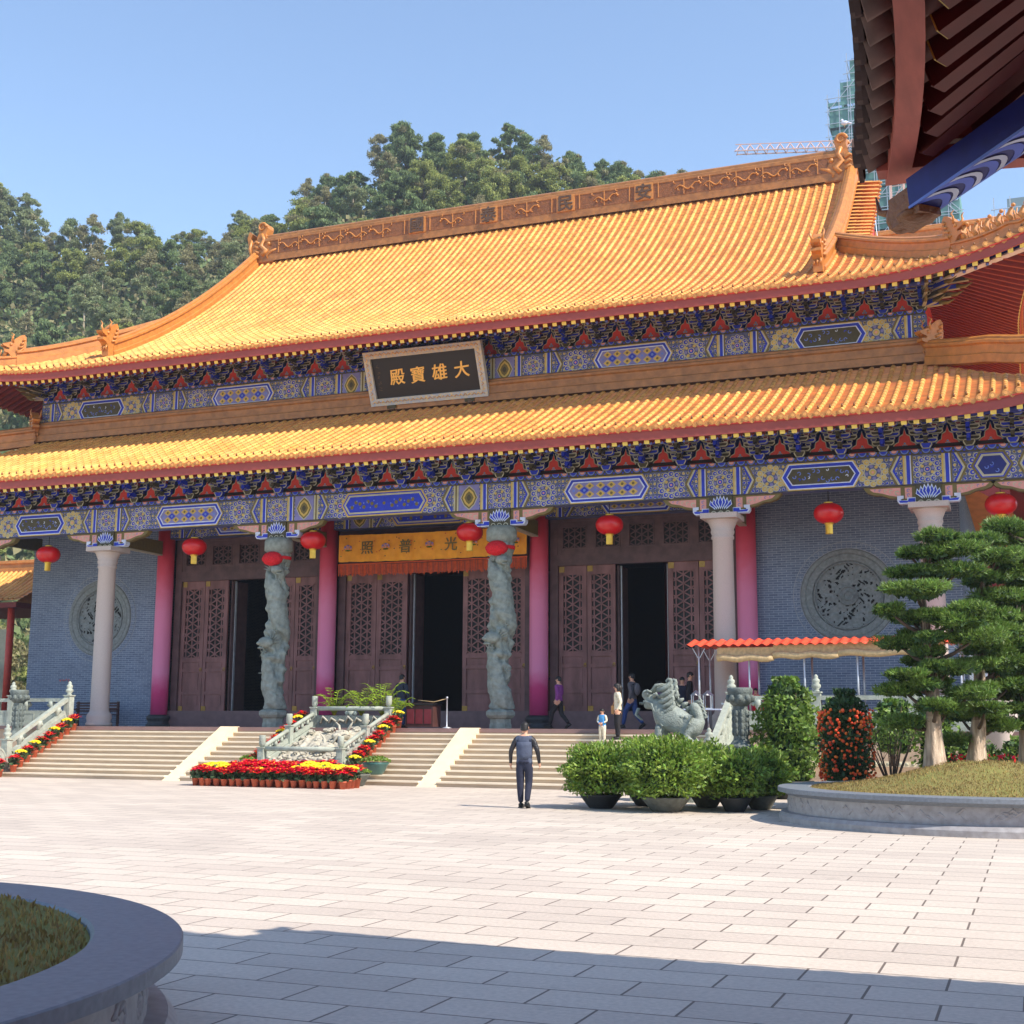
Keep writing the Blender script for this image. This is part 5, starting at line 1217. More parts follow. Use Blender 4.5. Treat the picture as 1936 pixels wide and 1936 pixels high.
put_pot('red', -10.5, YS - 0.35, 0, 'red poinsettia pot on the paving at the foot of the left balustrade', 'flower pots on the left end of the steps', 1.2)
for i in range(10):
    k = i + 2
    if k > 11: break
    for sx, side, j in ((1.68, 'right', i), (-1.68, 'left', i + 1)):
        kind = 'red' if j % 3 else 'yellow'
        put_pot(kind, sx + rnd.uniform(-0.04, 0.04), YS + 0.31 * (k - 1) + 0.15, 0.1455 * min(k, 11), ('red poinsettia' if kind == 'red' else 'yellow chrysanthemum') + ' pot on the %s step %s of the carved ramp' % (ords[i + 1] if i < 9 else 'top', side), 'flower pots stepping up beside the ramp', 1.1)
# bowls of green seedlings
for x, y, z, s_, lab in ((2.35, 33.35, 0.0, 1.1, 'low clay bowl of green seedlings at the right end of the flower bed'), (2.42, 34.35, 0.29, 1.15, 'dark green glazed bowl of seedlings on the lower right steps'), (-1.75, 34.4, 0.29, 1.0, 'dark bowl of seedlings left of the carved ramp'), (-1.9, 33.3, 0.0, 0.9, 'small bowl of seedlings behind the yellow flowers at left')):
    t = empty('seedling_bowl', (x, y, z), lab, 'planter bowl', 'bowls of green seedlings'); mb = MB()
    mb.lathe([(0.16 * s_, 0), (0.20 * s_, 0.03), (0.32 * s_, 0.28), (0.36 * s_, 0.34), (0.33 * s_, 0.34), (0.3 * s_, 0.28)], (0, 0, 0), 'potgreen' if z > 0 else 'potgrey', 20); mb.build('bowl', t)
    mb = MB(); n = 420; a = nrng.uniform(0, 2 * PI, n); r_ = 0.36 * s_ * np.sqrt(nrng.uniform(0, 1, n)); C = np.c_[r_ * np.cos(a), r_ * np.sin(a), 0.34 + 0.16 * s_ * np.sqrt(np.clip(1 - (r_ / (0.38 * s_)) ** 2, 0, 1)) * nrng.uniform(0.5, 1, n)]
    leaves(mb, C, 0.045, 'leafbright', 0.7, up=0.3); mb.build('foliage', t)
# palms behind the ramp on the terrace
for i, (x, y, s_, pos) in enumerate(((-0.85, 37.75, 0.85, 'leftmost'), (0.1, 37.8, 1.0, 'middle'), (0.85, 37.75, 1.05, 'right-hand'), (1.42, 37.7, 0.7, 'small outer'))):
    t = empty('potted_palm', (x, y, ZP), pos + ' of the yellow-green palms potted behind the carved ramp', 'potted palm', 'palms behind the carved ramp')
    mb = MB(); mb.lathe([(0.12, 0), (0.17, 0.3), (0.19, 0.3), (0.19, 0.34), (0.15, 0.34)], (0, 0, 0), 'pot', 14); mb.build('pot', t)
    mb = MB(); nf = 19
    for k in range(nf):
        a = k * 2.399; L_ = 1.35 * s_ * rnd.uniform(0.75, 1.1); el = rnd.uniform(0.5, 1.1); P = []
        for j in range(9): q = j / 8; P.append(np.array([math.cos(a) * L_ * 0.62 * q * (1 - 0.2 * el), math.sin(a) * L_ * 0.62 * q * (1 - 0.2 * el), 0.32 + L_ * (1.15 * el * q + 0.45 * q - (0.75 + 0.2 * el) * q * q * 0.9)]))
        mb.tube(P, 0.008, 'palm', n=4)
        for j in range(2, 9):
            d = P[j] - P[j - 1]; d /= np.linalg.norm(d); sd_ = np.array([-math.sin(a), math.cos(a), 0])
            for q in (-1, 1):
                ln_ = 0.20 * s_ * (1 - 0.5 * abs(j - 5) / 4); u = (d * 0.7 + sd_ * q + np.array([0, 0, -0.25])); u = u / np.linalg.norm(u) * ln_ / 2; w_ = np.cross(u, [0, 0, 1.0]); w_ = w_ / (np.linalg.norm(w_) + 1e-6) * 0.020 + d * 0.012
                V, F = rhomb((P[j] + u)[None], u[None], w_[None]); mb.bulk(V, F, 'palm')
    mb.build('fronds', t)

# ================================================================ CLIPPED SHRUBS IN BOWLS
def bowl_shrub(x, y, R_, h, pm, label, dense=2600):
    t = empty('potted_shrub', (x, y, 0), label, 'potted shrub', 'clipped shrubs in round bowls on the paving')
    pr = R_ * 0.42
    mb = MB(); mb.lathe([(pr * 0.62, 0), (pr * 0.7, 0.02), (pr * 1.0, 0.16), (pr * 1.18, 0.25), (pr * 1.24, 0.29), (pr * 1.1, 0.29), (pr * 1.0, 0.23)], (0, 0, 0), pm, 22); mb.lathe([(0.01, 0.0), (pr * 0.9, 0)], (0, 0, 0.25), 'soil', 16); mb.build('bowl', t)
    RZ = (h - 0.20) / 2 * 1.03; mb = MB(); zc = h - RZ
    for k in range(6): a = k * 1.05; mb.tube([(0.05 * math.cos(a), 0.05 * math.sin(a), 0.36), (0.12 * math.cos(a), 0.12 * math.sin(a), 0.5), (R_ * 0.5 * math.cos(a), R_ * 0.5 * math.sin(a), zc)], [0.03, 0.025, 0.012], 'barkdark', n=6)
    mb.build('stems', t)
    mb = MB(); C, d = blob((0, 0, zc), (R_, R_, RZ), int(dense * 2.6), 0.35); k = C[:, 2] > 0.24 + 0.14 * nrng.random(len(C)); leaves(mb, C[k], 0.052, 'leafbright', 0.42, outward=d[k] * 0.8, up=0.2)
    C, d = blob((0, 0, zc), (R_ * 0.7, R_ * 0.7, RZ * 0.7), 900, 0.3); leaves(mb, C, 0.12, 'leafdark', 0.6); mb.build('foliage', t)
bowl_shrub(11.62, 26.65, 0.86, 1.34, 'potblack', 'leftmost clipped shrub, in a black bowl on the paving', 3200)
bowl_shrub(12.25, 27.9, 0.80, 1.46, 'potblack', 'clipped shrub in the back row directly before the stone beast', 2600)
bowl_shrub(13.12, 26.2, 0.98, 1.48, 'potgrey', 'largest clipped shrub, in a grey clay bowl at the centre of the group', 4000)
bowl_shrub(13.55, 27.95, 0.72, 1.38, 'potgrey', 'clipped shrub half hidden behind the largest one', 2400)
bowl_shrub(14.40, 26.75, 0.66, 1.22, 'potblack', 'dark clipped shrub in a black bowl second from the right', 2200)
bowl_shrub(14.72, 27.75, 0.70, 1.26, 'potgrey', 'rightmost clipped shrub, in a pale grey bowl', 2400)

def column_shrub(x, y, r_, z0, h, label, name='tall_shrub', cat='shrub', m='leaf', n=5200, fruit=0, pot=None, group=None, lsz=0.07, open_=0.5):
    t = empty(name, (x, y, 0), label, cat, group)
    if pot:
        mb = MB(); mb.lathe([(r_ * 0.55, 0), (r_ * 0.72, 0.34), (r_ * 0.78, 0.36), (r_ * 0.78, 0.42), (r_ * 0.66, 0.42)], (0, 0, 0), pot, 20); mb.build('pot', t)
    mb = MB()
    for k in range(7): a = k * 0.9; mb.tube([(0.05 * math.cos(a), 0.05 * math.sin(a), max(0.02, z0 - 0.3)), (r_ * 0.3 * math.cos(a), r_ * 0.3 * math.sin(a), z0 + h * 0.4), (r_ * 0.6 * math.cos(a), r_ * 0.6 * math.sin(a), z0 + h * 0.85)], [0.03, 0.02, 0.008], 'barkdark', n=5)
    mb.build('stems', t)
    mb = MB(); u = nrng.uniform(0, 1, n); a = nrng.uniform(0, 2 * PI, n); prof = (np.sin(np.clip(u * 1.08, 0, 1) * PI * 0.92 + 0.12)) ** 0.45
    rr_ = r_ * prof * nrng.uniform(open_, 1.05, n) * (1 + 0.14 * np.sin(a * 3 + u * 9) + 0.1 * np.sin(u * 31 + a * 2)); C = np.c_[rr_ * np.cos(a), rr_ * np.sin(a), z0 + h * u]
    leaves(mb, C, lsz, m, 0.5, up=0.2)
    n2 = n // 5; u = nrng.uniform(0.05, 0.9, n2); a = nrng.uniform(0, 2 * PI, n2); C = np.c_[r_ * 0.5 * np.cos(a), r_ * 0.5 * np.sin(a), z0 + h * u]; leaves(mb, C, lsz * 1.7, 'leafdark', 0.6); mb.build('foliage', t)
    if fruit:
        mb = MB()
        for k in range(fruit):
            u = rnd.uniform(0.02, 0.80); a = rnd.uniform(PI * 0.9, PI * 2.1); q = r_ * rnd.uniform(0.86, 1.06); mb.ball((q * math.cos(a), q * math.sin(a), z0 + h * u), rnd.uniform(0.026, 0.038), 'florange', 7, 5)
        mb.build('fruit', t, kind='stuff', label='many small orange kumquats')
    return t
column_shrub(14.52, 32.3, 0.78, 0.32, 2.55, 'tall bushy green shrub in a black pot right of the stone pillar', pot='potblack', n=6500, open_=0.35)
column_shrub(16.25, 29.6, 0.56, 0.30, 2.2, 'kumquat bush covered in orange fruit beside the tall green shrub', 'kumquat_bush', 'bush', 'leafdark', 5200, 330, pot='potgrey', lsz=0.055)
for i, (x, y, r_, z0, h, lab) in enumerate(((15.5, 33.6, 0.55, 0.3, 2.1, 'dark shrub behind and left of the kumquat bush'), (17.0, 32.2, 0.6, 1.1, 1.25, 'thin pale-leaved shrub between the kumquat bush and the cloud-pruned tree'), (17.9, 32.6, 0.6, 0.5, 1.7, 'shrub hidden behind the first cloud-pruned trunk'), (18.8, 32.6, 0.7, 0.2, 1.2, 'low shrub between the cloud-pruned trunks'), (19.8, 32.6, 0.7, 0.2, 1.3, 'low shrub at the right border between the last two trunks'))):
    column_shrub(x, y, r_, z0, h, lab, 'garden_shrub', 'shrub', 'leaf', 2200, 0, None, 'shrubs along the terrace wall', 0.06, 0.1)
# bare multi-stemmed shrub
t = empty('bare_shrub', (17.15, 29.8, 0.0), 'bare brown multi-stemmed shrub left of the pale tree trunk', 'shrub'); mb = MB()
for k in range(13):
    a = k * 2.4; r_ = rnd.uniform(0.25, 0.6); p0 = Vector((0, 0, 0.3)); p1 = Vector((r_ * 0.5 * math.cos(a), r_ * 0.5 * math.sin(a), 0.95)); p2 = Vector((r_ * math.cos(a), r_ * math.sin(a), 1.6 + rnd.uniform(-0.2, 0.2))); mb.tube([p0, p1, p2], [0.022, 0.015, 0.005], 'barkdark', n=5)
    for j in range(3): q = p1.lerp(p2, rnd.random()); mb.tube([q, q + Vector((rnd.uniform(-0.2, 0.2), rnd.uniform(-0.2, 0.2), 0.25))], [0.008, 0.003], 'barkdark', n=4)
mb.build('stems', t)
mb = MB(); C = np.c_[nrng.normal(0, 0.35, 380), nrng.normal(0, 0.35, 380), nrng.uniform(1.35, 1.85, 380)]; leaves(mb, C, 0.05, 'leaf', 0.5); mb.build('foliage', t)
# red annuals by the planter
for i, x in enumerate(np.arange(18.35, 20.6, 0.28)):
    t = empty('bedding_flower', (x, 29.1 + 0.1 * (i % 2), 0.62), 'low red bedding flower on the grass edge behind the tree trunks', 'flower', 'red bedding flowers behind the trees'); mb = MB()
    C = np.c_[nrng.normal(0, 0.1, 40), nrng.normal(0, 0.1, 40), nrng.uniform(0.1, 0.42, 40)]; leaves(mb, C, 0.06, 'leafdark', 0.5); mb.build('foliage', t)
    mb = MB(); C = np.c_[nrng.normal(0, 0.1, 16), nrng.normal(0, 0.1, 16), nrng.uniform(0.36, 0.52, 16)]; leaves(mb, C, 0.045, 'flred', 0.8); mb.build('flowers', t)

# ================================================================ ROUND PLANTERS
def planter(cx, cy, R_, zr_, mound, label, glabel, RI=0.54):
    t = empty('round_planter', (cx, cy, 0), label, 'planter')
    mb = MB(); n = 96; prof = [(R_ + 0.02, 0), (R_ + 0.02, 0.10), (R_ - 0.03, 0.16), (R_ - 0.14, 0.17), (R_ - 0.16, zr_ - 0.14)]; mb.lathe(prof, (0, 0, 0), 'planter', n, smooth=False); mb.build('wall', t)
    mb = MB(); mb.lathe([(R_ - 0.17, zr_ - 0.15), (R_ - 0.13, zr_ - 0.14), (R_ - 0.07, zr_ - 0.10), (R_ - 0.02, zr_ - 0.085), (R_ + 0.03, zr_ - 0.08), (R_ + 0.03, zr_ - 0.008), (R_ + 0.022, zr_), (R_ - RI + 0.02, zr_), (R_ - RI, zr_ - 0.02), (R_ - RI, zr_ - 0.2)], (0, 0, 0), 'rim', 144, smooth=False); mb.build('coping', t)
    mb = MB()   # carved relief panels round the wall
    for k in range(46):
        a0 = 2 * PI * k / 46
        for j in range(5):
            a = a0 + rnd.uniform(0, 0.12); z = rnd.uniform(0.2, zr_ - 0.2); rr_ = R_ - 0.165
            P = [(rr_ * math.cos(a + 0.018 * q) , rr_ * math.sin(a + 0.018 * q), z + 0.045 * math.sin(q * 1.7 + j)) for q in range(4)]
            mb.tube(P, [0.016, 0.03, 0.024, 0.008], 'planter', n=5)
    if mound < 0.2 or True: mb.build('relief_carving', t)
    # grass mound
    mb = MB(); nr, na = 22, 72; V = []; F = []
    for i in range(nr + 1):
        r_ = (R_ - RI) * i / nr; h = mound * (math.cos(PI * min(1, i / nr)) * 0.5 + 0.5)
        for j in range(na): a = 2 * PI * j / na; V.append((r_ * math.cos(a), r_ * math.sin(a), zr_ - 0.03 + h + 0.02 * math.sin(r_ * 3 + a * 4)))
    F = [(i * na + j, i * na + (j + 1) % na, (i + 1) * na + (j + 1) % na, (i + 1) * na + j) for i in range(nr) for j in range(na)]
    mb.bulk(V, F, 'grass', True); n = 26000 if mound < 0.3 else 22000
    a = nrng.uniform(0, 2 * PI, n); r_ = (R_ - RI - 0.02) * np.sqrt(nrng.uniform(0, 1, n)); q = r_ / (R_ - RI); h = mound * (np.cos(PI * q) * 0.5 + 0.5) + 0.02 * np.sin(r_ * 3 + a * 4)
    C = np.c_[r_ * np.cos(a), r_ * np.sin(a), zr_ - 0.03 + h]; hh = nrng.uniform(0.015, 0.055, (n, 1)); D = unit(n) * 0.5; D[:, 2] = 1; U = D * hh / 2; W = np.cross(U, unit(n)); W = W / (np.linalg.norm(W, axis=1, keepdims=True) + 1e-9) * nrng.uniform(0.004, 0.011, (n, 1))
    V, F = rhomb(C + U, U, W); mb.bulk(V, F, 'grassblade'); o = mb.build('planter_lawn', None, (cx, cy, 0), kind='stuff', label=glabel, category='grass')
    return t
planter(12.95, 4.15, 3.46, 0.55, 0.05, 'round granite planter with polished coping in the left foreground', 'dry brown-green lawn inside the left foreground planter', 0.45)
planter(19.25, 25.75, 3.72, 0.60, 0.50, 'round granite planter holding the cloud-pruned trees at right', 'yellow-green grass mound inside the right planter')

# cloud-pruned trees
T1 = [(18.53, 25.76, 5.25, 0.43, 0.15), (18.74, 26.04, 5.03, 0.67, 0.18), (18.04, 25.88, 4.97, 0.27, 0.13), (18.9, 26.09, 4.62, 0.55, 0.18), (17.91, 26.11, 4.63, 0.39, 0.15), (18.12, 25.61, 4.26, 0.66, 0.16), (17.63, 25.56, 3.87, 0.3, 0.13), (17.98, 26.3, 3.76, 0.51, 0.15), (18.87, 25.78, 3.64, 0.5, 0.2), (19.08, 25.76, 3.87, 0.43, 0.15), (18.02, 26.45, 3.45, 0.31, 0.14), (19.14, 25.97, 3.37, 0.63, 0.2), (17.72, 26.3, 3.29, 0.44, 0.15), (18.28, 25.98, 3.11, 0.33, 0.13), (18.61, 26.13, 2.78, 0.54, 0.17), (17.87, 25.69, 2.67, 0.38, 0.13), (17.79, 26.12, 2.41, 0.55, 0.17), (18.39, 26.33, 2.11, 0.44, 0.19), (17.8, 26.02, 1.8, 0.42, 0.18), (18.99, 26.22, 2.32, 0.47, 0.15)]
T2 = [(19.32, 27.65, 5.4, 0.43, 0.2), (19.56, 27.11, 5.0, 0.52, 0.19), (19.4, 27.73, 4.65, 0.46, 0.18), (19.63, 27.58, 4.27, 0.53, 0.19), (19.44, 27.32, 3.87, 0.46, 0.18), (19.61, 27.08, 3.53, 0.42, 0.17), (19.27, 27.83, 3.23, 0.54, 0.18), (19.02, 27.48, 2.92, 0.46, 0.16), (19.56, 27.7, 2.99, 0.39, 0.16), (19.69, 27.84, 2.55, 0.54, 0.18), (19.06, 27.69, 2.0, 0.59, 0.2), (19.38, 27.88, 1.75, 0.45, 0.18), (18.56, 27.41, 1.46, 0.32, 0.14), (18.69, 27.77, 1.94, 0.36, 0.14)]
T3 = [(19.69, 28.35, 5.75, 0.47, 0.2), (19.54, 28.79, 5.55, 0.44, 0.18), (19.93, 28.74, 5.52, 0.37, 0.18), (20.03, 28.04, 5.09, 0.43, 0.18), (19.8, 28.07, 4.81, 0.43, 0.18), (20.07, 28.15, 4.54, 0.43, 0.18), (19.89, 28.82, 4.21, 0.48, 0.18), (20.02, 28.34, 3.8, 0.44, 0.18), (19.82, 28.51, 3.42, 0.4, 0.16), (20.05, 28.22, 3.14, 0.47, 0.18), (19.96, 28.41, 2.69, 0.47, 0.18), (19.7, 28.3, 2.37, 0.47, 0.18), (19.98, 28.27, 1.79, 0.4, 0.18), (20.48, 28.48, 5.33, 0.48, 0.2), (20.5, 28.48, 4.66, 0.55, 0.2), (20.46, 28.76, 3.96, 0.55, 0.2), (20.44, 28.56, 3.02, 0.55, 0.2), (20.44, 28.79, 2.38, 0.55, 0.2)]
for pads, base, top, lab in ((T1, (18.30, 26.0, 0.95), (18.35, 26.0, 5.2), 'cloud-pruned tree with a pale gnarled trunk nearest the planter edge'), (T2, (18.95, 27.5, 0.85), (19.4, 27.5, 5.3), 'cloud-pruned tree in the middle of the planter group'), (T3, (19.9, 28.3, 0.8), (20.0, 28.45, 5.6), 'tallest cloud-pruned tree, at the right border of the picture')):
    pads = list(pads); r9 = random.Random(int(base[0] * 10))
    for zt in np.arange(2.05, top[2] - 0.2, 0.42):
        f9 = (zt - base[2]) / (top[2] - base[2])
        for a9 in (r9.uniform(0.3, 2.8), r9.uniform(4.2, 5.2)):
            q9 = (0.72 - 0.42 * f9) * r9.uniform(0.5, 1.1); pads.append((base[0] + (top[0] - base[0]) * f9 + q9 * math.cos(a9), base[1] + q9 * math.sin(a9), zt + r9.uniform(-0.08, 0.08), 0.36 - 0.1 * f9, 0.12))
    t = empty('cloud_pruned_tree', base, lab, 'tree', 'cloud-pruned trees in the round planter')
    B = Vector(base); Tp = Vector(top) - B; P = []; Rr = []
    for k in range(12):
        q = k / 11; P.append(Vector((Tp.x * q + 0.10 * math.sin(q * 7 + base[0]) * q - 0.12 * (1 - q) * q, Tp.y * q + 0.06 * math.cos(q * 6), Tp.z * q - 0.15 * (k == 0)))); Rr.append(0.148 * (1 - q) ** 1.5 + 0.03 + (0.05 if k == 0 else 0))
    mb = MB(); V = []
    for k in range(60):
        q = k / 59 * 11; i0 = min(10, int(q)); f_ = q - i0; c = P[i0].lerp(P[i0 + 1], f_); r_ = Rr[i0] * (1 - f_) + Rr[i0 + 1] * f_
        for j in range(20):
            a = 2 * PI * j / 20; g_ = r_ * (1 + 0.13 * math.sin(a * 3 + q * 0.5) + 0.08 * math.sin(a * 7 - q * 0.9) + 0.03 * math.sin(q * 6 + a * 5)); V.append((c.x + g_ * math.cos(a), c.y + g_ * math.sin(a), c.z))
    KB = 13
    Fa = [(k * 20 + j, k * 20 + (j + 1) % 20, (k + 1) * 20 + (j + 1) % 20, (k + 1) * 20 + j) for k in range(59) for j in range(20)]
    mb.bulk(V[:20 * (KB + 1)], Fa[:20 * KB], 'barklow', True); mb.bulk(V[20 * KB:], [tuple(q - 20 * KB for q in f) for f in Fa[20 * KB:]], 'bark', True)
    for x, y, z, w_, h in pads:
        c = Vector((x, y, z)) - B; zz = max(0.7, c.z - 0.25 - 0.3 * (Vector((c.x, c.y, 0)) - Vector((0, 0, 0))).length); q = min(10.99, zz / Tp.z * 11); i0 = max(0, int(q)); s0 = P[i0].lerp(P[min(11, i0 + 1)], q - i0)
        if s0.z < 0.5: s0.z = 0.5
        mid = (s0 + c) / 2 + Vector((0, 0, -0.08)); mb.tube([s0, mid, c + Vector((0, 0, -h * 0.3))], [0.045, 0.035, 0.015], 'barkdark', n=6)
    mb.build('trunk', t)
    for x, y, z, w_, h in pads:
        w_ *= 1.08; h *= 0.95; mb = MB(); c = Vector((x, y, z)) - B; n = int(3600 * w_ + 500)
        subs = [(0, 0, 0, 1.0)] + [(rnd.uniform(-0.62, 0.62), rnd.uniform(-0.5, 0.5), rnd.uniform(-0.25, 0.3), rnd.uniform(0.42, 0.62)) for _ in range(5)]
        for sx, sy, sz, sr in subs:
            C, d = blob((c.x + sx * w_, c.y + sy * w_, c.z + sz * h), (w_ * sr * (0.9 if sr == 1 else 1), w_ * sr * 0.85, h * (0.85 if sr == 1 else 0.8)), int(n * (0.4 if sr == 1 else 0.17)), 0.5)
            keep = C[:, 2] > c.z - h * 0.75; leaves(mb, C[keep], 0.052, 'pine', 0.16, outward=d[keep] * 0.9, up=0.45)
        C, d = blob((c.x, c.y, c.z - 0.03), (w_ * 0.75, w_ * 0.6, h * 0.4), 200, 0.1); leaves(mb, C, 0.11, 'leafdark', 0.6)
        mb.build('foliage_pad', t)
# ================================================================ STONE BEAST
def skin_mesh(name, J, E, m_of, sub=2):
    """J: name -> (pos, rx[, ry]); E: edges by name; grown with a Skin modifier into one continuous surface. m_of(face centre)->material"""
    names = list(J); me = bpy.data.meshes.new(name); me.from_pydata([J[n][0] for n in names], [(names.index(a), names.index(b)) for a, b in E], [])
    o = bpy.data.objects.new(name, me); COL.objects.link(o); md = o.modifiers.new('s', 'SKIN'); md.use_smooth_shade = True
    if not me.skin_vertices: 
        import bmesh
        bm = bmesh.new(); bm.from_mesh(me); bm.verts.layers.skin.verify(); bm.to_mesh(me); bm.free()
    sv = me.skin_vertices[0].data
    for i, n in enumerate(names):
        j = J[n]; sv[i].radius = (j[1], j[2] if len(j) > 2 else j[1]); sv[i].use_root = (i == 0)
    sb = o.modifiers.new('b', 'SUBSURF'); sb.levels = sub; sb.render_levels = sub
    bpy.context.view_layer.update(); ev = o.evaluated_get(bpy.context.evaluated_depsgraph_get()); r = bpy.data.meshes.new_from_object(ev)
    V = np.array([v.co[:] for v in r.vertices]); F = [tuple(p.vertices) for p in r.polygons]
    bpy.data.objects.remove(o); bpy.data.meshes.remove(me); bpy.data.meshes.remove(r)
    return V, F
def add_skin(mb, V, F, m_of):
    o = len(mb.v); mb.v.extend([tuple(v) for v in V])
    for f in F:
        c = V[list(f)].mean(axis=0); mb.f.append(tuple(o + k for k in f)); mb.m.append(mb.mi(m_of(c))); mb.sm.append(True)
t = empty('stone_beast_statue', (12.35, 30.0, 0), 'grey-green carved mythical beast on a pedestal, head raised toward the left', 'statue')
mb = MB(); mb.box(-0.95, 0.95, -0.5, 0.5, 0, 0.2, 'bluestone'); mb.box(-0.8, 0.8, -0.4, 0.4, 0.2, 0.95, 'bluestone'); mb.box(-0.9, 0.9, -0.46, 0.46, 0.95, 1.12, 'bluestone'); mb.build('pedestal', t)
J = dict(hip=((0.40, 0, 1.66), 0.30, 0.25), mid=((0.1, 0, 1.80), 0.31, 0.27), chest=((-0.20, 0, 1.92), 0.33, 0.28), neck=((-0.30, 0, 2.16), 0.27, 0.23), head=((-0.42, 0, 2.36), 0.24, 0.21), muz=((-0.64, 0, 2.40), 0.15, 0.14), nose=((-0.78, 0, 2.46), 0.09, 0.10),
         jaw=((-0.58, 0, 2.16), 0.10, 0.10), jawt=((-0.74, 0, 2.14), 0.06, 0.08), tail=((0.58, 0, 1.82), 0.14), tail2=((0.52, 0, 2.05), 0.15), tail3=((0.40, 0, 2.24), 0.11))
E = [('hip', 'mid'), ('mid', 'chest'), ('chest', 'neck'), ('neck', 'head'), ('head', 'muz'), ('muz', 'nose'), ('head', 'jaw'), ('jaw', 'jawt'), ('hip', 'tail'), ('tail', 'tail2'), ('tail2', 'tail3')]
for s_, n in ((-1, 'l'), (1, 'r')):
    J['fs' + n] = ((-0.30, s_ * 0.2, 1.70), 0.13); J['fk' + n] = ((-0.34 + 0.1 * (s_ > 0), s_ * 0.24, 1.42), 0.085); J['fa' + n] = ((-0.36 + 0.14 * (s_ > 0), s_ * 0.25, 1.20), 0.07); J['ff' + n] = ((-0.46 + 0.14 * (s_ > 0), s_ * 0.25, 1.16), 0.075)
    J['hs' + n] = ((0.42, s_ * 0.18, 1.58), 0.16); J['hk' + n] = ((0.28, s_ * 0.24, 1.44), 0.11); J['hh' + n] = ((0.50, s_ * 0.24, 1.30), 0.07); J['ha' + n] = ((0.42, s_ * 0.24, 1.18), 0.075); J['hf' + n] = ((0.30, s_ * 0.24, 1.15), 0.07)
    E += [('chest', 'fs' + n), ('fs' + n, 'fk' + n), ('fk' + n, 'fa' + n), ('fa' + n, 'ff' + n), ('hip', 'hs' + n), ('hs' + n, 'hk' + n), ('hk' + n, 'hh' + n), ('hh' + n, 'ha' + n), ('ha' + n, 'hf' + n)]
J = {k: J[k] for k in ['mid'] + [q for q in J if q != 'mid']}
V, F = skin_mesh('beast', J, E, None); mb = MB(); add_skin(mb, V, F, lambda c: 'bluestone'); mb.build('body', t)
mb = MB()
for s_ in (-1, 1):
    mb.ball((-0.60, s_ * 0.145, 2.42), 0.055, 'bluestone', 8, 6); mb.tube([(-0.70, s_ * 0.12, 2.45), (-0.6, s_ * 0.17, 2.50), (-0.5, s_ * 0.18, 2.46)], [0.02, 0.035, 0.02], 'bluestone', n=6)
    mb.tube([(-0.52, s_ * 0.1, 2.46), (-0.40, s_ * 0.14, 2.62), (-0.22, s_ * 0.15, 2.66)], [0.05, 0.045, 0.012], 'bluestone', n=7)
    mb.tube([(-0.44, s_ * 0.19, 2.36), (-0.36, s_ * 0.28, 2.42), (-0.28, s_ * 0.25, 2.36)], [0.05, 0.045, 0.01], 'bluestone', n=6)
    for k in range(5):
        z = 2.50 - 0.13 * k; x0 = -0.34 + 0.015 * k; P = [(x0, s_ * 0.17, z), (x0 + 0.14, s_ * 0.25, z + 0.02), (x0 + 0.26, s_ * 0.24, z + 0.11), (x0 + 0.32, s_ * 0.22, z + 0.20)] + [(x0 + 0.27 + 0.06 * math.cos(q), s_ * 0.23, z + 0.20 + 0.06 * math.sin(q)) for q in (0.8, 1.8, 2.8, 3.9)]
        mb.tube(P, [0.055, 0.07, 0.06, 0.05, 0.042, 0.036, 0.03, 0.015], 'bluestone', n=7)
    for k in range(18): mb.ball((-0.22 + 0.11 * (k % 6) + 0.05 * (k // 6 % 2), s_ * (0.27 - 0.012 * (k // 6)), 1.98 - 0.13 * (k // 6) - 0.02 * (k % 6)), (0.055, 0.03, 0.045), 'bluestone', 7, 5)
    mb.tube([(-0.70, s_ * 0.13, 2.26), (-0.5, s_ * 0.22, 2.22), (-0.42, s_ * 0.24, 2.02), (-0.2, s_ * 0.27, 1.92), (-0.1, s_ * 0.26, 1.72)], [0.025, 0.03, 0.028, 0.025, 0.01], 'bluestone', n=6)
    mb.tube([(-0.86, s_ * 0.05, 2.10), (-0.92, s_ * 0.05, 1.95), (-0.78, s_ * 0.06, 1.82)], [0.03, 0.035, 0.01], 'bluestone', n=6)
    for k in range(3): mb.tube([(-0.28 + 0.1 * k, s_ * 0.27, 1.80), (-0.22 + 0.1 * k, s_ * 0.29, 1.68), (-0.14 + 0.1 * k, s_ * 0.27, 1.74)], [0.03, 0.035, 0.01], 'bluestone', n=5)
    for k in range(4): mb.tube([(-0.72 - 0.03 * k, s_ * 0.07, 2.24), (-0.72 - 0.03 * k, s_ * 0.07, 2.18)], [0.014, 0.004], 'bluestone', n=4)
for k in range(7): mb.tube([(-0.12 + 0.1 * k, 0, 2.42 - 0.09 * k), (0.02 + 0.1 * k, 0, 2.50 - 0.09 * k)], [0.09, 0.02], 'bluestone', n=5)
for k in range(5): mb.tube([(0.60 - 0.03 * k, 0, 1.85 + 0.09 * k), (0.74 - 0.03 * k, 0.03, 1.92 + 0.09 * k), (0.68 - 0.03 * k, 0, 2.02 + 0.09 * k)], [0.06, 0.05, 0.01], 'bluestone', n=5)
mb.build('mane', t)

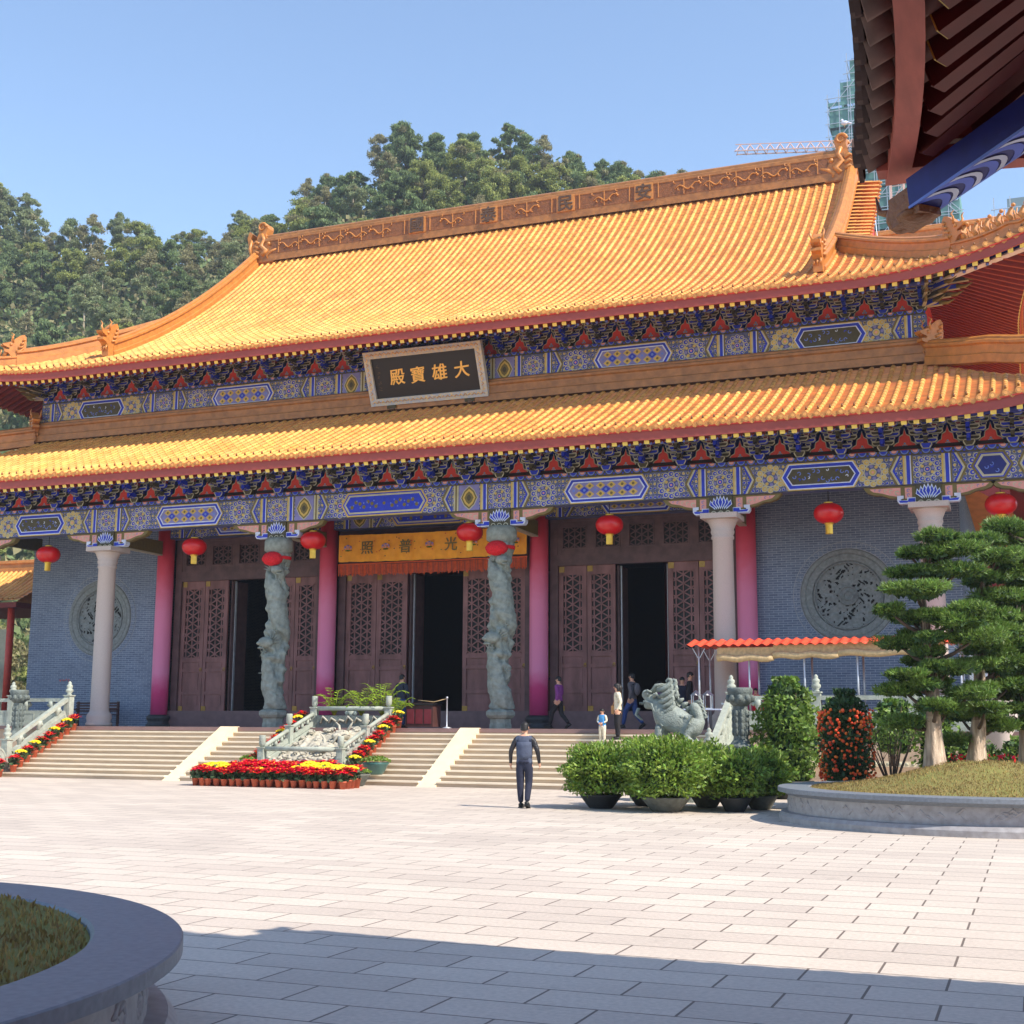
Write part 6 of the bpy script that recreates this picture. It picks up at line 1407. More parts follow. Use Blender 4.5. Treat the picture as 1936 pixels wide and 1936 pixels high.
# ================================================================ THINGS ON THE HALL
# name board
t = empty('hall_name_board', (0.28, 41.75, 14.2), 'black name board with four gold characters in a patterned blue and gold frame', 'sign'); t.rotation_euler = (R(24), 0, 0)
W2, H2 = 2.33, 1.0; F_ = 0.26
mb = MB(); mb.box(-W2 + F_, W2 - F_, 0.0, 0.08, -H2 + F_, H2 - F_, 'black'); mb.build('panel', t)
mb = MB()
for a, b, c, d in ((-W2, W2, -H2, -H2 + F_), (-W2, W2, H2 - F_, H2), (-W2, -W2 + F_, -H2 + F_, H2 - F_), (W2 - F_, W2, -H2 + F_, H2 - F_)): mb.box(a, b, -0.10, 0.12, c, d, 'framepaint')
for k in range(26):
    u = -W2 + 0.18 + k * (2 * W2 - 0.36) / 25
    for z in (-H2 + F_ / 2, H2 - F_ / 2): mb.tube([(u - 0.07, -0.105, z - 0.03), (u, -0.115, z + 0.05), (u + 0.07, -0.105, z - 0.02)], 0.014, ('goldglow', 'orange2')[k % 2], n=4)
for k in range(9):
    z = -H2 + 0.3 + k * (2 * H2 - 0.6) / 8
    for u in (-W2 + F_ / 2, W2 - F_ / 2): mb.tube([(u - 0.05, -0.105, z - 0.06), (u + 0.04, -0.115, z), (u - 0.03, -0.105, z + 0.06)], 0.014, ('goldglow', 'orange2')[k % 2], n=4)
mb.build('frame', t)
for x, ch in ((-1.12, '殿'), (-0.30, '寶'), (0.56, '雄'), (1.44, '大')):
    mb = MB(); put_glyph(mb, ch, (x, -0.012, 0.02 + 0.02 * x), 0.62, 0.01, 'goldglow', bold=0.010, skew=0.06); mb.build('gold_character', t)
mb = MB()
for k in range(5):      # small illegible brush marks
    for q in range(5): u, v = rnd.uniform(-0.05, 0.05), rnd.uniform(-0.05, 0.05); mb.bar((-1.86 + u - 0.03, -0.006, 0.42 - 0.2 * k + v), (-1.86 + u + 0.03, -0.006, 0.42 - 0.2 * k + v + rnd.uniform(-0.03, 0.03)), 0.012, 0.006, 'dimgold', up=(0, 1, 0))
mb.build('signature', t)
for x in (-1.5, 1.6):
    mb = MB(); mb.box(x - 0.18, x + 0.18, -0.14, 0.25, -H2 - 0.12, -H2 - 0.003, 'dkolive'); mb.ball((x, -0.05, -H2 - 0.14), (0.16, 0.14, 0.09), 'relief_char', 8, 5); mb.build('bracket', t)
# banner over the centre door
t = empty('door_banner', (0.2, 42.62, 8.1), 'orange embroidered banner with dark characters and a fringe over the centre door', 'banner'); t.location = (0.17, 42.62, 0)
mb = MB(); n = 60; V = []
for i in range(n + 1):
    u = -3.72 + 7.44 * i / n; w_ = 0.035 * math.sin(i * 1.1) + 0.02 * math.sin(i * 2.7)
    for z in (8.62, 8.1, 7.62): V.append((u, w_ * (1 + (8.62 - z)), z - 0.05 * math.sin(i / n * PI)))
mb.add(V, [(3 * i + j, 3 * i + j + 1, 3 * i + 4 + j, 3 * i + 3 + j) for i in range(n) for j in range(2)], 'banner', True); mb.build('cloth', t)
mb = MB()
for i in range(150):
    u = -3.7 + 7.4 * i / 149; z0 = 7.52 - 0.05 * math.sin(i / 149 * PI); L_ = rnd.uniform(0.34, 0.44); mb.box(u - 0.014, u + 0.014, 0.02 * math.sin(i * 1.3) - 0.01, 0.02 * math.sin(i * 1.3) + 0.01, z0 - L_, z0, 'fringe')
mb.box(-3.72, 3.72, -0.03, 0.03, 7.50, 7.54, 'fringe'); mb.build('fringe', t)
for x, ch in ((-2.5, '照'), (-0.95, '普'), (0.85, '光'), (2.5, '佛')):
    mb = MB(); put_glyph(mb, ch, (x, -0.09, 8.10), 0.52, 0.006, 'olive', bold=0.006); mb.build('character', t)
mb = MB()
for x in (-3.3, -1.75, 0.0, 1.7, 3.3):
    for k in range(7): a = PI * k / 6; mb.ball((x + 0.13 * math.cos(a), -0.08, 8.1 + 0.10 * math.sin(a)), (0.05, 0.01, 0.04), ('pinkp', 'lav')[k % 2], 6, 4)
    mb.ball((x, -0.09, 8.12), (0.06, 0.01, 0.07), 'pinkp', 6, 4); mb.ball((x, -0.085, 8.02), (0.12, 0.01, 0.03), 'leaf', 6, 4)
for k in range(60): mb.ball((rnd.uniform(-3.6, 3.6), -0.09, rnd.uniform(7.75, 8.5)), (0.03, 0.008, 0.018), ('leaf', 'redp', 'maroon')[k % 3], 5, 4)
mb.build('embroidery', t)
# lanterns
t = empty('red_lantern', (0, 0, 0), 'x', 'lantern'); mb = MB(); n = 28; V = []; nz = 12
for i in range(nz + 1):
    ph = -1.25 + 2.5 * i / nz
    for j in range(n * 2): a = PI * j / n; r_ = 0.40 * math.cos(ph) ** 0.8 * (1.0 if j % 2 else 0.975) + 0.0; V.append((r_ * math.cos(a), r_ * math.sin(a), 0.27 * math.sin(ph) * 1.05))
mb.bulk(V, [(i * 2 * n + j, i * 2 * n + (j + 1) % (2 * n), (i + 1) * 2 * n + (j + 1) % (2 * n), (i + 1) * 2 * n + j) for i in range(nz) for j in range(2 * n)], 'lantern', True); mb.build('silk_body', t)
mb = MB(); mb.lathe([(0.12, 0.255), (0.12, 0.31), (0.06, 0.32)], (0, 0, 0), 'lanterngold', 14); mb.lathe([(0.12, -0.30), (0.12, -0.255)], (0, 0, 0), 'lanterngold', 14); mb.build('cap', t)
mb = MB(); mb.lathe([(0.085, -0.32), (0.10, -0.30)], (0, 0, 0), 'lanterngold', 12)
for k in range(22): a = 2 * PI * k / 22; mb.box(0.08 * math.cos(a) - 0.012, 0.08 * math.cos(a) + 0.012, 0.08 * math.sin(a) - 0.012, 0.08 * math.sin(a) + 0.012, -0.56, -0.31, 'lanterngold')
mb.build('tassel', t)
mb = MB(); mb.tube([(0, 0, 0.30), (0, 0, 0.72)], 0.012, 'black', n=5); mb.build('cord', t)
L0 = True
for x, lab in ((-14.25, 'before the left brick wall'), (-7.72, 'over the left doorway'), (-2.85, 'at the left of the orange banner'), (3.05, 'at the right of the orange banner'), (7.86, 'over the right doorway'), (14.68, 'before the right brick wall'), (19.5, 'at the right border above the cloud-pruned trees')):
    lb = 'round red silk lantern ' + lab; loc = (x, YC + 0.02, 7.98)
    if L0: L0 = False; t.location = loc; t.scale = (1.1,) * 3; t['label'] = lb; t['group'] = 'red lanterns under the eaves'; TL = t
    else: dup(TL, loc, rnd.uniform(0, 1), lb, 'red lanterns under the eaves')
for x, s_ in ((-A1, 'left'), (A1, 'right')):
    t = empty('red_cloth_ball', (x - 0.03, YC - 0.36, 7.36), 'red gathered silk ball tied to the top of the %s dragon column' % s_, 'cloth ball', 'red silk balls on the dragon columns')
    mb = MB(); V = []; n = 40
    for i in range(21):
        ph = -PI / 2 + PI * i / 20
        for j in range(n): a = 2 * PI * j / n; r_ = 0.36 * math.cos(ph) * (1 + 0.06 * math.sin(j * 2.9 + i * 1.7) + 0.05 * math.sin(j * 5.1 - i)); V.append((r_ * math.cos(a), r_ * math.sin(a) * 0.75, 0.25 * math.sin(ph)))
    mb.bulk(V, [(i * n + j, i * n + (j + 1) % n, (i + 1) * n + (j + 1) % n, (i + 1) * n + j) for i in range(20) for j in range(n)], 'redcloth', True); mb.build('ball', t)
    mb = MB(); mb.lathe([(0.44, -0.05), (0.45, 0.05)], (0.03, 0.36, 0.05), 'redcloth', 24); mb.build('sash', t)

# ================================================================ TERRACE THINGS
t = empty('wooden_bench', (-13.95, 42.2, ZP), 'dark brown slatted bench against the left brick wall', 'bench')
mb = MB(); [mb.box(-1.0, 1.0, -0.30 + 0.11 * k, -0.22 + 0.11 * k, 0.42, 0.45, 'benchwood') for k in range(5)]; mb.build('seat', t)
mb = MB(); [mb.box(-1.0, 1.0, 0.22, 0.25, 0.55 + 0.1 * k, 0.61 + 0.1 * k, 'benchwood') for k in range(4)]; mb.build('backrest', t)
for x in (-0.95, 0.95):
    mb = MB(); mb.box(x - 0.04, x + 0.04, -0.28, -0.20, 0, 0.62, 'benchwood'); mb.build('leg', t)
    mb = MB(); mb.box(x - 0.04, x + 0.04, 0.26, 0.34, 0, 0.95, 'benchwood'); mb.build('leg', t)
    mb = MB(); mb.box(x - 0.05, x + 0.05, -0.3, 0.3, 0.62, 0.66, 'benchwood'); mb.build('armrest', t)
t = empty('donation_box', (1.75, 38.9, ZP), 'dark wooden donation box before the central door', 'box')
mb = MB(); mb.box(-0.48, 0.48, -0.3, 0.3, 0.04, 0.72, 'benchwood'); [mb.box(-0.42 + 0.3 * k, -0.18 + 0.3 * k, -0.315, -0.30, 0.14, 0.60, 'maroon') for k in range(3)]; mb.build('body', t)
mb = MB(); mb.box(-0.52, 0.52, -0.34, 0.34, 0.72, 0.78, 'black'); [mb.box(-0.4, 0.4, -0.2 + 0.1 * k, -0.16 + 0.1 * k, 0.782, 0.80, 'benchwood') for k in range(5)]; mb.build('lid', t)
t = empty('barrier_post', (2.9, 38.2, ZP), 'slim metal barrier post before the central door', 'barrier post'); mb = MB(); mb.lathe([(0.15, 0), (0.15, 0.02), (0.03, 0.05), (0.022, 0.06), (0.022, 0.92), (0.035, 0.93), (0.035, 0.98)], (0, 0, 0), 'metal', 12); mb.build('pole', t)
mb = MB(); mb.tube([(0, 0, 0.92), (-0.5, 0.1, 0.82), (-1.1, 0.2, 0.88)], 0.012, 'mat_tan', n=5); mb.build('rope', t)
# corrugated-roof stall
t = empty('stall_canopy', (14.4, 38.1, ZP), 'long stall canopy with an orange-red corrugated roof on thin white posts', 'canopy'); t.location = (0, 0, 0)
mb = MB(); xs2 = np.arange(10.85, 19.4, 0.0225); V = []
for x in xs2:
    zz = 0.028 * math.sin(x * 2 * PI / 0.27); V += [(x, 37.25, 3.98 + zz + 0.0), (x, 38.2, 4.20 + zz), (x, 39.1, 4.00 + zz)]
mb.add(V, [(3 * i + j, 3 * i + j + 1, 3 * i + 4 + j, 3 * i + 3 + j) for i in range(len(xs2) - 1) for j in range(2)], 'corr'); mb.build('corrugated_roof', t)
mb = MB()
for a, b, z in ((11.7, 13.3, 3.62), (13.3, 15.1, 3.68), (15.1, 17.9, 3.72)):
    P = [(a + (b - a) * k / 10, 37.42, z + 0.03 * math.sin(k * 1.3)) for k in range(11)]; mb.tube(P, [0.10] * 11, 'mat_tan', n=8); mb.box(a, b, 37.44, 37.46, z, z + 0.30, 'mat_tan')
mb.build('rolled_screen', t)
for x in (11.15, 12.6, 14.15, 15.6, 17.0, 18.3):
    for y in (37.5, 38.9):
        mb = MB(); mb.tube([(x, y, ZP), (x, y, 3.98)], 0.028, 'metal', n=8); mb.bar((x, y, 3.6), (x + 0.18, y, 3.92), 0.02, 0.02, 'metal'); mb.bar((x, y, 3.6), (x - 0.18, y, 3.92), 0.02, 0.02, 'metal'); mb.build('post', t)
t = empty('stall_table', (12.9, 38.2, ZP), 'stall table with a red cloth behind the terrace balustrade', 'table'); mb = MB(); mb.box(-1.2, 2.6, -0.35, 0.35, 0.72, 0.77, 'metal'); mb.build('tabletop', t)
for x in (-1.1, 2.5):
    for y in (-0.3, 0.3): mb = MB(); mb.tube([(x, y, 0), (x, y, 0.72)], 0.02, 'metal', n=6); mb.build('leg', t)
mb = MB(); mb.box(-0.3, 1.3, -0.36, -0.34, 0.35, 0.78, 'redcloth'); mb.build('cloth', t)
for x, lab in ((11.0, 'left of the pair of small white lantern frames behind the stone beast'), (11.35, 'right of the pair of small white lantern frames behind the stone beast')):
    t = empty('lantern_frame', (x, 37.7, ZP + 0.62), lab, 'lantern frame'); mb = MB()
    for a in (-0.11, 0.11):
        for b in (-0.11, 0.11): mb.box(a - 0.012, a + 0.012, b - 0.012, b + 0.012, 0, 0.36, 'metal')
    mb.box(-0.13, 0.13, -0.13, 0.13, -0.02, 0.0, 'metal'); mb.lathe([(0.18, 0.36), (0.05, 0.48), (0.03, 0.5)], (0, 0, 0), 'metal', 4, smooth=False); mb.build('frame', t)
    mb = MB(); mb.box(-0.5 if x < 11.2 else -0.1, 0.1 if x < 11.2 else 0.4, -0.2, 0.2, -0.06, -0.02, 'white'); mb.tube([(0, 0, -0.62), (0, 0, -0.06)], 0.03, 'metal', n=6); mb.build('stand', t)
t = empty('stone_urn', (19.2, 35.2, 0), 'pale stone urn behind the cloud-pruned trees', 'urn'); mb = MB(); mb.lathe([(0.3, 0), (0.32, 1.5), (0.45, 1.7), (0.5, 2.1), (0.42, 2.4), (0.46, 2.5), (0.38, 2.5)], (0, 0, 0), 'granite', 20); mb.build('body', t)
t = empty('terrace_moulding', (15, 36.95, 0.5), 'pale moulded band along the foot of the right terrace wall', 'moulding'); t.location = (0, 0, 0); mb = MB(); mb.box(12.6, 24, 36.80, 36.89, 0.66, 0.80, 'ramp_stone'); [mb.ball((x, 36.80, 0.73), (0.05, 0.02, 0.045), 'cream', 6, 4) for x in np.arange(12.7, 22, 0.16)]; mb.build('band', t)
t = empty('wall_notice', (-16.25, 43.2, 3.42), 'small faded red writing on the left brick wall', 'notice'); mb = MB()
for k in range(4):
    for q in range(5): u, v = rnd.uniform(-0.04, 0.04), rnd.uniform(-0.045, 0.045); mb.bar((-0.2 + 0.14 * k + u - 0.03, -0.004, v), (-0.2 + 0.14 * k + u + 0.03, -0.004, v + rnd.uniform(-0.03, 0.03)), 0.012, 0.004, 'redp', up=(0, 1, 0))
mb.build('writing', t)

# side corridor on the right, pavilion on the left, rear hall
t = empty('side_corridor', (28, 43, 0), 'shadowed tiled corridor beyond the right end of the hall', 'building'); t.location = (0, 0, 0)
mb = MB(); rows = []
tile_rows(mb, [((lambda d, x=x: (x, 38.6 + d, 7.3 + 0.5 * d)), 4.4, (1, 0, 0)) for x in np.arange(22.6, 40, 0.333)], cl=0.8, pan=0.5); mb.box(22.4, 40, 38.7, 47.5, 7.05, 7.15, 'soffit'); mb.box(22.4, 40, 42.8, 43.1, 9.4, 9.9, 'ridge'); mb.build('roof', t)
mb = MB(); [mb.bar((22.5 + 0.6 * k, 38.7, 7.15), (22.5 + 0.6 * k, 43, 7.0), 0.1, 0.12, 'inner') for k in range(20)]; mb.build('rafters', t)
mb = MB(); mb.box(22.4, 40, 47.3, 47.6, 0, 7.1, 'innerred'); mb.build('rear_wall', t)
for x in (23.2, 27, 31): mb = MB(); mb.lathe([(0.22, 0), (0.22, 5.5)], (x, 39.6, ZP), 'innerred', 14); mb.build('column', t)
t = empty('side_pavilion', (-29, 51, 0), 'small orange-tiled pavilion with red posts beyond the left end of the hall', 'pavilion'); t.location = (0, 0, 0)
mb = MB(); tile_rows(mb, [((lambda d, x=x: (x, 49.6 + d, 7.50 + 0.48 * d + 0.05 * d * d)), 2.9, (1, 0, 0)) for x in np.arange(-36, -24.9, 0.3)], cl=0.5, pan=0.3, rad=0.09); path_ridge(mb, [(-36, 52.5, 9.25), (-24.7, 52.5, 9.25)], 0.4, 0.6); mb.box(-36, -24.75, 49.62, 55, 7.15, 7.4, 'soffit'); mb.build('roof', t)
mb = MB(); mb.extr([(49.6, 7.3), (52.5, 9.3), (55.2, 7.3)], -24.9, -24.8, 'ridge', axis='x'); mb.build('gable', t)
for x in (-25.35, -28.6, -31.8): mb = MB(); mb.lathe([(0.17, 0), (0.17, 5.6)], (x, 50.0, ZP), 'redpost', 16); mb.build('post', t)
mb = MB(); mb.box(-34, -25.9, 50.6, 50.8, ZP, 6.2, 'cream'); mb.build('wall', t)
t = empty('notice_board', (-26.1, 49.7, 3.6), 'white and blue notice board hanging on the left pavilion', 'notice board'); mb = MB(); mb.box(-0.5, 0.38, -0.03, 0.03, -0.1, 0.95, 'white'); mb.build('panel', t); mb = MB(); mb.ring(0.0, 0.42, 0.2, 0.3, -0.035, 'ltblue', 16); mb.disc(0.0, 0.42, 0.16, -0.035, 'ltblue', 14); mb.box(-0.3, 0.25, -0.036, -0.032, -0.8, -0.55, 'blue'); mb.build('emblem', t)
t = empty('rear_hall', (12, 84, 0), 'distant golden roof of a second hall behind the right gable', 'temple'); t.location = (0, 0, 0)
mb = MB(); tile_rows(mb, [((lambda d, x=x: (x, 76 + d, 27.2 + 0.7 * d)), 6.0, (1, 0, 0)) for x in np.arange(8.0, 22.0, 0.4)], cl=1.0, pan=0.8); path_ridge(mb, [(8, 82, 31.3), (22, 82, 31.3)], 0.6, 1.3); mb.build('roof', t)
mb = MB(); mb.box(8.5, 21.5, 78, 88, 0, 27.6, 'innerred'); mb.build('wall', t)

# ================================================================ NEAR HALL (camera stands under its eave)
t = empty('near_hall', (30, -4, 0), 'near temple hall whose dark red eave corner juts in at the top right', 'temple'); t.location = (0, 0, 0)
NXE, NYE = 19.55, 8.25
def fl(y): return 0.32 * max(0, (y - 4.6) / 3.65) ** 2
def fn(x): return 0.16 * max(0, (NXE + 3.65 - x) / 3.65) ** 2
def nz(x, y):
    dx, dy = x - NXE, NYE - y; d = min(dx, dy); c = math.hypot(max(0, dx), max(0, dy)); lift = 0.24 * max(0, 1 - max(dx, dy) / 4.0) ** 2
    return 4.97 + 0.44 * max(d, 0) * (1 - 0.0) + lift * max(0, 1 - d / 3)
mb = MB(); XS = np.arange(NXE, 44, 0.5); YS_ = np.arange(NYE, -24, -0.5)
V = [(x - (fl(y) if x == NXE else 0), y + (fn(x) if y == NYE else 0), min(nz(x, y), 9.5) + 0.10) for x in XS for y in YS_]; ny_ = len(YS_)
mb.bulk(V, [(i * ny_ + j, i * ny_ + j + 1, (i + 1) * ny_ + j + 1, (i + 1) * ny_ + j) for i in range(len(XS) - 1) for j in range(ny_ - 1)], 'clay', True)
rows = [((lambda d, y=y: (NXE - 0.02 - fl(y) + d, y + fl(y) * 0.4, nz(NXE + d, y) + 0.10)), min(2.4, max(0.1, NYE - y)), (0, 1, 0)) for y in np.arange(NYE - 0.12, -6, -0.26)]
tile_rows(mb, rows, cl=0.3, pan=0.2, rad=0.075, pitch=0.26, mt='clay', mp='clay')
rows = [((lambda d, x=x: (x, NYE + 0.02 + fn(x) - d, nz(x, NYE - d) + 0.10)), min(2.4, max(0.1, x - NXE)), (1, 0, 0)) for x in np.arange(NXE + 0.12, 34, 0.26)]
tile_rows(mb, rows, cl=0.3, pan=0.2, rad=0.075, pitch=0.26, mt='clay', mp='clay')
P = [(NXE + 0.02 + k * 0.4, NYE - 0.02 - k * 0.4, nz(NXE + k * 0.4, NYE - k * 0.4) + 0.15) for k in range(9)]; path_ridge(mb, P, 0.22, 0.35)
eave_trim(mb, [((NXE - 0.02 - fl(y), y + fl(y) * 0.4, nz(NXE, y) + 0.10), (-1, 0, 0), (0, 1, 0), (NXE + 0.25, y, nz(NXE + 0.25, y) + 0.1)) for y in np.arange(NYE - 0.12, -2, -0.26)], 'clay', 'clay')
eave_trim(mb, [((x, NYE + 0.02 + fn(x), nz(x, NYE) + 0.10), (0, 1, 0), (1, 0, 0), (x, NYE - 0.25, nz(x, NYE - 0.25) + 0.1)) for x in np.arange(NXE + 0.12, 26, 0.26)], 'clay', 'clay')
for y in np.arange(NYE - 0.25, 0, -0.26):
    e0 = NXE - 0.02 - fl(y); z_ = nz(NXE, y) + 0.07
    for k in range(3): mb.tube([(e0 + 0.02 + 0.13 * k, y + fl(y) * 0.4, z_ - 0.035 + 0.05 * k), (e0 + 0.15 + 0.13 * k, y + fl(y) * 0.4, z_ + 0.05 * k)], [0.115, 0.095], 'clay2', n=10)
nroof = mb.build('roof', t)
mb = MB()
pts = [(NXE - fl(y), y + fl(y) * 0.4, nz(NXE, y)) for y in np.arange(NYE, -8, -0.3)]; strip(mb, pts, 0.03, -0.10, -0.15, -0.29, 'boardnear', [(-1, 0, 0)] * len(pts))
pts = [(x - 0.2 * (x == NXE), NYE + fn(x), nz(x, NYE)) for x in np.arange(NXE, 34, 0.3)]; strip(mb, pts, 0.03, -0.10, -0.15, -0.29, 'boardnear', [(0, 1, 0)] * len(pts))
mb.build('eave_board', nroof)
mb = MB(); V = [(x, y, min(nz(x, y), 9.4) + 0.03) for x in np.arange(NXE + 0.12, 30, 0.4) for y in np.arange(NYE - 0.12, -10, -0.4)]; ny_ = len(np.arange(NYE - 0.12, -10, -0.4)); nx_ = len(np.arange(NXE + 0.12, 30, 0.4))
mb.bulk(V, [(i * ny_ + j, i * ny_ + j + 1, (i + 1) * ny_ + j + 1, (i + 1) * ny_ + j) for i in range(nx_ - 1) for j in range(ny_ - 1)], 'soffit', True); mb.build('soffit', nroof)
for k in range(14):      # fan rafters of the west eave
    y = NYE - 0.42 - 0.30 * k; f_ = max(0, 1 - k / 11); x0 = NXE + 0.36 - fl(y); L_ = 2.6; d = Vector((1, -0.85 * f_, 0)); e = Vector((x0, y, 0)) + d * L_
    a = Vector((x0, y, nz(x0, y) - 0.09)); b = Vector((e.x, e.y, min(nz(e.x, e.y), a.z + 0.40 * L_) - 0.13))
    m2 = MB(); m2.bar(a, b, 0.10, 0.16, 'rafternear'); dd = (b - a).normalized(); m2.bar(a - dd * 0.008, a - dd * 0.0005, 0.112, 0.142, 'yellow' if k > 3 else 'rafternear'); m2.build('rafter', nroof)
for k in range(10):
    x = NXE + 0.42 + 0.30 * k; f_ = max(0, 1 - k / 11); y0 = NYE - 0.32; a = Vector((x, y0, nz(x, y0) - 0.09)); e = Vector((x, y0, 0)) + Vector((0.85 * f_, -1, 0)) * 2.4
    b = Vector((e.x, e.y, nz(e.x, e.y) - 0.13)); m2 = MB(); m2.bar(a, b, 0.10, 0.16, 'rafternear'); m2.build('rafter', nroof)
# hip beam with painted waves, carved nose below
a = Vector((19.60, 8.13, nz(NXE, NYE) - 0.30)); d = Vector((1, -1, 0.16)).normalized(); Lb = 4.2; b = a + d * Lb
mb = MB(); mb.bar(a, b, 0.18, 0.20, 'dkblue'); la = d.cross(Vector((0, 0, 1))).normalized(); up = la.cross(d).normalized()
for s_ in (-1, 1): mb.bar(a + la * 0.092 * s_ - up * 0.095, b + la * 0.092 * s_ - up * 0.095, 0.012, 0.018, 'ltblue')
def wavepoly(fr, half, off, m, t0, t1, n=8):
    pts = []
    for k in range(n + 1): q = -1 + 2 * k / n; pts.append(fr(t0 + (t1 - t0) * 0 + 0.12 * (1 - q * q), q))
    for k in range(n + 1): q = 1 - 2 * k / n; pts.append(fr(t1 + 0.10 * (1 - q * q), q))
    mb.add([p + off for p in pts], [tuple(range(len(pts)))], m)
for k in range(20):
    t0 = 0.05 + 0.2 * k
    wavepoly(lambda tt, q: a + d * tt + la * 0.087 * q - up * 0.10, 0, -up * 0.004, 'waveblue', t0, t0 + 0.09)
    wavepoly(lambda tt, q: a + d * tt + la * 0.087 * q - up * 0.10, 0, -up * 0.006, 'white', t0 + 0.095, t0 + 0.16)
mb.build('hip_beam', nroof)
mb = MB(); c = a - d * 0.06 + Vector((0, 0, -0.05)); mb.bar(c - d * 0.12, c + d * 0.14, 0.17, 0.2, 'ridge_dark'); mb.ball(c - d * 0.12 + up * 0.0, (0.09, 0.09, 0.11), 'ridge_dark', 10, 7); mb.ball(c + d * 0.02 - up * 0.07, (0.13, 0.13, 0.05), 'ridge_dark', 9, 6)
mb.tube([c - d * 0.18 + up * 0.05, c - d * 0.3 + up * 0.12, c - d * 0.32 + up * 0.24], [0.03, 0.02, 0.006], 'ridge_dark', n=6); mb.build('beam_nose', nroof)
mb = MB(); mb.bar((20.6, 7.1, 5.25), (36, 7.1, 5.25), 0.25, 0.45, 'dkblue'); mb.bar((21.0, 7.0, 5.25), (21.0, -8, 5.25), 0.25, 0.45, 'dkblue'); mb.build('purlin', t)
mb = MB(); mb.box(23.2, 42, -22, 5.2, 0, 8.6, 'redp'); mb.build('wall', t)
for x, y in ((21.6, 6.9), (25.5, 6.9), (29.5, 6.9), (21.6, -1.5), (21.6, -6)): mb = MB(); mb.lathe([(0.28, 0), (0.28, 5.3)], (x, y, 0), 'redp', 18); mb.build('column', t)
mb = MB(); V = []; F = []
def nz2(x, y): return 8.75 + 0.5 * min(x - 20.5, 7.05 - y, 9)
XS = np.arange(20.5, 44, 0.75); YS_ = np.arange(7.05, -24, -0.75); ny_ = len(YS_)
V = [(x, y, nz2(x, y)) for x in XS for y in YS_]; mb.bulk(V, [(i * ny_ + j, i * ny_ + j + 1, (i + 1) * ny_ + j + 1, (i + 1) * ny_ + j) for i in range(len(XS) - 1) for j in range(ny_ - 1)], 'tile', True)
V2 = [(x, y, z - 0.3) for x, y, z in V]; mb.bulk(V2, [(i * ny_ + j, i * ny_ + j + 1, (i + 1) * ny_ + j + 1, (i + 1) * ny_ + j) for i in range(len(XS) - 1) for j in range(ny_ - 1)], 'soffit', True)
tile_rows(mb, [((lambda q, x=x: (x, 7.05 - q, nz2(x, 7.05 - q))), min(3.0, max(0.3, x - 20.5)), (1, 0, 0)) for x in np.arange(20.6, 34, 0.333)], cl=0.5, pan=0.5); mb.build('upper_roof', t)  # unseen upper tier, added to extend the shadow across the left planter

# ================================================================ FAR BUILDINGS
t = empty('scaffolded_tower', (6.6, 176, 0), 'tall unfinished tower wrapped in green-blue scaffold netting behind the right gable', 'tower'); t.location = (0, 0, 0)
mb = MB(); mb.box(-0.6, 13.5, 171, 184, 0, 84, 'concrete'); mb.box(2.2, 13.0, 172, 183, 84, 88, 'concrete'); mb.build('core', t)
mb = MB()
for a, b, z0, z1 in ((-1.2, 14.3, 0, 84.5), (0.4, 14.2, 84.5, 87.5), (1.8, 14.0, 87.5, 90.5)):
    for k in range(int((z1 - z0) / 3.0) + 1):
        z = z0 + 3.0 * k; j = 0.25 * math.sin(z * 1.7); mb.box(a + j, b - j, 170 + j, 170.06 + j, z, min(z + 2.7, z1), 'net'); mb.box(a + j, a + j + 0.06, 170, 184, z, min(z + 2.7, z1), 'net'); mb.box(b - j - 0.06, b - j, 170, 184, z, min(z + 2.7, z1), 'net')
mb.build('netting', t)
mb = MB()
for a, b, z1 in ((-1.5, 14.7, 85.5), (1.2, 14.4, 90.5)):
    for x in np.arange(a, b, 1.5): mb.bar((x, 169.7, z1 - 40), (x, 169.7, z1 + rnd.uniform(0, 1.5)), 0.09, 0.09, 'metal')
    for z in np.arange(z1 - 40, z1, 1.8): mb.bar((a - rnd.uniform(0, 0.6), 169.68, z), (b + rnd.uniform(0, 0.6), 169.68, z + 0.05), 0.08, 0.08, 'metal'); mb.bar((a, 169.7, z), (a, 183, z), 0.08, 0.08, 'metal')
    for z in np.arange(z1 - 40, z1, 5.4): mb.bar((a, 169.66, z), (a + 5, 169.66, z + 5.4), 0.08, 0.08, 'metal'); mb.bar((b, 169.66, z), (b - 5, 169.66, z + 5.4), 0.08, 0.08, 'metal')
mb.build('scaffold_poles', t)
t = empty('tower_crane', (6.5, 166, 0), 'pale red lattice jib of a tower crane reaching left of the scaffolded tower', 'crane'); t.location = (0, 0, 0)
mb = MB(); H_ = 75.4
for k in range(15):
    x0, x1 = 6.5 - 1.32 * k, 6.5 - 1.32 * (k + 1)
    for y in (165.4, 166.6): mb.bar((x0, y, H_ + 0.162 * k), (x1, y, H_ + 0.162 * (k + 1)), 0.12, 0.12, 'crane'); mb.bar((x0, y, H_ + 0.162 * k), ((x0 + x1) / 2, 166, H_ + 1.15 + 0.162 * k), 0.07, 0.07, 'crane'); mb.bar((x1, y, H_ + 0.162 * k), ((x0 + x1) / 2, 166, H_ + 1.15 + 0.162 * k), 0.07, 0.07, 'crane')
    mb.bar((x0, 166, H_ + 1.15 + 0.162 * k), (x1, 166, H_ + 1.15 + 0.162 * (k + 1)), 0.1, 0.1, 'crane'); mb.bar((x0, 165.4, H_ + 0.162 * k), (x0, 166.6, H_ + 0.162 * k), 0.07, 0.07, 'crane')
mb.build('jib', t)
mb = MB()
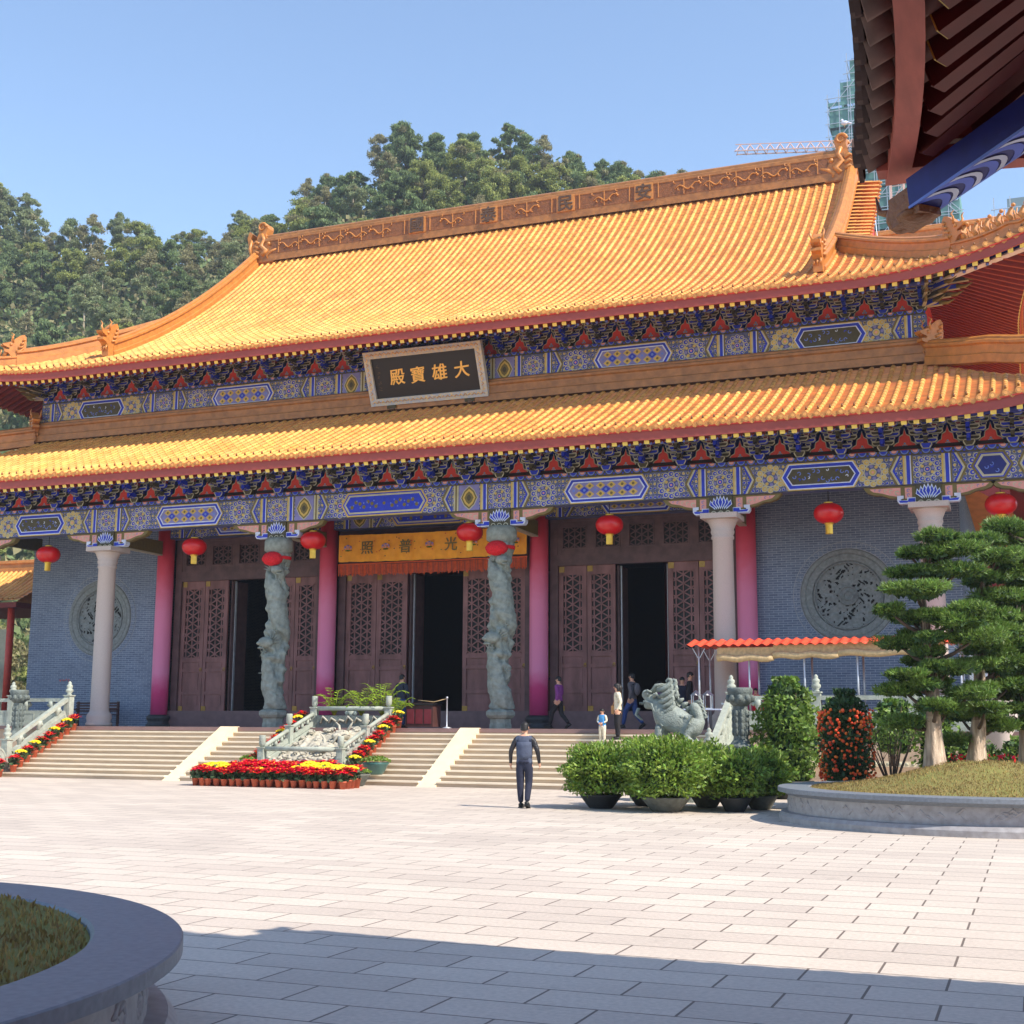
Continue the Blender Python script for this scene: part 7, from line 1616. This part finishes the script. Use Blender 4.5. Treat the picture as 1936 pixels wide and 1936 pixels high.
for a in (-0.8, 0.8):
    for b in (-0.8, 0.8): mb.bar((7.3 + a, 166 + b, 0), (7.3 + a, 166 + b, 82), 0.16, 0.16, 'crane')
for k in range(40): z = 2.05 * k; mb.bar((6.5, 165.2, z), (8.1, 165.2, z + 2.05), 0.08, 0.08, 'crane'); mb.bar((6.5, 165.2, z), (8.1, 165.2, z), 0.08, 0.08, 'crane')
mb.build('mast', t)
t = empty('construction_block', (24, 145, 0), 'grey scaffolded block at the right border above the roof figures', 'building'); t.location = (0, 0, 0)
mb = MB(); mb.box(19.3, 34, 141, 152, 0, 54.5, 'concrete'); mb.box(20.2, 24, 142, 150, 54.5, 57, 'concrete'); mb.build('core', t)
mb = MB()
for x in np.arange(18.9, 34, 1.6): mb.bar((x, 140, 30), (x, 140, 56.5), 0.1, 0.1, 'metal')
for z in np.arange(30, 57, 1.8): mb.bar((18.6, 139.95, z), (34, 139.95, z), 0.09, 0.09, 'metal')
mb.build('scaffold_poles', t)

# ================================================================ HILL AND ITS TREES
SKY = [(-230, 100), (-145.9, 88.7), (-124.0, 84.1), (-117.7, 81.4), (-114.2, 74.6), (-110.4, 77.0), (-103.7, 76.8), (-96.9, 73.8), (-91.3, 72.2), (-85.0, 71.4), (-81.6, 73.6), (-76.3, 71.7), (-72.5, 73.1), (-70.6, 77.1), (-64.7, 76.5), (-59.9, 77.7), (-58.4, 81.6), (-54.4, 82.5), (-49.7, 79.8), (-44.3, 79.6), (-40.6, 80.8), (-37.6, 78.1), (-32.5, 76.2), (-29.7, 73.9), (-24.1, 71.9), (-19.4, 70.2), (-14.7, 69.4), (-3.3, 64.5), (8.6, 57.0), (40, 40), (90, 20)]
YR = 150.0
def zridge(x): return np.interp(x, [s[0] for s in SKY], [s[1] for s in SKY])
def zhill(x, y):
    t = min(1, max(0, (y - 74) / (YR - 74))); zr_ = zridge(x) - 5.6
    sm = np.mean([zridge(x + q) for q in (-8, -4, 0, 4, 8)]) - 6.2
    z = (zr_ * 0.35 + sm * 0.65) * t ** 0.92 if y <= YR else (zr_ * 0.35 + sm * 0.65) - (y - YR) * 0.35
    return max(z, 0) + 1.2 * math.sin(x * 0.13) * math.sin(y * 0.1) * t
mb = MB(); XS = np.arange(-260, 141, 5.0); YS_ = np.arange(72, 232, 5.0); ny_ = len(YS_)
mb.bulk([(x, y, zhill(x, y) - 0.02) for x in XS for y in YS_], [(i * ny_ + j, (i + 1) * ny_ + j, (i + 1) * ny_ + j + 1, i * ny_ + j + 1) for i in range(len(XS) - 1) for j in range(ny_ - 1)], 'hillsoil', True)
mb.build('hill', kind='structure')
n = 72000; X = nrng.uniform(-170, 30, n); Y = nrng.uniform(74, 152, n); Z = np.array([zhill(a, b) for a, b in zip(X, Y)]) + nrng.uniform(0, 2.6, n) ** 1.0
mb = MB(); q = n // 2; leaves(mb, np.c_[X, Y, Z][:q], 0.45, 'hl4', 0.7); leaves(mb, np.c_[X, Y, Z][q:], 0.45, 'hl3', 0.7); mb.build('undergrowth', None, kind='stuff', label='dense green undergrowth covering the hillside', category='undergrowth')
def top_at(x, y):
    """height the canopy reaches at (x, y): the slope falls away in step with the crest"""
    return 1.65 + (zridge(CX + (x - CX) * YR / y) - 1.65) * y / YR
def tree_kind(kind, seed):
    """returns (crown mesh, trunk mesh, height); the crown is many small uneven leaf clumps on limbs"""
    r = random.Random(seed); cr = MB(); tk = MB(); pale = kind in ('euc', 'open'); bk = 'barkpale' if pale else 'barkdark'
    H, m, nc, env, rc, ls = {'euc': (10.5, 'hl1', 38, lambda f: 2.4 * math.sin(min(1, f * 1.1) * PI) ** 0.5 + 0.2, (0.55, 1.0), 0.20), 'broad': (8.5, 'hl2', 44, lambda f: 3.0 * math.sqrt(max(0.05, 1 - f ** 2.2)), (0.6, 1.1), 0.20),
        'pine': (9.0, 'hl3', 44, lambda f: 2.5 * (1 - f ** 2.2) ** 0.6 + 0.25, (0.45, 0.85), 0.22), 'open': (9.5, 'hl4', 30, lambda f: 2.0 * math.sin(min(1, f * 1.05 + 0.1) * PI) ** 0.6 + 0.2, (0.5, 1.0), 0.18)}[kind]
    z0 = {'euc': 0.42, 'broad': 0.34, 'pine': 0.30, 'open': 0.34}[kind]; lx, ly = r.uniform(-0.6, 0.6), r.uniform(-0.6, 0.6)
    tk.tube([(0, 0, -1.5), (lx * 0.3, ly * 0.3, H * 0.4), (lx * 0.6, ly * 0.8, H * 0.7), (lx, ly, H * 0.93)], [0.22, 0.17, 0.11, 0.03], bk, n=7)
    for k in range(nc):
        f = (k + r.random()) / nc; a = r.uniform(0, 2 * PI); q = env(f) * r.uniform(0.25, 1.08) * (1 + 0.25 * math.sin(a * 2 + seed)); z = H * (z0 + (0.98 - z0) * f) + r.uniform(-0.3, 0.3)
        c = (lx * f + q * math.cos(a), ly * f + q * math.sin(a), z); rad = r.uniform(*rc) * (1.15 - 0.4 * f)
        C, d_ = blob(c, (rad * r.uniform(0.9, 1.4), rad * r.uniform(0.9, 1.4), rad * r.uniform(0.45, 0.75)), 190 + int(120 * rad), 0.15); C = C + nrng.normal(0, 0.10, C.shape)
        leaves(cr, C, ls, m if r.random() < 0.85 else ('hl4', 'hl3')[k % 2], 0.4, outward=d_ * 0.4, up=0.7 if kind == 'pine' else 0.3)
        if k % 3 == 0: tk.tube([(lx * f * 0.8, ly * f * 0.8, z - 0.8 - 0.3 * q), c], [0.06, 0.015], bk, n=5)
    if kind == 'pine':
        for k in range(7): a = r.uniform(0, 6.3); q = r.uniform(0, 1.0); C = np.c_[nrng.normal(lx + q * math.cos(a), 0.12, 60), nrng.normal(ly + q * math.sin(a), 0.12, 60), nrng.uniform(H * 0.9, H * (1.03 - 0.05 * q), 60)]; leaves(cr, C, 0.2, m, 0.25, up=1.5)
    return cr.mesh(kind + '_crown'), tk.mesh(kind + '_trunk'), H
TK = {k: [tree_kind(k, 10 + i + 7 * j) for j in range(3)] for i, k in enumerate(('euc', 'broad', 'pine', 'open'))}
TN = {'euc': ('eucalyptus_tree', 'tall pale-trunked tree with airy grey-green clumps on the hillside', 'airy grey-green trees on the hill'), 'broad': ('broadleaf_tree', 'round-crowned yellow-green tree on the hillside', 'round yellow-green trees on the hill'), 'pine': ('pine_tree', 'dark green pine on the hill behind the roof', 'dark pines on the hill'), 'open': ('thin_tree', 'thin olive-brown tree among the hillside woods', 'thin olive trees on the hill')}
CAMZ = Vector((CX, 0, 1.65)); MI = cam.matrix_world.inverted()
def pix(p):
    v = MI @ Vector(p); return 968 + 2492 * v.x / -v.z, 968 - 2492 * v.y / -v.z
def hill_tree(kind, x, y, h=None):
    cm, tm, H = TK[kind][rnd.randrange(3)]; z = zhill(x, y); s_ = (h / H) if h else rnd.uniform(0.75, 1.1)
    nm, lab, grp = TN[kind]; t = empty(nm, (x, y, z - 0.2), lab, 'tree', grp, rnd.uniform(0, 6.28)); t.scale = (s_, s_, s_ * rnd.uniform(0.95, 1.1))
    for n_, m_ in (('crown', cm), ('trunk', tm)): o = bpy.data.objects.new(n_, m_); COL.objects.link(o); o.parent = t
cnt = 0
x = -168.0      # skyline trees on the crest
while x < 6:
    k = ('euc' if x < -78 else ('pine' if x < -22 else rnd.choice(['pine', 'open', 'broad']))) if rnd.random() < 0.82 else rnd.choice(['broad', 'open'])
    yj = YR - 2 + rnd.uniform(-3, 2); hill_tree(k, x, yj, max(3.6, min(10, (top_at(x, yj) - zhill(x, yj)) / 1.06 + rnd.uniform(-0.9, 0.5)))); cnt += 1; x += rnd.uniform(2.4, 3.8) if x < -40 else rnd.uniform(1.9, 2.8)
x = -166.0
while x < 16:
    yj = YR - 10 + rnd.uniform(-3, 3)
    hill_tree(rnd.choice(['pine', 'open', 'broad', 'broad']), x, yj, max(3.6, min(7, (top_at(x, yj) - zhill(x, yj)) / 1.06 - rnd.uniform(0.3, 2.0)))); cnt += 1; x += rnd.uniform(3.2, 4.6)
rows_ = 0
for yy in np.arange(134, 76, -6.4):
    x = -165 + rnd.uniform(0, 6)
    while x < 12:
        yj = yy + rnd.uniform(-2.5, 2.5); u, v = pix((x, yj, zhill(x, yj) + 11))
        sil = np.interp(u, [-200, 0, 225, 300, 400, 500, 1600, 1700, 2000], [700, 640, 640, 600, 545, 440, 300, 400, 380])
        if -160 < u < 1800 and (v < sil + 10) and cnt < 285:
            r_ = rnd.random()
            if x < -60: k = 'broad' if yy < 118 and r_ < 0.68 else ('euc' if r_ < 0.55 else ('open' if r_ < 0.8 else 'pine'))
            else: k = 'pine' if r_ < 0.42 else ('open' if r_ < 0.66 else ('broad' if r_ < 0.88 else 'euc'))
            hill_tree(k, x, yj, max(4.0, min(rnd.uniform(5.0, 8.0), (top_at(x, yj) - zhill(x, yj)) / 1.06 + 0.5))); cnt += 1
        x += rnd.uniform(4.8, 7.0)
for x, y in ((-52, 76), (-57, 80), (-48, 73), (-62, 84), (-40, 70), (-44, 76), (-36, 66), (-33, 72), (-31, 62), (-35, 60), (-29.5, 66)): hill_tree(('broad', 'open')[int(x) % 2], x, y, 7.5); cnt += 1
# ================================================================ PEOPLE
def person(loc, rz, h, pose, top, legs, label, hairlen=0.0, skirt=False, bulk=1.0, extras=None, sleeve=None, shoes='black', kid=False):
    """local axes: +y forward, z up; built for 1.74 m then scaled"""
    t = empty('person', loc, label, 'person', None, rz); s_ = h / 1.74; t.scale = (s_, s_, s_)
    la, ra = pose.get('larm'), pose.get('rarm'); ll, rl = pose.get('lleg'), pose.get('rleg'); lean = pose.get('lean', 0.0); b = bulk; hk = 1.18 if kid else 1.0
    J = {'pelvis': ((0, 0, 0.95), 0.155 * b, 0.115 * b), 'waist': ((0, lean * 0.3, 1.10), 0.145 * b, 0.105 * b), 'chest': ((0, lean * 0.7, 1.30), 0.165 * b, 0.12 * b), 'clav': ((0, lean, 1.44), 0.10, 0.08), 'neck': ((0, lean + 0.01, 1.51), 0.052, 0.052),
         'head1': ((0, lean + 0.02, 1.57), 0.066 * hk, 0.075 * hk), 'head2': ((0, lean + 0.02, 1.64), 0.076 * hk, 0.092 * hk), 'head3': ((0, lean + 0.01, 1.705), 0.062 * hk, 0.078 * hk)}
    E = [('pelvis', 'waist'), ('waist', 'chest'), ('chest', 'clav'), ('clav', 'neck'), ('neck', 'head1'), ('head1', 'head2'), ('head2', 'head3')]
    hands = []
    for n, s2, arm, leg in (('l', -1, la, ll), ('r', 1, ra, rl)):
        e = arm[0] if arm else (s2 * 0.27, -0.02, 1.14); w_ = arm[1] if arm else (s2 * 0.29, 0.04, 0.90); lx = lean
        J['sh' + n] = ((s2 * 0.175, lx, 1.40), 0.072 * b, 0.072 * b); J['el' + n] = (e, 0.052 * b, 0.052 * b); J['wr' + n] = (w_, 0.033, 0.033)
        dv = (Vector(w_) - Vector(e)).normalized(); pm = Vector(w_) + dv * 0.075; J['ha' + n] = (tuple(pm), 0.036, 0.022); hands.append((Vector(w_), pm, dv, s2))
        E += [('clav', 'sh' + n), ('sh' + n, 'el' + n), ('el' + n, 'wr' + n), ('wr' + n, 'ha' + n)]
        k = leg[0] if leg else (s2 * 0.10, 0.02, 0.50); a = leg[1] if leg else (s2 * 0.10, 0, 0.09)
        J['hi' + n] = ((s2 * 0.088, 0, 0.86), 0.108 * b, 0.112 * b); J['kn' + n] = (k, 0.082, 0.082); J['cf' + n] = (tuple((Vector(k) * 0.62 + Vector(a) * 0.38 + Vector((0, -0.015, 0)))), 0.074, 0.074); J['an' + n] = (a, 0.058, 0.058)
        E += [('pelvis', 'hi' + n), ('hi' + n, 'kn' + n), ('kn' + n, 'cf' + n), ('cf' + n, 'an' + n)]
    V, F = skin_mesh('p', J, E, None, 2)
    wrs = [Vector(J['wrl'][0]), Vector(J['wrr'][0])]; els = [Vector(J['ell'][0]), Vector(J['elr'][0])]
    def seg(c, a, b_): d = b_ - a; q = max(0, min(1, (c - a).dot(d) / d.length_squared)); return (c - a - d * q).length
    def m_of(c):
        c = Vector(c)
        if c.z > 1.475 and abs(c.x) < 0.13: return 'skin'
        for w_, e, s2 in ((wrs[0], els[0], -1), (wrs[1], els[1], 1)):
            if (c - w_).dot((w_ - e).normalized()) > -0.01 and (c - w_).length < 0.17: return 'skin'
            sh = Vector((s2 * 0.175, lean, 1.40))
            if min(seg(c, sh, e), seg(c, e, w_)) < 0.085 and (c.x * s2 > 0.165): return sleeve or top
        if c.z > 0.93: return top
        return legs
    mb = MB(); add_skin(mb, V, F, m_of)
    hy = lean + 0.02
    mb.tube([(0, hy + 0.085, 1.655), (0, hy + 0.112, 1.625), (0, hy + 0.092, 1.612)], [0.010, 0.016, 0.011], 'skin', n=6)
    for q in (-1, 1):
        mb.ball((q * 0.080 * hk, hy - 0.005, 1.635), (0.012, 0.024, 0.034), 'skin', 7, 5); mb.ball((q * 0.03, hy + 0.084, 1.655), (0.011, 0.006, 0.007), 'hair', 6, 4)
    mb.box(-0.024, 0.024, hy + 0.082, hy + 0.088, 1.578, 1.585, 'maroon')
    for w_, pm, dv, s2 in hands:
        sd_ = Vector((0, 1, 0)) if abs(dv.z) > 0.5 else Vector((0, 0, 1)); sd_ = (sd_ - dv * sd_.dot(dv)).normalized(); cu = Vector((-s2, 0, 0))
        for k in range(4):
            o = sd_ * (0.024 - 0.016 * k); L_ = (0.062, 0.07, 0.066, 0.05)[k]; p0 = pm + o - dv * 0.01; p1 = p0 + dv * L_ * 0.55 + cu * 0.006; mb.tube([p0, p1, p1 + dv * L_ * 0.4 + cu * 0.022], [0.0095, 0.009, 0.006], 'skin', n=6)
        p0 = w_ + dv * 0.03 + sd_ * 0.022; p1 = p0 + sd_ * 0.022 + dv * 0.03; mb.tube([p0, p1, p1 + dv * 0.028], [0.011, 0.010, 0.007], 'skin', n=6)
    mb.build('body', t)
    mb = MB(); V = []; n = 22    # hair cap hugging the skull
    for i in range(9):
        ph = PI * 0.5 * i / 8
        for j in range(n):
            a = 2 * PI * j / n; back = 0.5 - 0.5 * math.sin(a); drop = 0.02 + (0.085 + hairlen * 0.5) * back if i == 8 else 0
            V.append((0.086 * hk * math.sin(ph) * math.cos(a) * 1.02, hy - 0.008 + 0.106 * hk * math.sin(ph) * math.sin(a), 1.675 + 0.088 * hk * math.cos(ph) - drop))
    mb.bulk(V, [(i * n + j, i * n + (j + 1) % n, (i + 1) * n + (j + 1) % n, (i + 1) * n + j) for i in range(8) for j in range(n)], 'hair', True)
    if hairlen: mb.tube([(0, hy - 0.06, 1.70), (0, hy - 0.10, 1.60), (0, hy - 0.105, 1.60 - hairlen)], [0.07, 0.085, 0.05], 'hair', n=10); [mb.tube([(q * 0.07, hy - 0.02, 1.68), (q * 0.085, hy - 0.02, 1.6), (q * 0.08, hy - 0.03, 1.62 - hairlen)], [0.03, 0.035, 0.02], 'hair', n=7) for q in (-1, 1)]
    mb.build('hair', t)
    for n2 in 'lr':
        a = Vector(J['an' + n2][0]); k = Vector(J['kn' + n2][0]); pitch = pose.get('heel' + n2, 0.0); f_ = Vector((0.02 * (1 if n2 == 'r' else -1), 1, -pitch)).normalized()
        mb = MB(); mb.tube([a - f_ * 0.06 + Vector((0, 0, -0.035)), a + Vector((0, 0, -0.035)), a + f_ * 0.10 + Vector((0, 0, -0.05)), a + f_ * 0.18 + Vector((0, 0, -0.06))], [0.042, 0.052, 0.046, 0.026], shoes, n=10); mb.bar(a - f_ * 0.09 + Vector((0, 0, -0.078)), a + f_ * 0.19 + Vector((0, 0, -0.082)), 0.085, 0.022, shoes); mb.build('shoe', t)
    if extras: extras(t, J)
    return t
def hemline(m, z, rx, ry, hgt=0.06):
    def f(t, J):
        mb = MB(); mb.lathe([(rx, 0), (rx * 1.02, hgt)], (0, 0, z), m, 22, sx=1, sy=ry / rx); mb.build('jacket_hem', t)
    return f
def bagman(t, J):
    mb = MB(); mb.box(0.17, 0.25, -0.16, 0.16, 0.80, 1.06, 'tan'); mb.tube([(0.21, -0.12, 1.05), (0.19, -0.03, 1.22), (0.14, 0.0, 1.42), (0.2, 0.06, 1.2), (0.21, 0.12, 1.05)], 0.012, 'tan', n=5)
    o = mb.build('handbag', None, label='tan shoulder bag carried by the woman on the steps', category='bag'); o.location = t.location; o.rotation_euler = t.rotation_euler; o.scale = t.scale
def rucksack(t, J):
    mb = MB(); mb.ball((0, -0.19, 1.24), (0.14, 0.09, 0.2), 'greyjacket', 12, 8); [mb.tube([(q, -0.14, 1.38), (q, 0.02, 1.44), (q, 0.125, 1.3), (q, 0.06, 1.12)], 0.015, 'black', n=5) for q in (-0.1, 0.1)]
    o = mb.build('rucksack', None, label='dark rucksack on the back of the man in blue jeans', category='bag'); o.location = t.location; o.rotation_euler = t.rotation_euler; o.scale = t.scale
def vest(t, J):
    mb = MB()
    mb.lathe([(0.158, 0), (0.170, 0.12), (0.178, 0.3), (0.172, 0.38)], (0, -0.004, 0.97), 'vest', 24, sx=1, sy=0.74)
    mb.lathe([(0.165, 0), (0.172, 0.02), (0.165, 0.06)], (0, 0, 0.92), 'navy', 24, sx=1, sy=0.75); mb.lathe([(0.068, 0), (0.066, 0.045)], (0, 0.01, 1.47), 'navy', 16); mb.build('vest_trim', t)
Wk = dict(lleg=((-0.10, 0.12, 0.52), (-0.09, -0.02, 0.11)), rleg=((0.095, -0.02, 0.49), (0.085, -0.26, 0.14)), heelr=0.5)
Wk2 = dict(lleg=((-0.09, 0.02, 0.49), (-0.085, 0.06, 0.10)), rleg=((0.085, 0.05, 0.50), (0.075, -0.08, 0.13)), heelr=0.35, larm=((-0.285, -0.04, 1.15), (-0.30, 0.03, 0.91)), rarm=((0.285, -0.02, 1.15), (0.305, 0.05, 0.91)))
stride = dict(lleg=((-0.09, 0.22, 0.53), (-0.09, 0.30, 0.13)), rleg=((0.09, -0.05, 0.48), (0.09, -0.34, 0.18)), heelr=0.6, larm=((-0.24, -0.12, 1.16), (-0.22, -0.05, 0.94)), rarm=((0.24, 0.02, 1.15), (0.20, 0.2, 0.98)))
person((10.19, 25.95, 0.0), R(8), 1.74, Wk2, 'vest', 'navy', 'man in a grey-blue vest and dark trousers walking away across the paving', bulk=1.0, sleeve='sleeve', extras=vest)
person((6.2, 39.4, ZP), R(78), 1.62, stride, 'purple', 'blackcloth', 'person in a purple jacket and black trousers walking left by the pink column', hairlen=0.0)
person((8.62, 36.26, 0.1455 * 8), R(172), 1.0, dict(larm=((-0.25, 0.02, 1.16), (-0.06, 0.20, 1.05)), rarm=((0.25, 0.02, 1.16), (0.06, 0.22, 1.03))), 'lightblue', 'beige', 'small boy in a blue and white jacket standing on the steps', sleeve='beige', kid=True, bulk=1.12, shoes='lightblue')
person((8.98, 36.57, 0.1455 * 9), R(118), 1.58, dict(larm=((-0.24, -0.06, 1.15), (-0.22, 0.06, 0.93))), 'beige', 'blackcloth', 'long-haired woman in a cream patterned jacket standing on the upper steps', hairlen=0.24, extras=bagman, bulk=1.05)
person((8.30, 40.4, ZP), R(72), 1.74, stride, 'greyjacket', 'denim', 'man in a grey jacket and blue jeans walking past the right doorway', extras=rucksack)
person((0.62, 39.6, ZP), R(-14), 1.74, {}, 'darkjacket', 'denim', 'man in a dark jacket seen from behind at the central doorway', bulk=1.08)
person((9.05, 40.9, ZP), R(60), 1.5, {}, 'purple', 'blackcloth', 'short-haired person half hidden behind the stone beast, nearest the doorway')
person((9.75, 41.0, ZP), R(200), 1.62, dict(lean=0.12), 'navy', 'denim', 'bending person in dark blue behind the stone beast')
person((10.35, 39.6, ZP), R(-75), 1.72, {}, 'blackcloth', 'blackcloth', 'dark-haired man in black standing behind the stone beast, rightmost of that group')
person((16.75, 38.6, ZP), R(160), 1.35, {}, 'darkjacket', 'blackcloth', 'stallholder with a dark cap barely seen under the canopy')
person((12.55, 38.75, ZP), R(170), 1.2, dict(lean=0.1), 'redcloth', 'blackcloth', 'stooping person in red behind the terrace balustrade')
person((-26.2, 47.8, ZP), R(200), 1.6, {}, 'blackcloth', 'blackcloth', 'distant dark-clothed person near the left pavilion')
# the bird on the right ridge dragon
t = empty('white_bird', (14.02, YM, zr + 2.42), 'white bird perched on the right ridge dragon', 'bird'); mb = MB(); mb.ball((0, 0, 0.12), (0.16, 0.09, 0.10), 'white', 10, 7); mb.ball((-0.10, 0, 0.25), 0.06, 'white', 8, 6); mb.tube([(-0.15, 0, 0.25), (-0.21, 0, 0.24)], [0.015, 0.003], 'gold', n=5); mb.tube([(0.1, 0, 0.12), (0.28, 0, 0.06)], [0.06, 0.02], 'white', n=6); [mb.tube([(0, q, 0.05), (0, q, -0.08)], 0.008, 'gold', n=4) for q in (-0.03, 0.03)]; mb.build('body', t)

# air
hz = MB(); hz.box(-270, 150, -40, 240, -1.2, 112, 'white'); ho = hz.build('haze', None, kind='stuff', label='thin pale haze in the air', category='haze')
hm = bpy.data.materials.new('haze'); hm.use_nodes = True; hn = hm.node_tree; hn.nodes.clear(); om = hn.nodes.new('ShaderNodeOutputMaterial'); pv = hn.nodes.new('ShaderNodeVolumePrincipled')
pv.inputs['Color'].default_value = (0.80, 0.88, 1.0, 1); pv.inputs['Density'].default_value = 0.0005; pv.inputs['Anisotropy'].default_value = 0.3; hn.links.new(pv.outputs[0], om.inputs['Volume'])
ho.data.materials.clear(); ho.data.materials.append(hm)
